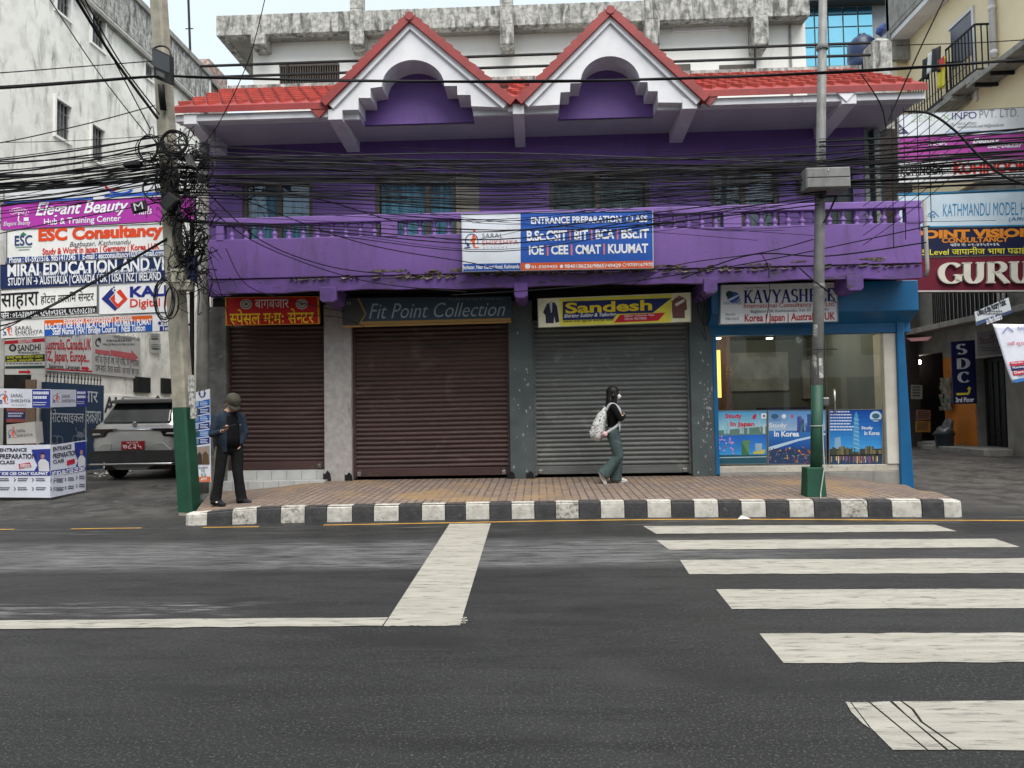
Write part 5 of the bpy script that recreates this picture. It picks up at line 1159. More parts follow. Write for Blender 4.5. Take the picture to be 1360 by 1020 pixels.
# ---- pale building with concrete gallery behind the shops
GB = thing('gallery_building', 'pale building with a mossy concrete gallery rising behind the red roof', 'building', (0, 22, 0))
YS, YW = 17.0, 17.45
zt_, zb2 = PY(680, 6.5, YS).z, PY(680, 34, YS).z
xl, xr = PY(287, 20, YS).x, PY(1076, 20, YS).x
mb = MB(); mb.box(PY(336, 60, YW).x, YW, 0, PY(1070, 60, YW).x, 26, zb2+.1); mb.build('wall', M['far_white'], GB)
mb = MB(); mb.box(xl, YS, zb2, xr, YS+.218, zt_); mb.box(xl, YS+.22, zb2, xl+.2, 26, zt_); ps = mb.build('gallery_parapet', M['mossy'], GB, False, .015)
mb = MB(); mb.box(xl+.202, YS+.222, zb2+.02, xr-.01, 26, zb2+.2); mb.build('gallery_floor', M['conc'], GB)
for i, q in enumerate((343, 474, 673, 866, 1010)):
    x = PY(q, 30, YS).x; zl = PY(q, 60, YS).z
    mb = MB(); mb.hexa([(x-.17, YS-.06, zl), (x+.17, YS-.06, zl), (x+.17, YS-.06, zb2+.01), (x-.17, YS-.06, zb2+.01), (x-.17, YW-.004, zl-.03), (x+.17, YW-.004, zl-.03), (x+.17, YW-.004, zb2+.01), (x-.17, YW-.004, zb2+.01)]); mb.build('gallery_bracket', M['mossy'], GB, False, .015)
    if i in (1, 2, 3):
        mb = MB(); mb.box(x-.16, YS-.05, zb2+.012, x+.16, YS-.003, zt_+.02); mb.box(x-.16, YS-.05, zt_+.022, x+.16, YS+.2, zt_+1.4); mb.build('gallery_post', M['mossy'], GB, False, .015)
a, b = PY(372, 88, YW), PY(451, 108, YW)
mb = MB(); mb.box(a.x, YW-.02, b.z-.6, b.x, YW-.004, a.z); wv = mb.build('window', M['dark_recess'], GB)
mb = MB()
for i in range(24): x = a.x+(b.x-a.x)*(i+.5)/24; mb.box(x-.012, YW-.06, b.z-.6, x+.012, YW-.035, a.z-.05)
mb.box(a.x, YW-.07, a.z-.05, b.x, YW-.03, a.z); mb.build('window_bars', M['teak'], wv)
mb = MB(); a, b = PY(955, 87, YW), PY(1003, 92, YW); mb.box(a.x, YW-.02, b.z-.4, b.x, YW-.004, a.z); a, b = PY(895, 86, YW), PY(917, 92, YW); mb.box(a.x, YW-.02, b.z-.4, b.x, YW-.004, a.z); mb.build('window', M['teak'], GB)
mb = MB(); a, b = PY(893, 37, YW), PY(968, 41, YW); mb.box(a.x, YW-.06, b.z, b.x, YW-.004, a.z); mb.build('tube_light', M['white_trim'], GB)
mb = MB(); q = PY(1049, 60, YW); mb.tube([(q.x, YW-.04, zb2), (q.x, YW-.04, 7)], .03, 6); mb.build('drain_pipe', M['conc'], GB)
# rails along the flat roof, in front of the gallery
rl = thing('roof_railing', 'two black pipe rails on thin posts along the red tiled roof', 'railing', (0, YF+.3, 7.4))
mb = MB(); YR = YF+.3
for (y0, y1) in ((88, 57), (103, 73)):
    mb.tube([PY(266, y0, YR), PY(1156, y1, YR)], .028, 6)
mb.build('rail', M['black'], rl)
for q in (382, 1003):
    mb = MB(); mb.tube([PY(q, 112 if q < 500 else 94, YR), PY(q, 84 if q < 500 else 62, YR)], .022, 6); mb.build('post', M['black'], rl)
pp = thing('roof_pier', 'mossy concrete pier at the right end of the red roof', 'pier', PY(1171, 92, YF+.35))
a, b = PY(1158, 55, YF+.3), PY(1186, 95, YF+.3)
mb = MB(); mb.box(a.x, YF+.3, 6.6, b.x, YF+.7, a.z); mb.hexa([(a.x, YF+.3, a.z), (b.x, YF+.3, a.z), (b.x-.05, YF+.35, a.z+.07), (a.x+.12, YF+.35, a.z+.09), (a.x, YF+.7, a.z), (b.x, YF+.7, a.z), (b.x-.05, YF+.65, a.z+.07), (a.x+.12, YF+.65, a.z+.09)]); mb.build('pier', M['mossy'], pp, False, .015)
# ---- glass tower
GT = thing('glass_tower', 'modern building with a blue mirror glass front behind the roofs', 'building', (14, 33, 0))
YT = 30.0
def tx(q): return PY(q, 50, YT).x
def tz(q): return PY(1120, q, YT).z
mb = MB(); mb.box(tx(1040), YT+.05, 0, tx(1240), YT+9, tz(-60)); mb.build('wall', mat('tower_grey', (.20, .215, .23, 1), (.16, .17, .185, 1), 1), GT)
mb = MB(); mb.box(tx(1066), YT-.5, tz(8), tx(1185), YT+.04, tz(-60)); mb.build('soffit_band', mat('tower_dark', (.05, .055, .06, 1)), GT)
mg = mat('mirror_glass', (.20, .56, .70, 1), (.28, .62, .74, 1), .3, rough=.08, metal=.85)
cols = [1066, 1082, 1100, 1120, 1140, 1160]; rws = [9, 20, 36, 62, 88, 112]
for i in range(5):
    for j in range(5):
        mb = MB(); ox = .03; m_ = mg if j else None
        mb.box(tx(cols[i])+ox, YT-.02, tz(rws[j+1])+ox, tx(cols[i+1])-ox, YT+.045, tz(rws[j])-ox)
        mb.build('window', mg if j else mat('mirror_dark', (.03, .10, .15, 1), None, rough=.1, metal=.6), GT)
tk = thing('water_tank', 'dark blue plastic roof tank seen past the tiled roof', 'tank', PY(1146, 92, 22))
a = PY(1146, 96, 22); r = .42
mb = MB().lathe((a.x, 22, a.z), [(r, 0), (r*1.02, .3), (r*.97, .34), (r*1.02, .38), (r, .85), (r*.6, 1.05), (r*.3, 1.08), (r*.3, 1.16), (.02, 1.18)], 18); mb.build('tank', mat('tank_blue', (.012, .03, .09, 1), None, rough=.4), tk, True)
tp = thing('blue_tarpaulin', 'crumpled bright blue tarpaulin tied up beside the glass tower', 'tarpaulin', PY(1176, 40, 24))
rr = random.Random(4); pts = [(1163, 44), (1165, 38), (1172, 32), (1184, 28), (1187, 31), (1184, 37), (1178, 42), (1170, 49)]
mb = MB(); cen = PY(1174, 38, 23.6); rim = [PY(x, y, 24+rr.uniform(-.15, .15)) for x, y in pts]
mid = [cen.lerp(p, .55)+Vector((0, rr.uniform(-.25, .1), rr.uniform(-.05, .05))) for p in rim]
n_ = len(rim); mb.add(rim+mid+[cen], [(i, (i+1) % n_, n_+(i+1) % n_, n_+i) for i in range(n_)]+[(n_+i, n_+(i+1) % n_, 2*n_) for i in range(n_)])
o = mb.build('sheet', mat('tarp_blue', (.01, .06, .32, 1), (.01, .04, .2, 1), 4, rough=.5), tp); q = o.modifiers.new('t', 'SOLIDIFY'); q.thickness = .02
# ---- cream building with balconies, right
CB = thing('balcony_building', 'cream rendered building with black railed balconies over the right side lane', 'building', (14.5, 19, 0))
XC = 11.3
mb = MB(); mb.box(XC, 13.2, 7.2, 17, 22.3, 18); mb.build('wall', M['cream'], CB)
a, b = PY(1191, 90, 21.8), PY(1221, 90, 21.8); zp_ = PY(1200, 158, 21.8).z
mb = MB(); mb.box(a.x, 21.8, zp_, XC-.002, 22.28, 17.9); mb.build('pilaster', M['cream'], CB)
mb = MB(); mb.box(a.x-.7, 21.75, 0, XC-.002, 22.28, zp_-.01); mb.build('stair_wall', mat('umber_wall', (.075, .058, .055, 1), (.045, .035, .033, 1), 4, stretch=(1, 1, 4)), CB)
mb = MB(); mb.box(a.x-.25, 21.7, PY(1200, 66, 21.7).z, XC-.004, 21.79, PY(1200, 22, 21.7).z); mb.build('balcony_apron', M['conc'], CB)
XBAL = 10.85
yA, yB = PX(1257, 90, XBAL).y, PX(1297, 90, XBAL).y
zb3, zt3 = PX(1277, 112, XBAL).z, PX(1277, 48, XBAL).z
def railing(par, X, y0, y1, z0, z1, xin, step=.13):
    m_ = MB(); t = .02
    for z in (z0+.06, z1): m_.box(X-t, y1, z-.02, X+t, y0, z+.02); m_.box(X+t+.002, y1-t, z-.02, xin, y1+t, z+.02)
    n_ = int(abs(y0-y1)/step)
    for i in range(n_+1): y = y1+(y0-y1)*i/n_; m_.box(X-.012, y-.012, z0, X+.012, y+.012, z1)
    n_ = max(2, int((xin-X)/step))
    for i in range(1, n_): x = X+(xin-X)*i/n_; m_.box(x-.012, y1-.012, z0, x+.012, y1+.012, z1)
    return m_.build('balcony_railing', M['black'], par)
mb = MB(); mb.box(XBAL-.06, yB-.1, zb3-.12, XC-.003, yA+.6, zb3+.02); b1 = mb.build('balcony_floor', M['conc'], CB, False, .01)
railing(b1, XBAL, yA, yB, zb3+.02, zt3, XC-.01)
z2 = PX(1225, 14, XBAL).z                                             # storey above: its floor slab and rail
mb = MB(); mb.box(XBAL-.1, 15.8, z2, XC-.003, 21.68, z2+.16); b2 = mb.build('balcony_floor', M['white_trim'], CB, False, .01)
mb = MB(); mb.box(XBAL-.14, 15.8, z2+.162, XBAL+.02, 21.68, z2+.3); mb.build('balcony_kerb', M['conc'], b2)
railing(b2, XBAL-.05, 19.2, 17.2, z2+.3, z2+1.3, XC-.01)
mb = MB(); mb.box(XBAL-.15, 19.3, z2+.302, XBAL+.03, 21.7, z2+1.6); mb.box(XBAL-.15, 21.55, z2-.6, XC-.01, 21.72, z2+1.6); mb.build('balcony_apron', M['conc'], b2)
mb = MB(); mb.box(XC-.02, PX(1263, 40, XC).y, PX(1263, 60, XC).z-.7, XC-.003, PX(1293, 40, XC).y, PX(1293, 12, XC).z); wv = mb.build('balcony_window', mat('slate_pane', (.06, .065, .085, 1), (.09, .095, .12, 1), 1, rough=.2), CB)
mb = MB(); y0, y1 = PX(1263, 40, XC).y, PX(1293, 40, XC).y; z0_ = PX(1293, 12, XC).z; mb.box(XC-.05, y1-.08, z0_, XC-.004, y0+.08, z0_+.08); mb.box(XC-.05, y1-.08, z0_-2.4, XC-.004, y1-.002, z0_); mb.build('window_frame', M['white_trim'], wv)
mb = MB(); q = PX(1324, 40, XC); mb.tube([(XC-.1, q.y, 17.5), (XC-.1, q.y, PX(1324, 78, XC).z)], .07, 8)
for z in (q.z-.6, q.z+.5): mb.lathe((XC-.1, q.y, z), [(.085, 0), (.085, .1)], 8)
mb.build('drain_pipe', M['white_trim'], CB, True)
XB2 = 10.75; y0, y1 = PX(1206, 120, XB2).y, PX(1250, 120, XB2).y; z0_, z1_ = PX(1232, 150, XB2).z, PX(1232, 98, XB2).z
mb = MB(); mb.box(XB2-.05, y1-.4, z0_-.14, XC-.003, y0, z0_); b3 = mb.build('balcony_floor', M['conc'], CB, False, .01)
railing(b3, XB2, y0, y1, z0_, z1_, XC-.01)
for (x0, x1, yt, yb, c_, lb) in ((1226, 1234, 80, 108, (26, 26, 30), 'black garment hung over the lower balcony rail, leftmost of the laundry'), (1233, 1240, 72, 100, (214, 214, 212), 'white cloth hanging on the balcony between two dark garments'), (1238, 1250, 66, 98, (32, 30, 34), 'dark folded blanket hanging on the balcony rail'), (1246, 1256, 80, 120, (206, 196, 60), 'yellow and white cloth hanging at the balcony corner')):
    A = [PX(x0, yt, XB2-.06), PX(x1, yt-5, XB2-.06), PX(x1, yb-4, XB2-.06), PX(x0, yb, XB2-.06)]
    root = thing('laundry', lb, 'laundry', (A[2]+A[3])/2, group='laundry drying on the balcony')
    mb = MB(); N = 8; vs = []
    for j in range(N+1):
        for i in range(N+1):
            u, v = i/N, j/N; p_ = A[0]*(1-u)*(1-v)+A[1]*u*(1-v)+A[2]*u*v+A[3]*(1-u)*v
            vs.append(p_+Vector((-.04*math.sin(u*9)*(v+.2), 0, .03*math.sin(u*5)*v)))
    mb.add(vs, [(j*(N+1)+i, j*(N+1)+i+1, (j+1)*(N+1)+i+1, (j+1)*(N+1)+i) for j in range(N) for i in range(N)])
    o = mb.build('cloth', paint(*c_), root, True); q = o.modifiers.new('t', 'SOLIDIFY'); q.thickness = .02
    if c_[2] == 60:
        mb = MB(); p_ = PX(1251, 82, XB2-.13); mb.box(p_.x-.01, p_.y-.12, p_.z-.14, p_.x, p_.y+.12, p_.z+.1); mb.build('red_patch', paint(190, 30, 34), root)
# canopy and dark first floor below the cream storey
LB = thing('lane_building', 'grey shop building with dark open shops and an orange wall along the right side lane', 'building', (14, 19, .3))
XS = 11.45
zcn = PX(1335, 78, 10.7).z
mb = MB(); mb.box(10.7, 12.6, zcn, XC-.003, 17.9, zcn+.14); mb.build('canopy', M['conc'], LB, False, .01)
mb = MB()
for i in range(9): y = 12.8+i*.6; mb.box(10.75, y, zcn-.08, XC-.01, y+.06, zcn-.002)
mb.build('canopy_rafter', M['dark_recess'], LB)
ysh = [PX(q, 520, XS).y for q in (1207, 1254, 1297, 1336)]
z_sl = PX(1250, 440, XS).z; zd = PX(1316, 474, XS).z; zd1 = PX(1230, 470, XS).z
mb = wall_x(XS, 13.0, 23.6, 0, z_sl, [(ysh[1], ysh[0], .42, zd1), (ysh[3], ysh[2], .42, zd)], .25, -1); mb.build('wall', mat('lane_render', (.30, .285, .25, 1), (.20, .19, .17, 1), 2, 7, rough=.85, c3=(.2, .19, .17, 1), s3=2, t3=(.55, .7)), LB)
mb = MB(); mb.box(XS-.02, ysh[2]+.03, .42, XS-.004, ysh[1]-.03, PX(1275, 473, XS).z); mb.build('orange_panel', M['orange'], LB)
mb = MB(); mb.box(XS, 13, z_sl+.16, 17, 23.6, 7.19); mb.build('upper_wall', M['conc'], LB)
mb = MB(); mb.box(XS-.5, 13, z_sl, 17, 23.8, z_sl+.15); mb.build('floor_slab', M['conc'], LB, False, .015)
a0, a1 = PX(1322, 415, XS-.3).y, PX(1240, 415, XS-.3).y; zr0, zr1 = z_sl+.16, PX(1280, 388, XS-.3).z
mb = MB()
for i in range(30): y = a0+(a1-a0)*i/29; mb.box(XS-.32, y-.014, zr0, XS-.292, y+.014, zr1+.5)
mb.build('window_bars', M['black'], LB)
mb = MB(); mb.box(XS-.02, a0, zr0, XS-.004, a1, zr1+.5); pb = mb.build('window_shutter', M['dark_recess'], LB)
mb = MB()
for i in range(0, 14): y = a0+(a1-a0)*(i+.2)/14; mb.box(XS-.045, y, zr0+.03, XS-.022, y+(a1-a0)/14*.5, zr1+.45)
mb.build('shutter_slat', M['far_white'], pb)
for k, (ya, yb, dep) in enumerate(((ysh[1], ysh[0], 2.6), (ysh[3], ysh[2], .6))):
    mb = MB(); X2 = XS+dep
    mb.quad((X2, ya, .42), (X2, yb, .42), (X2, yb, 3.4), (X2, ya, 3.4)); mb.quad((XS+.25, ya-.01, .42), (X2, ya-.01, .42), (X2, ya-.01, 3.4), (XS+.25, ya-.01, 3.4)); mb.quad((XS+.25, yb+.01, .42), (X2, yb+.01, .42), (X2, yb+.01, 3.4), (XS+.25, yb+.01, 3.4)); mb.quad((XS+.25, ya, 3.2), (X2, ya, 3.2), (X2, yb, 3.2), (XS+.25, yb, 3.2))
    mb.build('shop_recess' if k == 0 else 'doorway', mat('deep_shop', (.02, .016, .014, 1), (.035, .025, .02, 1), 2), LB)
mb = MB(); mb.box(XS-.7, ysh[3]-.2, .1, XS-.006, ysh[1], .41); mb.box(XS-.3, ysh[1]+.02, .1, XS-.006, ysh[0]+.3, .44); mb.build('step', M['conc'], LB, False, .02)
mb = MB(); y_ = (ysh[2]+ysh[3])/2
for i in range(5): y = ysh[3]+.12+(ysh[2]-ysh[3]-.24)*i/4; mb.box(XS+.18, y-.02, .45, XS+.2, y+.02, zd-.1)
mb.box(XS+.205, ysh[3]+.02, .43, XS+.22, ysh[2]-.02, zd-.02); mb.build('door', M['black'], LB)
a = PX(1220, 481, XS+.15)
mb = MB().ball(a, .075, 12, 8); mb.build('lamp_bulb', emit('lamp_white', (1, .97, .9, 1), 9), LB, True)
aw = [PX(1204, 449, XS-.5), PX(1238, 447, XS-.5), PX(1232, 452, XS-.9), PX(1210, 453, XS-.9)]
mb = MB(); mb.add(aw, [(0, 1, 2, 3)]); o = mb.build('awning', mat('pink_awning', (.36, .16, .16, 1), (.26, .12, .12, 1), 4), LB); q = o.modifiers.new('t', 'SOLIDIFY'); q.thickness = .015
for (x0, y0, x1, y1, c_) in ((1217, 544, 1236, 558, (120, 84, 70)), (1216, 559, 1236, 574, (150, 110, 40)), (1210, 511, 1225, 530, (120, 122, 118))):
    bb = Board([(x0, y0), (x1, y0+.6), (x1, y1), (x0, y1)], ('Y', 20.4)); bb.panel(LB, c_, .01, 'poster'); lines(bb, x0+2, y0+2, x1-2, y1-2, 4, (70, 60, 56), seed=x0); bb.finish(LB)
pkt = random.Random(9)
for k, q in enumerate((1251, 1256, 1260)):
    root = thing('sachet_strip', ['strip of snack sachets hanging by the dark shop, leftmost of three', 'strip of snack sachets hanging between two others by the orange wall', 'strip of snack sachets hanging against the orange wall, rightmost of three'][k], 'sachets', PX(q, 545, XS-.15), group='snack sachet strips at the shop door')
    mb = MB()
    for j in range(8):
        a, b = PX(q-2, 502+j*5.4, XS-.15), PX(q+2.2, 507+j*5.4, XS-.15); w_ = pkt.uniform(-.03, .03); mb.hexa([(a.x+w_, a.y, b.z), (a.x+w_, b.y, b.z), (a.x+w_-.02, b.y, a.z), (a.x+w_-.02, a.y, a.z), (a.x+w_+.02, a.y, b.z), (a.x+w_+.02, b.y, b.z), (a.x+w_+.02, b.y, a.z), (a.x+w_+.02, a.y, a.z)])
    mb.build('sachets', mat('sachet_foil', (.36, .30, .28, 1), (.10, .22, .14, 1), 7, 2, .45, .55, rough=.3, c3=(.4, .08, .08, 1), s3=9, t3=(.55, .6)), root)
# ---- buildings across the road, behind the photographer; the shop glass mirrors them
for k, (xa, xb, h, m_, lb) in enumerate(((-30, -9, 10.5, M['cream'], 'cream building across the road mirrored in the left of the shop glass'), (-8.9, 6, 12.5, M['conc'], 'grey building across the road mirrored in the shop glass'), (6.1, 30, 9.5, M['far_white'], 'white building across the road mirrored in the right of the shop glass'))):
    root = thing('opposite_building', lb, 'building', ((xa+xb)/2, -8, 0), group='buildings across the road')
    mb = MB(); mb.box(xa, -16, 0, xb, -7.5, h); mb.build('wall', m_, root)
    n_ = int((xb-xa)/2.6)
    for i in range(n_):
        for j in range(3):
            x = xa+1.0+i*2.6; mb = MB(); mb.box(x, -7.52, 3.9+j*2.9, x+1.3, -7.44, 5.4+j*2.9)
            if 5.5+j*2.9 < h: mb.build('window', M['dark_recess'], root)
        mb = MB(); mb.box(xa+.3+i*2.6, -7.52, .1, xa+2.6+i*2.6, -7.42, 2.9); mb.build('roller_shutter', [M['shutter_grey'], M['shutter_brown'], M['shop_blue']][(i+k) % 3], root)
# ================================================================== POLES, LAMP, BOXES
YP = 10.9
lp = thing('utility_pole', 'leaning square concrete utility pole with a green painted foot, buried in cables', 'pole', PY(252, 684, YP))
A, B = PY(252, 684, YP), PY(209, -30, YP)
def lp_at(z): return A.lerp(B, (z-A.z)/(B.z-A.z))
def sq_shaft(z0, z1, grow=0.0, n=10):
    v = []; mb = MB()
    for i in range(n+1):
        z = z0+(z1-z0)*i/n; c = lp_at(z); t = (z-A.z)/(B.z-A.z); a = (.130-.022*t)+grow; b = .115-.02*t+grow; k = .028
        ang = R_(-14)
        for (x, y) in ((-a+k, -b), (a-k, -b), (a, -b+k), (a, b-k), (a-k, b), (-a+k, b), (-a, b-k), (-a, -b+k)):
            v.append((c.x+x*math.cos(ang)-y*math.sin(ang), c.y+x*math.sin(ang)+y*math.cos(ang), z))
    f = [(i*8+j, i*8+(j+1) % 8, (i+1)*8+(j+1) % 8, (i+1)*8+j) for i in range(n) for j in range(8)]+[tuple(range(8)), tuple(range(n*8, n*8+8))]
    return mb.add(v, f)
zgr = PY(246, 541, YP).z
sq_shaft(-.05, B.z).build('shaft', M['conc_pole'], lp)
sq_shaft(.05, zgr, .004).build('green_band', M['green_pole'], lp)
mb = MB()
rr = random.Random(2)
for (x, y0, y1) in ((250, 498, 520), (251, 522, 538), (253, 541, 556)):
    a, b = PY(x, y0, YP-.17), PY(x+8, y1, YP-.19); mb.hexa([(a.x, a.y-.004, b.z), (b.x, b.y-.004, b.z), (b.x, b.y-.004, a.z), (a.x, a.y-.004, a.z), (a.x, a.y+.02, b.z), (b.x, b.y+.02, b.z), (b.x, b.y+.02, a.z), (a.x, a.y+.02, a.z)])
mb.build('torn_stickers', mat('torn_paper', (.45, .44, .41, 1), (.18, .18, .17, 1), 22, 5, .45, .55, rough=.9), lp)
for (x0, y0, x1, y1, lb) in ((228, 358, 244, 375, 'small beige junction box, upper of two on the concrete pole'), (235, 373, 253, 385, 'small beige junction box, lower of two on the concrete pole')):
    a, b = PY(x0, y0, YP-.3), PY(x1, y1, YP-.3); root = thing('junction_box', lb, 'junction box', ((a.x+b.x)/2, YP-.2, b.z))
    mb = MB(); mb.box(a.x, YP-.32, b.z, b.x, YP-.16, a.z); mb.build('case', mat('beige_plastic', (.42, .40, .31, 1), (.33, .31, .24, 1), 6, rough=.6), root, False, .008)
    mb = MB(); mb.box(a.x-.006, YP-.328, a.z-.03, b.x+.006, YP-.155, a.z+.006); mb.ball(((a.x+b.x)/2, YP-.325, (a.z+b.z)/2), .012, 8, 5); mb.build('lid', mat('beige_lid', (.38, .36, .28, 1), None, rough=.6), root, False, .004)
sl_ = thing('street_lamp', 'black rectangular street lamp hung flat on the concrete pole', 'lamp', PY(214, 112, YP-.35))
q = [PY(202, 62, YP-.32), PY(225, 73, YP-.42), PY(226, 112, YP-.40), PY(204, 103, YP-.3)]
nrm = (q[1]-q[0]).cross(q[3]-q[0]).normalized(); nrm = nrm if nrm.y < 0 else -nrm
mb = MB(); mb.hexa([q[3], q[2], q[1], q[0]]+[p-nrm*.09 for p in (q[3], q[2], q[1], q[0])]); mb.build('housing', M['black'], sl_, False, .012)
mb = MB(); c = [q[0].lerp(q[3], .06), q[1].lerp(q[2], .06), q[1].lerp(q[2], .62), q[0].lerp(q[3], .62)]; mb.hexa([p+nrm*.006 for p in c]+[p-nrm*.0 for p in c]); mb.build('lens', mat('lamp_lens', (.035, .037, .04, 1), None, rough=.25), sl_)
mb = MB(); c = [q[0].lerp(q[3], .72).lerp(q[1].lerp(q[2], .72), .25), q[0].lerp(q[3], .72).lerp(q[1].lerp(q[2], .72), .7), q[0].lerp(q[3], .88).lerp(q[1].lerp(q[2], .88), .7), q[0].lerp(q[3], .88).lerp(q[1].lerp(q[2], .88), .25)]; mb.hexa([p+nrm*.02 for p in c]+list(c)); mb.build('driver_cover', mat('driver_grey', (.09, .09, .09, 1)), sl_)
mb = MB(); mb.tube([PY(214, 112, YP-.33), PY(215, 128, YP-.26), PY(217, 146, YP-.16)], .05, 8); mb.tube([PY(204, 66, YP-.33)]+[PY(214+12*math.cos(R_(t)), 70-9*math.sin(R_(t)), YP-.28) for t in range(160, 0, -20)]+[PY(227, 74, YP-.38)], .014, 6); mb.build('bracket', M['black'], sl_, True)
def flat_box(name, lb, pts, Y, dpt, m, cat):
    P_ = [PY(x, y, Y) for x, y in pts]; root = thing(name, lb, cat, (P_[2]+P_[3])/2)
    mb = MB(); mb.hexa(P_+[p+Vector((0, dpt, 0)) for p in P_]); mb.build('case', m, root, False, .01)
    c = sum(P_, Vector())/4; P2 = [c+(p-c)*.82 for p in P_]
    mb = MB(); mb.hexa([p+Vector((0, -.012, 0)) for p in P2]+[p+Vector((0, .005, 0)) for p in P2]); mb.build('cover', m, root, False, .006)
    return root
flat_box('splice_box', 'black cable splice box tilted on its corner at the heart of the tangle', [(210, 270), (222, 282), (238, 265), (224, 254)], YP-.42, .16, M['black'], 'splice box')
flat_box('splice_box', 'slim black splice closure hung slantwise right of the big cable coil', [(243, 206), (250, 221), (259, 222), (251, 203)], YP-.4, .1, mat('worn_black', (.05, .05, .05, 1), (.09, .09, .085, 1), 9), 'splice box')
flat_box('splice_box', 'long black splice closure lying level on the cables left of the pole', [(163, 215), (163, 221), (185, 219), (185, 213)], YP-.3, .12, M['black'], 'splice box')
r_ = flat_box('tag_plate', 'small black plate with a white letter M hanging left of the pole', [(172, 270), (176, 284), (195, 279), (192, 265)], YP-.4, .04, M['black'], 'plate')
bb = Board([(172, 269), (192, 264), (195, 279), (176, 284)], ('Y', YP-.42)); bb.text('M', 178, 269, 190, 279, (196, 198, 200)); bb.finish(r_)
p2 = thing('utility_pole', 'thin grey concrete pole against the left corner of the purple building', 'pole', PY(268, 655, 12.6))
mb = MB(); a, b = PY(268, 655, 12.6), PY(271.5, 182, 12.6); mb.tube([a, b], [.12, .085], 10); mb.build('shaft', M['conc'], p2, True)
mb = MB()
for y in (187, 195, 211): a_ = PY(285, y, 12.3); mb.tube([a_+Vector((-.07, 0, 0)), a_+Vector((.12, 0, 0))], .013, 6)
a_, b_ = PY(285, 172, 12.3), PY(285, 222, 12.3); mb.tube([a_, b_], .02, 6); mb.build('wire_bracket', M['steel'], p2)
# right pole
YQ = 10.42
rp_ = thing('utility_pole', 'galvanised steel pole painted green below, standing on a green plinth', 'pole', (PY(1083, 657, YQ).x, YQ, .2))
A2, B2 = PY(1083.5, 657, YQ), PY(1093.5, -40, YQ)
def rp_at(py): t = (657-py)/697.0; return A2.lerp(B2, t)
mb = MB(); mb.tube([A2, rp_at(300), B2], [.080, .072, .054], 14); mb.build('shaft', M['steel'], rp_, True)
mb = MB(); mb.tube([rp_at(640), rp_at(515)], [.083, .0785], 14); mb.build('green_band', M['green_pole'], rp_, True)
mb = MB(); a, b = PY(1073.5, 657, YQ-.12), PY(1096.5, 657, YQ-.12); z1 = PY(1084, 621, YQ-.12).z
mb.hexa([(a.x-.02, YQ-.13, a.z-.06), (b.x+.02, YQ-.13, a.z-.06), (b.x, YQ-.11, z1), (a.x, YQ-.11, z1), (a.x-.02, YQ+.13, a.z-.06), (b.x+.02, YQ+.13, a.z-.06), (b.x, YQ+.11, z1), (a.x, YQ+.11, z1)]); mb.build('plinth', M['green_pole'], rp_, False, .012)
mb = MB()
for (y0, y1, dx) in ((476, 508, -.06), (436, 452, -.05), (480, 506, .05)):
    a, b = rp_at(y0), rp_at(y1)
    for th0 in (R_(250+dx*600),): mb.add([(a.x+.082*math.cos(th0+R_(t)), a.y+.082*math.sin(th0+R_(t)), z) for z in (b.z, a.z) for t in (-22, 0, 22)], [(0, 1, 4, 3), (1, 2, 5, 4)])
mb.build('torn_stickers', bpy.data.materials['torn_paper'], rp_)
mb = MB(); a = rp_at(469); mb.tube([a+Vector((-.22, -.09, -.0)), a+Vector((.22, -.11, 0))], .008, 5); mb.build('cross_pin', M['black'], rp_)
mb = MB(); pts = [rp_at(566)+Vector((.05, -.08, 0)), rp_at(590)+Vector((.06, -.085, 0)), rp_at(620)+Vector((.06, -.14, 0)), PY(1090, 655, YQ-.2), PY(1090, 668, 10.15), PY(1087, 682, 10.02), PY(1084, 687, 9.95)]; mb.tube(pts, .008, 5)
mb.tube([rp_at(568)+Vector((.086*math.cos(R_(t)), .086*math.sin(R_(t)), 0)) for t in range(0, 360, 24)], .007, 5, closed=True); mb.build('tied_string', mat('grey_string', (.34, .36, .34, 1)), rp_)
for y in (385, 120): mb = MB(); c = rp_at(y if y > 200 else 66); mb.lathe((c.x, c.y, c.z), [(.08, -.03), (.085, 0), (.08, .03)], 14); mb.build('clamp_band', M['steel'], rp_)
x0, x1 = PY(1070, 236, YQ-.28).x, PY(1129, 236, YQ-.28).x; z0, z1 = PY(1100, 250, YQ-.28).z, PY(1100, 222.5, YQ-.28).z
bx = thing('meter_box', 'galvanised metal distribution box fixed to the steel pole', 'meter box', ((x0+x1)/2, YQ-.2, z0))
mb = MB(); mb.box(x0-.0, YQ-.3, z0, x1, YQ+.1, z1); mb.build('case', M['steel'], bx, False, .012)
mb = MB(); zm = (z0+z1)/2; mb.box(x0+.012, YQ-.312, zm+.006, x1-.012, YQ-.298, z1-.012); mb.box(x0+.012, YQ-.312, z0+.012, x1-.012, YQ-.298, zm-.006); mb.build('door_panel', M['steel'], bx, False, .006)
mb = MB(); mb.ball(((x0+x1)/2, YQ-.315, z1-.05), .012, 8, 5); mb.build('lock', M['chrome'], bx)
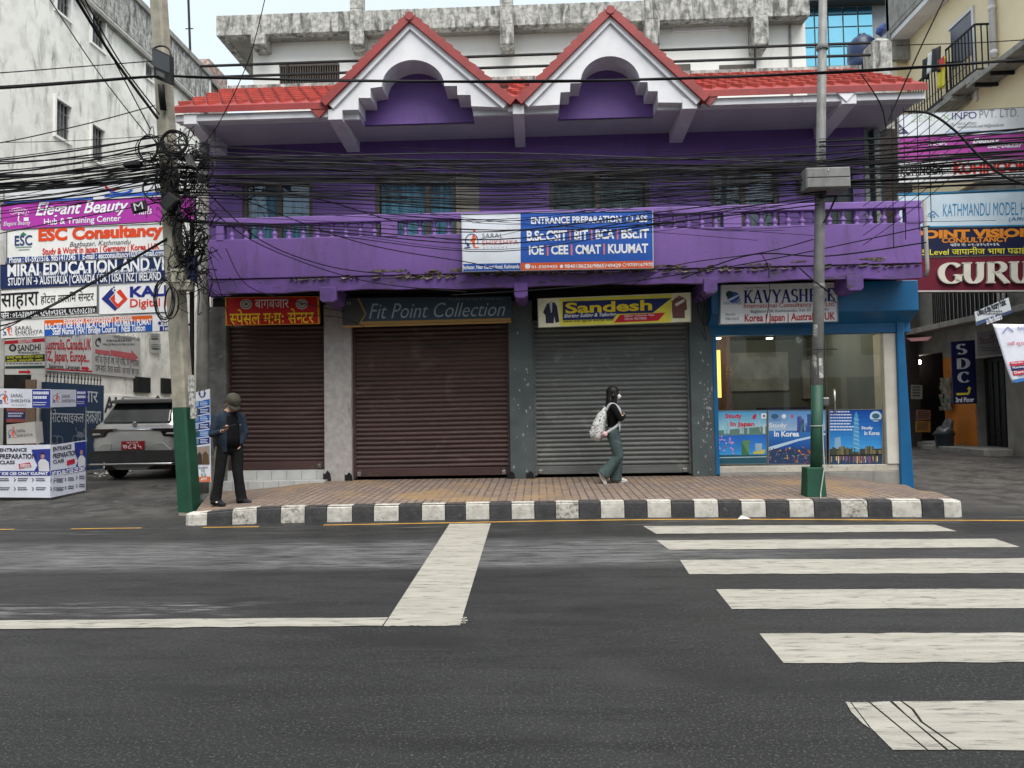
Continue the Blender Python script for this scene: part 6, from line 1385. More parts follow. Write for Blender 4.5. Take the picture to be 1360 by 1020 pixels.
# ================================================================== CABLES
M['cable_grey'] = mat('dusty_cable', (.035, .034, .036, 1), (.06, .058, .058, 1), 4, 3, rough=.7, spec=.2)
def spline(P, n=7):
    out = []
    for i in range(len(P)-1):
        p0, p1, p2_, p3 = P[max(i-1, 0)], P[i], P[i+1], P[min(i+2, len(P)-1)]
        for k in range(n):
            t = k/n; out.append(.5*((2*p1)+(p2_-p0)*t+(2*p0-5*p1+4*p2_-p3)*t*t+(3*p1-p0-3*p2_+p3)*t*t*t))
    return out+[P[-1]]
def cable(pts, r, lb=None, grp='overhead cables', n=7, m=None):
    pts = list(pts)                                            # lines run on to poles well outside the view
    if pts[0][0] <= -30 and pts[0][1] > 0: a_, b_ = pts[0], pts[1]; k_ = (a_[1]-b_[1])/(b_[0]-a_[0]); pts = [(-620, a_[1]+k_*.25*580-20, a_[2]-.5), (-300, a_[1]+k_*.55*260, a_[2]-.2)]+pts
    if pts[-1][0] >= 1365 and len(pts) > 2 and pts[-1][1] < 260 and abs(pts[-1][1]-pts[-2][1]) < 60: a_, b_ = pts[-1], pts[-2]; k_ = (a_[1]-b_[1])/(a_[0]-b_[0]); pts = pts+[(1680, a_[1]+k_*.6*270, a_[2]-.2), (2000, a_[1]+k_*.35*590-25, a_[2]-.4)]
    o = MB().tube(spline([PY(*p) for p in pts], n), r, 5, False).build('overhead_cable', m or M['cable'], None, True)
    return tag(o, lb, 'cable', grp)
rc = random.Random(21)
SPAN = 'black cable in the dense band strung between the concrete pole and the steel pole'
LEFT = 'black cable running from the tangled concrete pole past the stained white wall'
RIGHT = 'black cable rising from the steel pole in front of the right-hand sign boards'
for i in range(74):
    dens = rc.random() < .5
    yp = rc.gauss(228, 13) if dens else rc.uniform(184, 296)
    dy = rc.uniform(-.3, .25)
    y6 = yp+rc.uniform(2, 14)+(rc.gauss(0, 6)); yr = 214+(yp-214)*.55+rc.uniform(-8, 22)
    if not dens: y6 += rc.uniform(-8, 26)
    Y_ = 10.75+dy
    xe = rc.uniform(1370, 1420)
    cable([(228+rc.uniform(-6, 14), yp, YP-.15+dy*.3), (440, yp*.55+y6*.45+rc.uniform(-3, 3), Y_), (660, y6, Y_), (880, y6*.5+yr*.5+rc.uniform(-2, 3), Y_), (1090+rc.uniform(-8, 8), yr, YQ-.12+dy*.3)], rc.choice((.0045, .005, .006, .007, .009)), SPAN, n=6, m=rc.choice((None, None, M['cable_grey'])))
for i in range(36):
    y0 = rc.gauss(220, 18); y1 = y0-rc.uniform(6, 46)+(8 if y0 > 240 else 0)
    cable([(1088, y0, YQ-.1), (1210, y0*.52+y1*.48+rc.uniform(0, 5), 10.3), (1420, y1, 10.0+rc.uniform(-.4, .3))], rc.choice((.005, .006, .008, .011, .014)), RIGHT)
for i in range(46):
    y0 = rc.gauss(222, 17) if rc.random() < .8 else rc.uniform(176, 262); dx = rc.uniform(-40, -60)
    y1 = y0+rc.uniform(8, 50)
    cable([(dx, y1, 10.2+rc.uniform(-.5, .4)), (90, (y0*.48+y1*.52)+rc.uniform(0, 5), 10.5), (218+rc.uniform(-8, 8), y0, YP-.2)], rc.choice((.005, .006, .007, .009, .012)), LEFT)
# cables one can pick out
cable([(-40, 119, 9.6), (110, 109, 10.2), (213, 101, 10.6), (275, 103, 10.6), (470, 107, 10.5), (700, 108.5, 10.4), (900, 104, 10.3), (1150, 94, 10.1), (1420, 75, 9.8)], .020, 'thick twisted black cable crossing the whole street in front of the red roof', n=8)
cable([(-40, 117, 9.6), (110, 107.5, 10.2), (213, 101, 10.55), (330, 104, 10.5), (470, 108, 10.45), (700, 107, 10.35), (900, 105, 10.3), (1150, 92.5, 10.05), (1420, 77, 9.8)], .013, 'thinner cable twisted round the thick street-wide cable in front of the red roof', n=8)
cable([(-40, 99, 9.6), (100, 89, 10.2), (203, 81, 10.6)], .008, 'thin level cable above the thick one, left of the street lamp')
cable([(-40, 196, 9.8), (100, 168, 10.4), (206, 140, 10.7)], .008, 'thin cable climbing to the pole midway up the stained white wall')
for k, (pts, r, lb) in enumerate(((((60, -10, 9.6), (130, 95, 10.3), (196, 180, 10.7)), .008, 'thin cable falling steeply from the top left to the pole, leftmost of its kind'),
    (((96, -10, 9.5), (150, 76, 10.2), (210, 158, 10.7)), .022, 'thickest cable falling steeply from the top left to the concrete pole'),
    (((102, -10, 9.5), (146, 70, 10.2), (200, 172, 10.7)), .009, 'thin cable falling close under the thickest steep cable'),
    (((108, -10, 9.5), (158, 80, 10.2), (212, 152, 10.7)), .010, 'thin cable falling close above the thickest steep cable'),
    (((354, -10, 10.4), (330, 80, 10.5), (290, 165, 10.7), (262, 200, 10.8)), .007, 'thin cable falling from the gallery across the left end of the roof'),
    (((1258, -10, 10.1), (1222, 65, 10.2), (1180, 160, 10.3)), .011, 'single cable falling steeply before the cream balcony building'),
    (((1143, 98, 10.1), (1160, 122, 10.1), (1172, 145, 10.2), (1177, 172, 10.3)), .009, 'cable drooping from the thick street cable before the right end of the eaves'),
    (((1200, 148, 10.2), (1235, 151, 10.1), (1270, 175, 10.0), (1310, 215, 9.9), (1375, 250, 9.8)), .017, 'thick cable arching down over the white company board'),
    (((1190, 60, 10.4), (1290, 57, 10.3), (1420, 50, 10.2)), .007, 'thin level cable in front of the cream building'),
    (((-40, 440, 9.9), (40, 420, 10.3), (120, 378, 10.6), (222, 318, 10.8)), .012, 'cable sagging from the pole across the navy and black left boards'),
    (((-40, 452, 9.9), (50, 414, 10.3), (130, 370, 10.6), (222, 316, 10.8)), .008, 'thin companion of the cable sagging across the left boards'),
    (((0, 310, 9.9), (110, 288, 10.3), (215, 268, 10.8)), .008, 'thin cable across the magenta and orange-lettered left boards'),
    (((270, 250, 10.8), (345, 318, 11.3), (430, 352, 11.6), (510, 364, 12.0)), .009, 'cable dropping from the tangle to a clip on the purple balcony'),
    (((262, 262, 10.8), (340, 322, 11.3), (480, 372, 11.6), (620, 388, 12.0)), .008, 'cable dropping along the balcony to the middle cantilever beam'),
    (((275, 245, 10.8), (470, 320, 11.2), (640, 352, 11.7), (690, 372, 12.0)), .008, 'cable dropping to the lower edge of the blue banner'),
    (((262, 240, 10.8), (420, 264, 11), (560, 300, 11.3), (760, 305, 11.3), (940, 290, 11)), .009, 'cable sagging across the face of the white and blue banner'),
    (((600, 392, 12.0), (730, 384, 11.9), (850, 372, 11.8), (1020, 345, 11.5), (1235, 300, 11)), .009, 'cable climbing from the tailoring sign along the balcony to the right'),
    (((840, 378, 11.9), (900, 352, 11.8), (1010, 336, 11.5), (1080, 318, 10.9)), .008, 'cable climbing from the grey shutter to the steel pole'),
    (((905, 370, 11.9), (1000, 338, 11.8), (1100, 340, 11.6), (1230, 322, 11.3)), .012, 'thicker cable sagging across the right half of the purple balcony'),
    (((1010, 336, 11.8), (1020, 355, 12), (1022, 392, 12.3), (1018, 424, 12.4)), .007, 'thin cable hanging down in front of the navy lettered lightbox'),
    (((1062, 356, 10.5), (1080, 372, 10.3), (1100, 388, 10.4), (1110, 402, 12.3)), .011, 'short stiff cable slanting across the steel pole before the lightbox'),
    (((1110, 262, 10.3), (1102, 280, 10.3), (1094, 296, 10.3)), .014, 'short thick cable tail under the distribution box'),
    (((345, 425, 12.5), (440, 420, 12.4), (500, 440, 12.4), (570, 459, 12.5), (640, 446, 12.5), (676, 428, 12.5)), .006, 'thin pale cable looping below the slate sign', ),
    (((300, 330, 11.6), (330, 380, 11.9), (400, 402, 12.3), (458, 414, 12.5)), .007, 'cable falling across the red dumpling sign'),
    (((938, 380, 12.2), (926, 405, 12.5), (936, 432, 12.6), (944, 412, 12.6), (930, 392, 12.4)), .008, 'ragged black loop of wire hanging beside the tailoring sign'),
    (((942, 384, 12.2), (934, 420, 12.6), (938, 452, 12.7), (932, 440, 12.7)), .006, 'frayed wire end dangling on the slate pillar left of the blue shop'),
    (((280, 345, 11.4), (300, 410, 11.9), (312, 440, 12.4)), .006, 'short cable drooping at the left corner under the balcony'))):
    cable(pts, r, lb, 'cables one can follow by eye', 8)
for k in range(11):
    y0 = 196+k*13; cable([(1146, y0, 10.8), (1215, y0-50, 10.7), (1288, y0-112, 10.6)], .0055, 'thin slanting wire of the crossed wires before the right-hand boards', 'crossed wires right of the steel pole', 5)
for k, x in enumerate((1184, 1200, 1218, 1234)):
    cable([(x, 140+k*3, 10.75), (x+1.5, 235, 10.75), (x+3, 330-k*12, 10.75)], .006, 'thin upright wire of the crossed wires before the right-hand boards', 'crossed wires right of the steel pole', 4)
for k in range(36):                                                    # loose droppers across the facade
    x0 = rc.uniform(280, 1000); y0 = rc.uniform(192, 300); L = rc.uniform(140, 380)
    cable([(x0, y0, 10.9), (x0+L*.5, y0+rc.uniform(4, 22), 11.0), (x0+L, y0+rc.uniform(-6, 26), 11.0)], .004, 'thin slack wire lying among the dense cable band', 'slack wires')
# coils and tangle on the concrete pole
CT = 'black cable coil hung in the tangle on the concrete pole'
def coil(cx, cy, rx, ry, Y, turns, r, lb=CT, tilt=0):
    mb = MB()
    for k in range(turns):
        ox, oy, sx = rc.uniform(-1, 1)*1.6, rc.uniform(-1, 1)*1.6, 1+rc.uniform(-.10, .08); p1, p2, w1 = rc.uniform(0, 6), rc.uniform(0, 6), rc.uniform(.02, .07)
        pts = []
        for t in range(0, 360, 15):
            wb = 1+w1*math.sin(2*R_(t)+p1)+.03*math.sin(3*R_(t)+p2); x, y = rx*sx*wb*math.cos(R_(t)), ry*sx*wb*math.sin(R_(t)); x, y = x*math.cos(tilt)-y*math.sin(tilt), x*math.sin(tilt)+y*math.cos(tilt)
            pts.append(PY(cx+ox+x, cy+oy+y, Y+rc.uniform(-.015, .015)+.02*k/turns))
        mb.tube(pts, r, 5, closed=True)
    return tag(mb.build('cable_coil', M['cable'], None, True), lb, 'cable coil', 'cable coils on the concrete pole')
coil(232, 189, 17, 16, YP-.45, 11, .0075, 'big round black cable coil at the top of the tangle on the concrete pole')
coil(196, 197, 13, 16, YP-.3, 5, .007, 'oval black cable coil against the white wall left of the big coil')
coil(218, 398, 12.5, 27, YP-.42, 6, .0065, 'tall oval cable coil hanging low beside the junction boxes')
coil(228, 404, 9, 20, YP-.4, 2, .008, 'narrow cable loop hanging inside the tall oval coil')
for (x, y, a, b, t) in ((207, 252, 17, 15, .2), (222, 240, 14, 18, .5), (262, 212, 12, 12, 0), (272, 226, 10, 15, .3), (243, 242, 16, 13, -.3), (257, 246, 11, 17, .4), (240, 318, 9, 26, -.15), (262, 330, 8, 24, .2), (250, 300, 9, 18, .4)):
    coil(x, y, a, b, YP-.3+rc.uniform(-.12, .1), 5, .006, CT, t)
mb = MB()
for k in range(230):
    x, y = rc.gauss(240, 18), rc.uniform(188, 300) if k < 130 else rc.uniform(300, 372)
    if y > 290: x = rc.gauss(252, 9)
    pts = [(x, y, YP-.25+rc.uniform(-.2, .2))]
    for j in range(4): x += rc.uniform(-16, 16); y += rc.uniform(-13, 19); pts.append((x, y, YP-.25+rc.uniform(-.2, .25)))
    mb.tube(spline([PY(*p) for p in pts], 4), rc.choice((.004, .005, .006, .009)), 4, False)
tg = mb.build('cable_tangle', M['cable'], None, True); tag(tg, 'dense black snarl of wire ends wrapped round the concrete pole', 'cable tangle', kind='stuff')
# ================================================================== STREET THINGS
# standing banner behind the pole
b = sign('standing_banner', 'upright white and blue consultancy banner leaning behind the concrete pole', [(231.5, 528), (278.5, 516.5), (280, 640), (236, 641)], ('Y', 11.9, 12.0), (222, 224, 230), t=.03, cat='banner')
b.ring(268.5, 521, 5, 7, 1.3, (60, 62, 110), 0, 180); b.text('U', 265, 518, 272, 528, (60, 62, 110))
for k in range(6):
    y = 532+k*10; b.rect(259, y, 278.5, y+8.4, ((28, 96, 180), (22, 44, 120))[k % 2]); b.rect(258.5, y+.6, 264, y+8, ((150, 170, 190), (60, 80, 70), (110, 130, 150))[k % 3], h=.005); lines(b, 266, y+1.4, 277, y+7.6, 3, (200, 214, 232), seed=k)
b.rect(258, 593, 278.7, 617, (150, 146, 140)); b.poly([(262, 617), (262, 604), (265, 600), (268, 604), (269, 617)], (70, 52, 54), h=.005); b.poly([(269, 617), (269, 603), (273, 599), (277, 604), (278, 617)], (96, 76, 52), h=.0052)
for x, y in ((265.5, 598), (273, 597.5), (260, 600)): b.disc(x, y, 1.9, 2.5, (176, 132, 110), h=.0056)
b.text('Students', 264, 619, 276, 622.5, (50, 54, 90)); b.text('70', 267, 623.5, 272, 627.5, (60, 110, 90)); b.text('55', 267, 629, 274, 633, (60, 110, 90)); b.rect(240, 633.5, 279.5, 640, (222, 110, 52)); b.text('.org', 266, 634.5, 275, 639.5, WHT, .02); b.finish(b.root)
# promotion counter
kb = thing('promotion_counter', 'white and blue pop-up promotion counter with a header on thin poles', 'counter', PZ(67, 661, 0))
YK = PZ(67, 661, .13).y; YK2 = PZ(114.5, 651.5, .18).y
def kpanel(q, plane, bg, t=.012, name='panel'):
    b = Board(q, plane); b.root = kb; b.panel(kb, bg, t, name); return b
KB_ = (44, 56, 140)
b = kpanel([(-60, 592.5), (67, 590.5), (67, 661), (-60, 660)], ('Y', YK), (214, 216, 228), name='front_panel')
b.poly([(42, 597), (67, 596), (67, 627), (45, 627), (50, 618), (46, 610)], KB_); b.rect(-60, 625.5, 67, 632, KB_, h=.005); b.text('ENTRANCE', 0, 595, 36, 600, (44, 44, 56), .03); b.text('PREPARATION', 0, 602.5, 48, 609.5, (44, 44, 56), .03); b.text('CLASS', 0, 611.5, 20, 616.5, (44, 44, 56), .03)
b.poly([(25, 616.5), (40, 614), (42, 620), (26, 622.5)], (186, 40, 60), h=.0055); b.text('ADMISSION', 27, 616, 40, 621, WHT, .02, h=.007)
b.poly([(52, 626), (51, 614), (54, 610), (60, 610), (65, 614), (66, 626)], (206, 206, 210), h=.0056); b.disc(57, 606, 2.6, 3.8, (170, 130, 112), h=.006); b.poly([(54, 605), (55, 601), (59, 601), (60.5, 606), (59.5, 603.5), (55, 603.5)], (34, 28, 30), h=.0066); b.text('BSc.CSIT BIT BCA BScIT IOE CEE CMAT KUUMAT', -55, 627, 64, 631, WHT, .03, h=.007)
for i in range(4):
    for j in range(2):
        x = 0+i*24-3; y = 635+j*12; b.line(x-2, y, x, y+2.2, .9, (40, 40, 70)); b.line(x, y+2.2, x-2, y+4.4, .9, (40, 40, 70)); lines(b, x+3, y, x+17, y+5, 2, (70, 70, 90), seed=i+j)
b.finish(kb)
b = kpanel([(67.6, 591.5), (114.5, 584.5), (113.6, 651), (67.6, 661)], ('Y', YK+.01, YK2), (206, 208, 222), name='side_panel')
b.poly([(98, 588), (114, 586), (114, 620), (99, 622), (103, 612), (99, 602)], KB_); b.poly([(67.6, 625), (114.2, 618.5), (114, 624.5), (67.6, 631.5)], KB_, h=.005); b.text('ENTRANCE', 70, 592, 94, 598, (44, 44, 56), .03); b.text('PREPARATION', 70, 600, 101, 607, (44, 44, 56), .03); b.text('CLASS', 70, 610, 84, 615, (44, 44, 56), .03)
b.poly([(88, 612), (98, 609), (99, 615), (88, 618.5)], (186, 40, 60), h=.0055); b.poly([(103, 620), (103, 609), (106, 605), (110, 605), (113, 609), (113, 618)], (206, 206, 210), h=.0056); b.disc(107.5, 601, 2, 3.4, (170, 130, 112), h=.006); b.text('BIT BCA BSc.IT IOE CEE CMAT', 69, 622.5, 113, 629, WHT, .03, h=.007)
for i in range(3):
    for j in range(2):
        x = 72+i*15; y = 637+j*11-i*2.4; b.line(x-1.5, y, x, y+2.2, .8, (40, 40, 70)); b.line(x, y+2.2, x-1.5, y+4.4, .8, (40, 40, 70)); lines(b, x+2.5, y-.5, x+11, y+5, 2, (70, 70, 90), seed=i+j+9)
b.finish(kb)
b = kpanel([(-60, 515), (67, 517), (67, 542), (-60, 541)], ('Y', YK), (218, 220, 230), name='header_panel')
b.rect(43, 517.5, 67, 541.5, KB_); saral_logo(b, 5, 529.5, 6); b.text('SARAL', 14.5, 523, 31, 527.5, (70, 70, 84)); b.text('SHIKSHYA', 14.5, 530, 41, 534.5, (70, 70, 84)); b.text('ACADEMY', 16, 537, 35, 539, GRY, space=1.3); lines(b, 44.5, 520, 66, 532, 2, (220, 224, 236), fill=.62, seed=3); lines(b, 44.5, 534, 64, 540, 2, (200, 206, 226), fill=.4, seed=5); b.finish(kb)
b = kpanel([(68.5, 517), (116, 518), (115.5, 539.5), (68.5, 541)], ('Y', YK+.01, YK2), (190, 192, 204), name='header_panel')
b.rect(100.5, 517.9, 116, 540, (54, 58, 128)); saral_logo(b, 74, 529.5, 4.4); b.text('SARAL', 81, 524, 93, 528, (70, 70, 84)); b.text('SHIKSHYA', 81, 530, 99, 534.5, (70, 70, 84)); lines(b, 101.5, 520, 115, 531, 2, (210, 214, 230), fill=.6, seed=6); lines(b, 101.5, 533, 112, 538, 2, (190, 196, 216), fill=.4, seed=8); b.finish(kb)
for (x, Y_) in ((67.4, YK+.04), (114, YK2+.03)): mb = MB(); p_ = PY(x, 590, Y_); mb.tube([(p_.x, Y_, .1), (p_.x, Y_, PY(x, 518, Y_).z)], .012, 6); mb.build('pole', M['steel'], kb)
mb = MB(); a = PY(67, 592, YK); mb.box(-11.2, YK+.02, a.z-.03, a.x-.03, YK2-.02, a.z-.005); mb.build('counter_top', mat('counter_white', (.55, .55, .56, 1)), kb)
b = sign('carton', 'white printed box standing on the promotion counter', [(8.5, 564), (46, 560), (48, 588.5), (9, 590)], ('Y', YK+.55), (176, 172, 168), t=.2, cat='box')
saral_logo(b, 16, 576, 5); b.text('SARAL', 22, 570, 34, 574, (80, 80, 88)); b.text('SHIKSHYA', 22, 576, 44, 580, (80, 80, 88)); b.finish(b.root)
b = sign('wall_poster', 'small red and blue poster on the dark shed behind the counter', [(8.5, 542), (34, 543), (34, 561), (8.5, 561)], ('Y', 15.0), (146, 80, 76), t=.01, cat='poster')
b.rect(8.5, 546.5, 34, 556, (34, 52, 104)); lines(b, 11, 548, 32, 555, 2, (190, 190, 210), fill=.6); b.finish(b.root)
# litter behind the counter and under the car
rl_ = random.Random(5); mb = MB()
for k in range(150):
    x = rl_.uniform(-9.1, -7.4) if k % 3 else rl_.uniform(-9.9, -9.2); y = rl_.uniform(17.2, 19) if k % 3 else rl_.uniform(15.3, 16.2)
    a = rl_.uniform(0, 6.28); s_ = rl_.uniform(.03, .085); z = zg(x, y)+rl_.uniform(.005, .10)
    mb.add([(x+s_*math.cos(a), y+s_*math.sin(a), z), (x+s_*math.cos(a+2), y+s_*math.sin(a+2), z+s_*.6), (x+s_*math.cos(a+4), y+s_*math.sin(a+4), z+s_*.2)], [(0, 1, 2)])
tag(mb.build('litter', M['litter'], None), 'scattered paper litter along the wall behind the silver car', 'litter', kind='stuff')
# rubbish bin
q = PX(1255, 602, 10.95); bn = thing('rubbish_bin', 'dark blue-grey plastic bin with a grey bag sticking out, by the orange wall', 'bin', (q.x, q.y, zg(q.x, q.y)))
bm1 = mat('bin_plastic', (.03, .045, .055, 1), (.02, .03, .04, 1), 4, rough=.45)
hb = PX(1255, 572, 10.95).z-zg(q.x, q.y)
MB().lathe((0, 0, 0), [(.19, 0), (.20, .01), (.215, hb*.3), (.22, hb*.33), (.225, hb*.36), (.235, hb*.75), (.255, hb*.78), (.255, hb*.9), (.235, hb*.93), (.235, hb)], 20).build('body', bm1, bn, True, 0, True)
mb = MB(); mb.ball((.03, 0, hb+.0), .22, 12, 8, (1, 1, .55)); v = []
rr = random.Random(8)
mb.v = [(x+rr.uniform(-.03, .03), y+rr.uniform(-.03, .03), z+rr.uniform(-.02, .03)+(.2 if x > .1 and z > hb+.02 else 0)) for x, y, z in mb.v]
mb.build('bag', mat('grey_bag', (.20, .20, .21, 1), (.05, .05, .055, 1), 8, 4, rough=.35), bn, False, 0, True)
for s_ in (-1, 1): MB().tube([(s_*.23, -.05, hb*.8), (s_*.285, -.04, hb*.82), (s_*.285, .04, hb*.82), (s_*.23, .05, hb*.8)], .014, 6).build('handle', bm1, bn, True, 0, True)
# ================================================================== PARKED CAR
q = PY(177, 600, 14.6)
car = thing('parked_car', 'silver SUV parked nose-in in the side lane, seen from behind', 'car', (q.x, 14.6, zg(q.x, 15.2)), R_(1.5))
car.scale = (1, 1, 1.085)
silver = mat('silver_paint', (.54, .54, .535, 1), (.49, .49, .485, 1), 2, rough=.26, metal=.55)
blackp = mat('black_plastic', (.018, .018, .019, 1), (.028, .028, .028, 1), 5, rough=.55)
dglass = mat('tinted_glass', (.012, .014, .016, 1), (.03, .034, .036, 1), 1.6, 3, rough=.06, spec=.8)
def rr_ring(w_, yr, yf, z, r=.22, n=5):
    P_ = []
    for (cx, cy, a0) in ((w_-r, yr+r*.7, -90), (w_-r, yf-r, 0), (-w_+r, yf-r, 90), (-w_+r, yr+r*.7, 180)):
        for i in range(n+1):
            t = R_(a0+90*i/n); rx, ry = r, (r*.7 if a0 in (-90, 180) else r); P_.append((cx+rx*math.cos(t), cy+ry*math.sin(t), z))
    return P_
def loft(rings):
    mb = MB(); n = len(rings[0]); v = [p for r in rings for p in r]
    return mb.add(v, [(i*n+j, i*n+(j+1) % n, (i+1)*n+(j+1) % n, (i+1)*n+j) for i in range(len(rings)-1) for j in range(n)]+[tuple(range(n-1, -1, -1)), tuple(range((len(rings)-1)*n, len(rings)*n))])
# heights: bumper .35-.62, tail .62-1.05, glass 1.08-1.45, roof 1.55
loft([rr_ring(.80, .10, 4.0, .36), rr_ring(.88, .02, 4.08, .46), rr_ring(.90, .0, 4.1, .66), rr_ring(.905, .03, 4.1, .80), rr_ring(.90, .04, 4.05, .93), rr_ring(.875, .06, 3.95, 1.03), rr_ring(.82, .16, 3.2, 1.10), rr_ring(.74, .34, 2.7, 1.36), rr_ring(.68, .46, 2.5, 1.50, .18), rr_ring(.58, .62, 2.2, 1.555, .16)]).build('body', silver, car, True, 0, True)
def onb(name, pts, m, d=.03, par=None): return MB().slab(pts, (0, d, 0)).build(name, m, par or car, False, .006, True)
MB().hexa([(-.70, .085, 1.09), (.70, .085, 1.09), (.60, .40, 1.45), (-.60, .40, 1.45), (-.70, .2, 1.09), (.70, .2, 1.09), (.60, .5, 1.45), (-.60, .5, 1.45)]).build('rear_window', dglass, car, False, .02, True)
MB().hexa([(-.66, .26, 1.455), (.66, .26, 1.455), (.62, .30, 1.52), (-.62, .30, 1.52), (-.62, .62, 1.475), (.62, .62, 1.475), (.58, .7, 1.555), (-.58, .7, 1.555)]).build('roof_spoiler', blackp, car, False, .015, True)
for s in (-1, 1):
    onb('tail_lamp', [(s*.895, .0, .80), (s*.90, .0, .97), (s*.36, -.01, .97), (s*.42, -.01, .93), (s*.56, -.01, .915), (s*.62, -.01, .82)], mat('smoked_lamp', (.012, .006, .006, 1), (.02, .007, .007, 1), 8, rough=.12), .12)
    onb('lamp_reflector', [(s*.84, -.014, .85), (s*.84, -.014, .89), (s*.70, -.014, .89), (s*.66, -.014, .86)], mat('lamp_white_lens', (.45, .44, .42, 1), None, rough=.2), .02)
    onb('body_crease', [(s*.80, -.012, .55), (s*.62, -.012, .70), (s*.44, -.012, .69), (s*.46, -.012, .55)], silver, .04)
    MB().hexa([(s*.60, .62, 1.57), (s*.63, .62, 1.57), (s*.63, .7, 1.615), (s*.60, .7, 1.615), (s*.60, 2.2, 1.57), (s*.63, 2.2, 1.57), (s*.63, 2.1, 1.61), (s*.60, 2.1, 1.61)]).build('roof_rail', silver, car, False, .008, True)
    side = MB().hexa([(s*.872, .62, 1.10), (s*.882, 3.0, 1.10), (s*.70, 2.4, 1.45), (s*.705, .75, 1.45), (s*.80, .62, 1.10), (s*.80, 3.0, 1.10), (s*.62, 2.4, 1.45), (s*.62, .75, 1.45)]); side.build('side_window', dglass, car, False, .01, True)
    for y in (.72, 3.3):
        wh = MB().lathe((s*.70-(.11), y, .33), [(.20, 0), (.31, .01), (.33, .05), (.33, .17), (.31, .21), (.20, .22)], 22, 'x').build('wheel', mat('tyre', (.012, .012, .012, 1), (.022, .022, .022, 1), 9, rough=.8), car, True, 0, True)
        MB().lathe((s*.70-(.12), y, .33), [(.05, -.0), (.19, .0), (.20, .24), (.05, .245)], 16, 'x').build('rim', M['steel'], wh, True, 0, True)
onb('bumper', [(-.88, -.03, .34), (.88, -.03, .34), (.90, -.03, .52), (.80, -.035, .56), (-.80, -.035, .56), (-.90, -.03, .52)], blackp, .25)
MB().tube([(-.90, -.06, .30), (-.80, -.1, .305), (.80, -.1, .305), (.90, -.06, .30)], .028, 8).build('bumper_bar', M['chrome'], car, True, 0, True)
onb('skid_plate', [(-.30, -.05, .20), (.30, -.05, .20), (.45, -.05, .29), (-.45, -.05, .29)], mat('skid_grey', (.14, .14, .135, 1), None, rough=.5), .1)
MB().box(-.70, .2, .18, .70, 3.9, .36).build('underbody', blackp, car, False, 0, True)
pl = onb('number_plate', [(-.235, -.03, .575), (.235, -.03, .575), (.235, -.03, .735), (-.235, -.03, .735)], paint(150, 22, 36), .03)
def cartext(s_, x0, z0, x1, z1, y, c, par, bold=.03, nm='lettering'):
    vs, fs = text_geo(s_, bold); mb = MB(); mb.add([(x0+a*(x1-x0), y, z0+b*(z1-z0)) for a, b in vs], fs); mb.build(nm, c, par, False, 0, True)
cartext('बागमती', -.12, .69, .12, .725, -.037, paint(226, 214, 214), pl); cartext('७८३५', -.20, .585, .20, .68, -.037, paint(226, 214, 214), pl)
cartext('LIBRA', -.30, .935, .30, .96, -.001, paint(90, 90, 90), car, .01, 'lettering') if False else None
MB().lathe((0, .045, 1.055), [(.035, 0), (.05, .0), (.05, -.012), (.035, -.012)], 16, 'y').build('badge', M['chrome'], car, True, 0, True)
MB().tube([(-.42, -.004, .945), (.42, -.004, .945)], .012, 6).build('trim_strip', M['chrome'], car, True, 0, True)
MB().lathe((.0, 1.0, 1.56), [(.05, 0), (.03, .04), (.008, .07)], 10).build('aerial', blackp, car, True, 0, True)
# ================================================================== PEOPLE
skin = mat('skin', (.42, .24, .16, 1), (.36, .20, .13, 1), 9, rough=.55)
def head(mb, c, f, up, r=.098, female=False):
    """skull, jaw, nose, ears, lips; f = where the face points"""
    f = Vector(f).normalized(); up = Vector(up); up = (up-f*up.dot(f)).normalized(); s = f.cross(up)
    c = Vector(c)
    mb.limb([c+up*.035-f*.015, c+up*.0+f*.005], [r*.86, r*.86], 14)
    mb.limb([c+up*.0+f*.02, c-up*.085+f*.035], [r*.72, r*.42], 12)
    mb.limb([c+up*.005+f*.088, c-up*.025+f*.108], [.011, .016], 8)               # nose
    mb.limb([c-up*.055+f*.085-s*.018, c-up*.055+f*.085+s*.018], [.010, .010], 6)   # lips
    mb.limb([c+up*.03+f*.083-s*.04, c+up*.03+f*.083+s*.04], [.014, .014], 6)       # brow
    for k in (-1, 1):
        mb.limb([c+s*(k*.085)+up*.01-f*.005, c+s*(k*.087)-up*.03-f*.002], [.016, .012], 6)
    return f, up, s
def eyes(par, c, f, up, s):
    for k in (-1, 1):
        MB().ball(Vector(c)+up*.008+f*.083+s*(k*.032), .013, 8, 6).build('eye', mat('eye', (.05, .03, .02, 1), None, rough=.2), par, True, 0, True)
def hand(mb, w, d, pn, L=.17, curl=.5, spread=1.0, thumb=1):
    """palm and five fingers: w wrist, d direction, pn palm normal (fingers curl towards it)"""
    w = Vector(w); d = Vector(d).normalized(); pn = Vector(pn); pn = (pn-d*pn.dot(d)).normalized(); sd = d.cross(pn)
    mb.limb([w, w+d*.045, w+d*.085], [(.028, .02), (.016, .038), (.014, .040)], 10, pn)
    for i, (o, l) in enumerate(((-.030, .066), (-.010, .076), (.011, .072), (.030, .056))):
        p_ = w+d*.085+sd*o; a = p_+(d*math.cos(curl*.6)+pn*math.sin(curl*.6))*l*.45; b_ = a+(d*math.cos(curl*1.5)+pn*math.sin(curl*1.5))*l*.33; c_ = b_+(d*math.cos(curl*2.3)+pn*math.sin(curl*2.3))*l*.25
        mb.limb([p_-d*.015, a, b_, c_], [.0095, .009, .0085, .0075], 7)
    p_ = w+d*.03-sd*thumb*.03; a = p_+(d*.7-sd*thumb*.7+pn*.3).normalized()*.035; b_ = a+(d*.8-sd*thumb*.25+pn*.5).normalized()*.03
    mb.limb([p_, a, b_], [.013, .011, .009], 7)
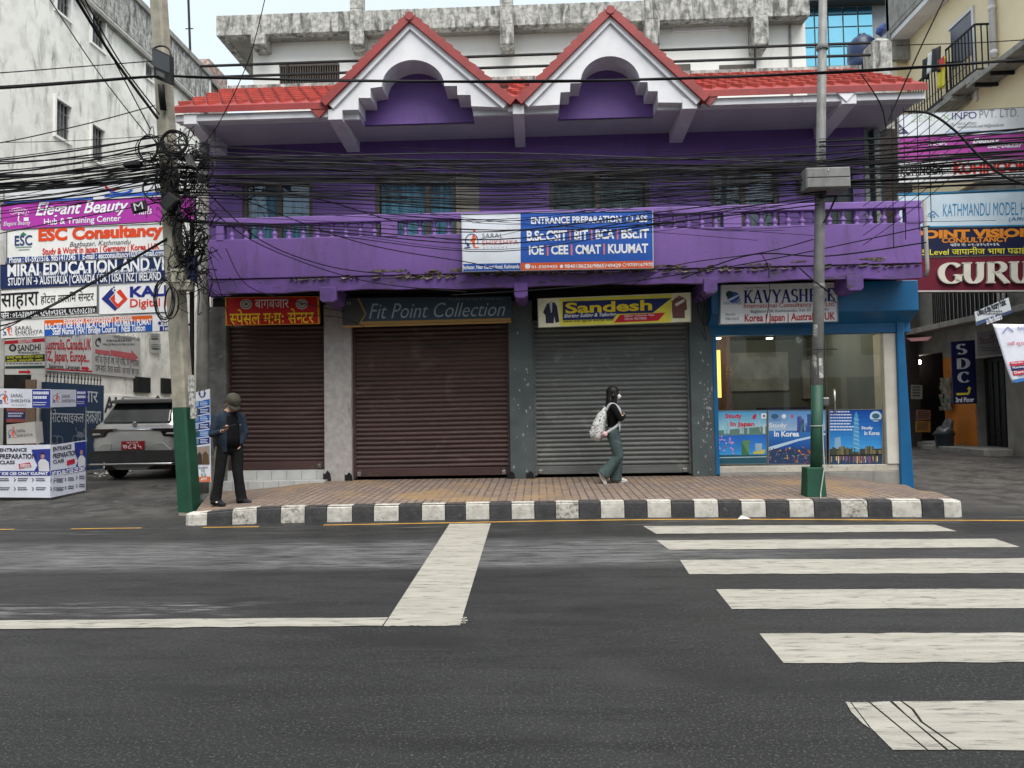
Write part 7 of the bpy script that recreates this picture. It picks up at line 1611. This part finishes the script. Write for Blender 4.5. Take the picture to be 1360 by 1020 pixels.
# ---- man looking down at his phone
mo = PZ(306.5, 667, .2)
man = thing('person', 'man in olive cap, open navy jacket and black track trousers reading his phone', 'person', (mo.x+.05, 10.6, zp(mo.x, 10.6)))
fd = Vector((.77, -.64, 0)); up = Vector((0, 0, 1)); rt = Vector((-.64, -.77, 0))     # facing, up, his right
SR, SLt = Vector((-.150, -.125, 1.285)), Vector((.115, .125, 1.285))
ER, WR = Vector((-.178, -.20, 1.03)), Vector((.02, -.325, 1.085))
EL, WL = Vector((.175, .12, 1.05)), Vector((.128, .05, .875))
HPR, HPL = Vector((-.085, -.07, .86)), Vector((.07, .07, .86))
KR, AR = Vector((-.105, -.13, .47)), Vector((-.165, -.12, .085))
KL, AL = Vector((.095, .04, .475)), Vector((.135, .07, .085))
HD = Vector((.045, -.03, 1.495)); hf = (fd*.74-up*.67).normalized()
mb = MB()
mb.limb([(0, 0, .90), (-.01, 0, 1.08), (-.02, 0, 1.25), (-.01, -.005, 1.36)], [(.10, .15), (.095, .14), (.105, .165), (.07, .09)], 14, fd)
mb.limb([(-.01, -.005, 1.36), (.02, -.02, 1.45)], [.056, .052], 10)
for P_ in ((SR, ER, WR), (SLt, EL, WL)): mb.limb([P_[0], P_[0].lerp(P_[1], .5), P_[1], P_[1].lerp(P_[2], .4), P_[2]], [.052, .047, .04, .038, .028], 10)
for P_ in ((HPR, KR, AR), (HPL, KL, AL)): mb.limb([P_[0], P_[0].lerp(P_[1], .5), P_[1], P_[1].lerp(P_[2], .4), P_[2], P_[2]+fd*.06-up*.05], [.08, .07, .05, .05, .036, .026], 10)
f_, u_, s_ = head(mb, HD, hf, (0, 0, 1))
hd = (WR-ER).normalized()
hand(mb, WR, hd*.9+Vector((.2, 0, .12)), (-.15, -.25, 1), curl=.75, thumb=-1)
hand(mb, WL, Vector((-.35, -.25, -1)), (-.6, -.5, 0), curl=.3)
solid('body', mb, skin, man, .0075, 3)
eyes(man, HD, f_, u_, s_)
denim = mat('navy_denim', (.013, .021, .034, 1), (.022, .032, .046, 1), 6, 7, .4, .65, rough=.9, bump=1.0, bscale=16, c3=(.05, .062, .075, 1), s3=5, t3=(.6, .75), spec=.15)
jk = MB()
side_ = up.cross(fd).normalized()
def cshell(mb, rows, gap0=24, n=26, th=.02):
    """open-fronted garment: each row = centre, front-back radius, side radius, half opening in degrees"""
    V, F_ = [], []
    for (c_, rf, rs_, gp) in rows:
        out, inn = [], []
        for i in range(n+1):
            t = R_(gp+(360-2*gp)*i/n); o_ = fd*(math.cos(t)*rf)+side_*(math.sin(t)*rs_); L_ = o_.length
            out.append(c_+o_); inn.append(c_+o_*((L_-th)/L_))
        V += out+inn[::-1]
    m_ = 2*(n+1)
    for i in range(len(rows)-1):
        for j in range(m_): F_.append((i*m_+j, i*m_+(j+1) % m_, (i+1)*m_+(j+1) % m_, (i+1)*m_+j))
    F_ += [tuple(range(m_-1, -1, -1)), tuple(range((len(rows)-1)*m_, len(rows)*m_))]
    mb.add(V, F_)
cshell(jk, [(Vector((-.02, .005, .775)), .152, .178, 33), (Vector((-.018, .005, .85)), .146, .176, 30), (Vector((-.012, .005, .98)), .138, .168, 26), (Vector((-.018, .0, 1.12)), .138, .172, 23), (Vector((-.022, .0, 1.24)), .134, .178, 22), (Vector((-.02, .0, 1.315)), .108, .160, 27), (Vector((-.015, 0, 1.365)), .075, .10, 38)])
for P_ in ((SR, ER, WR), (SLt, EL, WL)):
    e = P_[1].lerp(P_[2], .86)
    ou = (P_[0]-Vector((-.02, 0, P_[0].z))).normalized()
    jk.limb([P_[0]-ou*.05+Vector((0, 0, .02)), P_[0]+Vector((0, 0, -.0)), P_[0].lerp(P_[1], .5), P_[1], P_[1].lerp(P_[2], .4), e], [.064, .070, .062, .055, .052, .046], 12)
jko = solid('jacket', jk, denim, man, .0105, 3)
ts = MB()
for zz, hw in (): pass
ft = fd*.137
pts = [Vector((-.015, .005, .835)), Vector((-.01, .005, .98)), Vector((-.02, 0, 1.15)), Vector((-.025, 0, 1.27)), Vector((-.012, 0, 1.36))]
vs = []
side = up.cross(fd).normalized()
for p_, d_, hw in zip(pts, (.118, .116, .118, .112, .072), (.10, .095, .095, .09, .055)):
    for k in (-1, -.5, 0, .5, 1): vs.append(p_+fd*(d_+.004-.012*abs(k))+side*(hw*k))
ts.add(vs, [(j*5+i, j*5+i+1, (j+1)*5+i+1, (j+1)*5+i) for j in range(4) for i in range(4)])
o = ts.build('tee_shirt', mat('black_cotton', (.006, .006, .007, 1), (.010, .010, .011, 1), 9, rough=.95, spec=.1), man, True, 0, True); q = o.modifiers.new('t', 'SOLIDIFY'); q.thickness = .012; q.offset = 1
cl = MB()
for k in (-1, 1): cl.limb([Vector((-.02, 0, 1.375))-fd*.05+side*(k*.05), Vector((-.015, 0, 1.365))+fd*.03+side*(k*.075), Vector((-.015, 0, 1.31))+fd*.10+side*(k*.055)], [.022, .022, .016], 8)
cl.build('collar', denim, man, True, 0, True)
pk = MB()
for k in (-1, 1):
    c = Vector((-.02, 0, 1.18))+fd*.128+side*(k*.105); c2 = c+fd*.008-up*.012; pk.ball(c2, .010, 8, 6)
pk.build('pocket_flap', mat('denim_button', (.16, .17, .18, 1), None, rough=.5), man, True, 0, True)
trm = mat('black_track', (.0055, .0055, .006, 1), (.010, .010, .011, 1), 5, 6, rough=.95, bump=1.0, bscale=11, spec=.2)
tr = MB()
tr.limb([(0, 0, .94), (0, 0, .85)], [(.11, .150), (.115, .155)], 16, fd)
for H_, K_, A_ in ((HPR, KR, AR), (HPL, KL, AL)):
    tr.limb([H_, H_.lerp(K_, .5), K_], [.092, .088, .078], 14)
    tr.tube([H_.lerp(K_, .8), K_, K_.lerp(A_, .4), K_.lerp(A_, .75), A_+fd*.01+Vector((0, 0, .01)), A_+fd*.02+Vector((0, 0, -.055))], [.080, .077, .073, .078, .076, .086], 14)
solid('trousers', tr, trm, man, .011, 2)
st2 = MB()
for o_ in (0, .022): st2.tube([p_+rt*r_+fd*(o_-.02) for p_, r_ in ((HPR, .095), (HPR.lerp(KR, .5), .091), (KR, .082), (KR.lerp(AR, .5), .078), (AR, .079))], .006, 5)
st2.build('side_stripe', mat('stripe_tan', (.10, .09, .07, 1)), man, True, 0, True)
def shoe(par, a, d, m, L=.26, sole=None, z0=0.0, up_=Vector((0, 0, 1))):
    d = Vector(d).normalized(); a = Vector(a); s2 = d.cross(up_).normalized(); mb = MB()
    b0 = a-up_*(.085-z0)
    mb.limb([b0-d*.05+up_*.045, b0+d*.03+up_*.05, b0+d*(L*.45)+up_*.036, b0+d*(L*.68)+up_*.028], [(.046, .036), (.048, .040), (.034, .044), (.024, .038)], 12, up_)
    mb.limb([a-d*.02, b0-d*.015+up_*.05], [.045, .042], 10)
    o = mb.build('shoe', m, par, True, 0, True)
    if sole:
        sb = MB(); P_ = []
        for t in range(0, 360, 20):
            x, y = math.cos(R_(t)), math.sin(R_(t)); P_.append(b0+d*(L*.30+x*L*.5)+s2*(y*(.045+.006*x))+up_*.002)
        sb.slab(P_, up_*.022); sb.build('sole', sole, o, False, 0, True)
    return o
shm = mat('shoe_black', (.008, .009, .012, 1), (.018, .018, .022, 1), 9, rough=.6, spec=.2); shw = mat('shoe_white', (.62, .58, .55, 1), (.50, .47, .45, 1), 9, rough=.7)
s1_ = shoe(man, AR, fd*.9+Vector((.3, 0, 0)), shm, .27, shm); shoe(man, AL, fd*.9+Vector((.4, 0, 0)), shm, .27, shm)
MB().limb([AR+fd*.09-up*.03-rt*.03, AR+fd*.09-up*.03+rt*.035], [.012, .012], 6).build('shoe_flash', shw, s1_, True, 0, True)
cpm = mat('olive_cap', (.050, .048, .030, 1), (.036, .034, .022, 1), 8, rough=.9)
cp = MB(); c = HD+u_*.045-f_*.01
N = 16; rings = []
for (h, r) in ((-.02, .104), (.02, .106), (.055, .098), (.085, .072), (.102, .035), (.106, .008)): rings.append([c+u_*h+(f_*math.cos(2*math.pi*i/N)*1.08+s_*math.sin(2*math.pi*i/N))*r for i in range(N)])
v = [p_ for r in rings for p_ in r]; cp.add(v, [(i*N+j, i*N+(j+1) % N, (i+1)*N+(j+1) % N, (i+1)*N+j) for i in range(5) for j in range(N)])
cap = cp.build('cap', cpm, man, True, 0, True)
br_ = MB(); P_ = [c-u_*.018+f_*(.095*math.cos(R_(t)))+s_*(.10*math.sin(R_(t))) for t in range(-75, 76, 15)]; Q_ = [c-u_*(.045)+f_*(.085+.095*math.cos(R_(t)))+s_*(.085*math.sin(R_(t))) for t in range(-75, 76, 15)]
br_.add(P_+Q_, [(i, i+1, 11+i+1, 11+i) for i in range(10)]); o = br_.build('cap_peak', cpm, cap, True, 0, True); q = o.modifiers.new('t', 'SOLIDIFY'); q.thickness = .008
vs, fs = text_geo('YANKO', .03) if False else text_geo('VANS'[0:0] or '———', .03)
mb = MB(); mb.add([c+u_*(.018+.016*b_)+f_*(.117-.05*abs(a-.5)**1.5)+s_*((.5-a)*.09) for a, b_ in vs], fs); mb.build('cap_print', mat('cap_tan', (.30, .25, .15, 1)), cap, False, 0, True)
hr = MB()
for t in range(95, 266, 10): p_ = c-u_*.022+(f_*math.cos(R_(t))*1.0+s_*math.sin(R_(t)))*.094; hr.limb([p_, p_-u_*.045], [.016, .010], 6)
solid('hair', hr, mat('black_hair', (.008, .007, .007, 1), (.014, .012, .011, 1), 20, rough=.5), man, .008, 2)
bg_ = MB(); c = Vector((-.03, 0, 1.05))-fd*.20
bg_.limb([c-up*.20, c, c+up*.16], [(.075, .13), (.085, .14), (.06, .12)], 14, fd); o = tag(solid('shoulder_bag', bg_, mat('bag_black', (.012, .012, .013, 1), None, rough=.8), man, .014, 3))
hp = WR+hd*.10+Vector((.05, -.02, .045))
ph = thing('mobile_phone', 'black mobile phone held in the hand of the man in the cap', 'phone', man.location+hp, R_(-50))
MB().hexa([(-.04, -.085, -.012), (.04, -.085, -.012), (.04, .085, .022), (-.04, .085, .022), (-.04, -.085, -.003), (.04, -.085, -.003), (.04, .085, .031), (-.04, .085, .031)]).build('case', M['black'], ph, False, .003, True)
MB().quad((-.031, -.068, -.0005), (.031, -.068, -.0005), (.031, .069, .0305), (-.031, .069, .0305)).build('screen', mat('phone_screen', (.03, .035, .05, 1), None, rough=.1), ph, False, 0, True)
# ---- woman walking to the right with a pale backpack
wo = PZ(815, 643, .25)
wy = 12.2
wm = thing('person', 'woman with long black hair, face mask, black top and wide green jeans walking right', 'person', (PY(815, 643, wy).x, wy, zp(1.2, wy)))
fx = Vector((1, 0, 0))
HW = Vector((.03, 0, 1.485))
SRw, SLw = Vector((.0, -.145, 1.27)), Vector((.03, .145, 1.27))
ERw, WRw = Vector((.12, -.20, 1.06)), Vector((.20, -.02, 1.12))
ELw, WLw = Vector((.15, .18, 1.06)), Vector((.19, -.03, 1.07))
HRw, HLw = Vector((.0, -.08, .85)), Vector((.02, .08, .85))
KRw, ARw = Vector((.075, -.09, .44)), Vector((-.155, -.09, .17))       # trailing leg
KLw, ALw = Vector((.10, .07, .45)), Vector((.04, .07, .085))            # planted leg
mb = MB()
mb.limb([(.005, 0, .88), (.01, 0, 1.02), (.005, 0, 1.17), (.015, 0, 1.30)], [(.085, .135), (.075, .115), (.09, .14), (.06, .08)], 14, fx)
mb.limb([(.01, 0, 1.31), (.025, 0, 1.43)], [.048, .045], 10)
for P_ in ((SRw, ERw, WRw), (SLw, ELw, WLw)): mb.limb([P_[0], P_[0].lerp(P_[1], .5), P_[1], P_[1].lerp(P_[2], .4), P_[2]], [.044, .04, .034, .032, .024], 10)
for P_, t_ in (((HRw, KRw, ARw), Vector((.06, 0, -.10))), ((HLw, KLw, ALw), Vector((.11, 0, -.045)))): mb.limb([P_[0], P_[0].lerp(P_[1], .5), P_[1], P_[1].lerp(P_[2], .4), P_[2], P_[2]+t_], [.08, .07, .05, .05, .036, .03], 10)
f_, u_, s_ = head(mb, HW, (1, -.03, -.02), (0, 0, 1), .094)
hand(mb, WRw, Vector((.05, .9, .1)), (-1, 0, .1), curl=.4); hand(mb, WLw, Vector((-.1, -.9, .25)), (-1, 0, 0), curl=.5, thumb=-1)
solid('body', mb, mat('skin_fair', (.50, .31, .22, 1), (.45, .27, .19, 1), 9, rough=.5), wm, .0075, 3)
eyes(wm, HW, f_, u_, s_)
tp_ = MB()
tp_.limb([(.01, 0, .83), (.015, 0, .95), (.01, 0, 1.08), (.0, 0, 1.2), (.01, 0, 1.30)], [(.10, .145), (.092, .13), (.098, .14), (.10, .16), (.06, .10)], 18, fx)
for P_ in ((SRw, ERw, WRw), (SLw, ELw, WLw)): tp_.limb([P_[0], P_[0].lerp(P_[1], .5), P_[1], P_[1].lerp(P_[2], .5), P_[1].lerp(P_[2], .92)], [.062, .056, .05, .044, .036], 12)
solid('top', tp_, mat('black_knit', (.006, .0055, .006, 1), (.010, .010, .010, 1), 12, rough=.95, bump=.3, bscale=80, spec=.1), wm, .011, 3)
jm = mat('green_jeans', (.070, .100, .098, 1), (.042, .064, .065, 1), 5, 7, .38, .66, rough=.9, bump=1.0, bscale=11, stretch=(3, 3, .7), spec=.15, c3=(.16, .195, .19, 1), s3=5, t3=(.58, .74))
je = MB(); je.limb([(.005, 0, .87), (.01, 0, .80)], [(.10, .145), (.115, .155)], 16, fx)
for H_, K_, A_, e_ in ((HRw, KRw, ARw, Vector((-.03, 0, -.035))), (HLw, KLw, ALw, Vector((.0, 0, -.055)))):
    je.limb([H_, H_.lerp(K_, .5), K_], [.108, .098, .084], 16)
    je.tube([H_.lerp(K_, .8), K_, K_.lerp(A_, .35), K_.lerp(A_, .7), A_, A_+e_], [.088, .084, .086, .096, .108, .118], 16)
solid('jeans', je, jm, wm, .012, 3)
shoe(wm, ALw, (1, 0, 0), shw, .25, shw)
dv = Vector((.42, 0, -.9)).normalized(); shoe(wm, ARw+Vector((-.035, 0, -.02)), dv, shw, .25, shw, 0.03, Vector((.9, 0, .42)).normalized())
ha = MB(); hm_ = mat('long_black_hair', (.005, .0045, .0045, 1), (.011, .010, .009, 1), 14, 4, stretch=(4, 4, .4), rough=.5, spec=.25, bump=.3, bscale=30)
ha.ball(HW+Vector((-.012, 0, .03)), .110, 18, 12, (1.02, .93, 1.0))
ha.limb([HW+Vector((-.045, 0, .01)), HW+Vector((-.07, 0, -.10)), HW+Vector((-.09, 0, -.22)), HW+Vector((-.115, 0, -.34)), HW+Vector((-.135, 0, -.42))], [(.070, .095), (.060, .105), (.048, .10), (.034, .08), (.012, .045)], 14, fx)
for k in (-1, 1):
    ha.limb([HW+Vector((.02, k*.080, .06)), HW+Vector((.028, k*.096, -.03)), HW+Vector((.012, k*.10, -.14)), HW+Vector((-.02, k*.10, -.25)), HW+Vector((-.05, k*.09, -.34))], [(.030, .02), (.032, .022), (.034, .022), (.03, .02), (.012, .010)], 8, fx)
    ha.limb([HW+Vector((-.06, k*.085, -.10)), HW+Vector((-.085, k*.09, -.25)), HW+Vector((-.12, k*.07, -.45))], [.03, .028, .008], 8)
solid('hair', ha, hm_, wm, .010, 3)
mk = MB(); c = HW+Vector((.075, 0, -.045)); mk.ball(c, .056, 14, 10, (.72, 1.0, .98)); mk.ball(c+Vector((.02, 0, .0)), .04, 10, 8, (.9, .8, .8)); mo_ = solid('face_mask', mk, mat('mask_white', (.70, .72, .72, 1), (.6, .62, .62, 1), 9, rough=.9), wm, .008, 2)
mb = MB()
for k in (-1, 1): mb.tube([c+Vector((.0, k*.05, .01)), HW+Vector((.0, k*.093, .0))], .004, 5)
mb.build('mask_loop', mat('loop_white', (.6, .6, .6, 1)), wm, True, 0, True)
# backpack, worn on the back
bpk = thing('backpack', 'white backpack with grey flecked print worn low by the walking woman', 'backpack', wm.location+Vector((-.22, -.02, .72)))
bmt = mat('fleck_print', (.62, .62, .60, 1), (.10, .10, .11, 1), 26, 3, .56, .60, rough=.85, c3=(.36, .36, .36, 1), s3=16, t3=(.55, .6))
mb = MB(); mb.limb([(-.03, 0, .09), (-.01, 0, .24), (.05, 0, .40), (.085, 0, .47)], [(.105, .145), (.11, .15), (.085, .13), (.05, .10)], 18, fx); solid('pack', mb, bmt, bpk, .012, 3)
mb = MB(); mb.limb([(-.11, 0, .10), (-.085, 0, .20), (-.06, 0, .25)], [(.05, .10), (.055, .105), (.03, .09)], 12, fx); mb.limb([(-.12, -.03, .08), (-.155, -.02, .13)], [.035, .03], 8); solid('front_pocket', mb, bmt, bpk, .011, 3)
stm = mat('strap_grey', (.48, .49, .50, 1), (.40, .41, .42, 1), 9, rough=.9)
for k in (-1, 1):
    mb = MB(); mb.tube(spline([Vector(p_) for p_ in ((.10, k*.09, .47), (.17, k*.115, .585), (.25, k*.12, .585), (.33, k*.115, .50), (.335, k*.13, .36), (.30, k*.145, .25), (.12, k*.15, .13), (.03, k*.14, .08))], 5), [(.006, .022)]*36, 8, True, (0, 1, 0)); mb.build('shoulder_strap', stm, bpk, True, 0, True)
MB().tube(spline([Vector(p_) for p_ in ((.09, -.03, .50), (.085, -.03, .545), (.085, .03, .545), (.09, .03, .50))], 5), .010, 6).build('grab_loop', stm, bpk, True, 0, True)
mb = MB(); mb.ball((.075, -.165, .10), .045, 10, 8, (1, .5, 1)); mb.build('charm', mat('charm_pink', (.62, .42, .45, 1), (.55, .06, .10, 1), 12, 3, .5, .58), bpk, True, 0, True)
MB().tube([(.315, -.155, .36), (.322, -.16, .2), (.318, -.16, .13)], .013, 6).build('strap_tail', stm, bpk, True, 0, True)
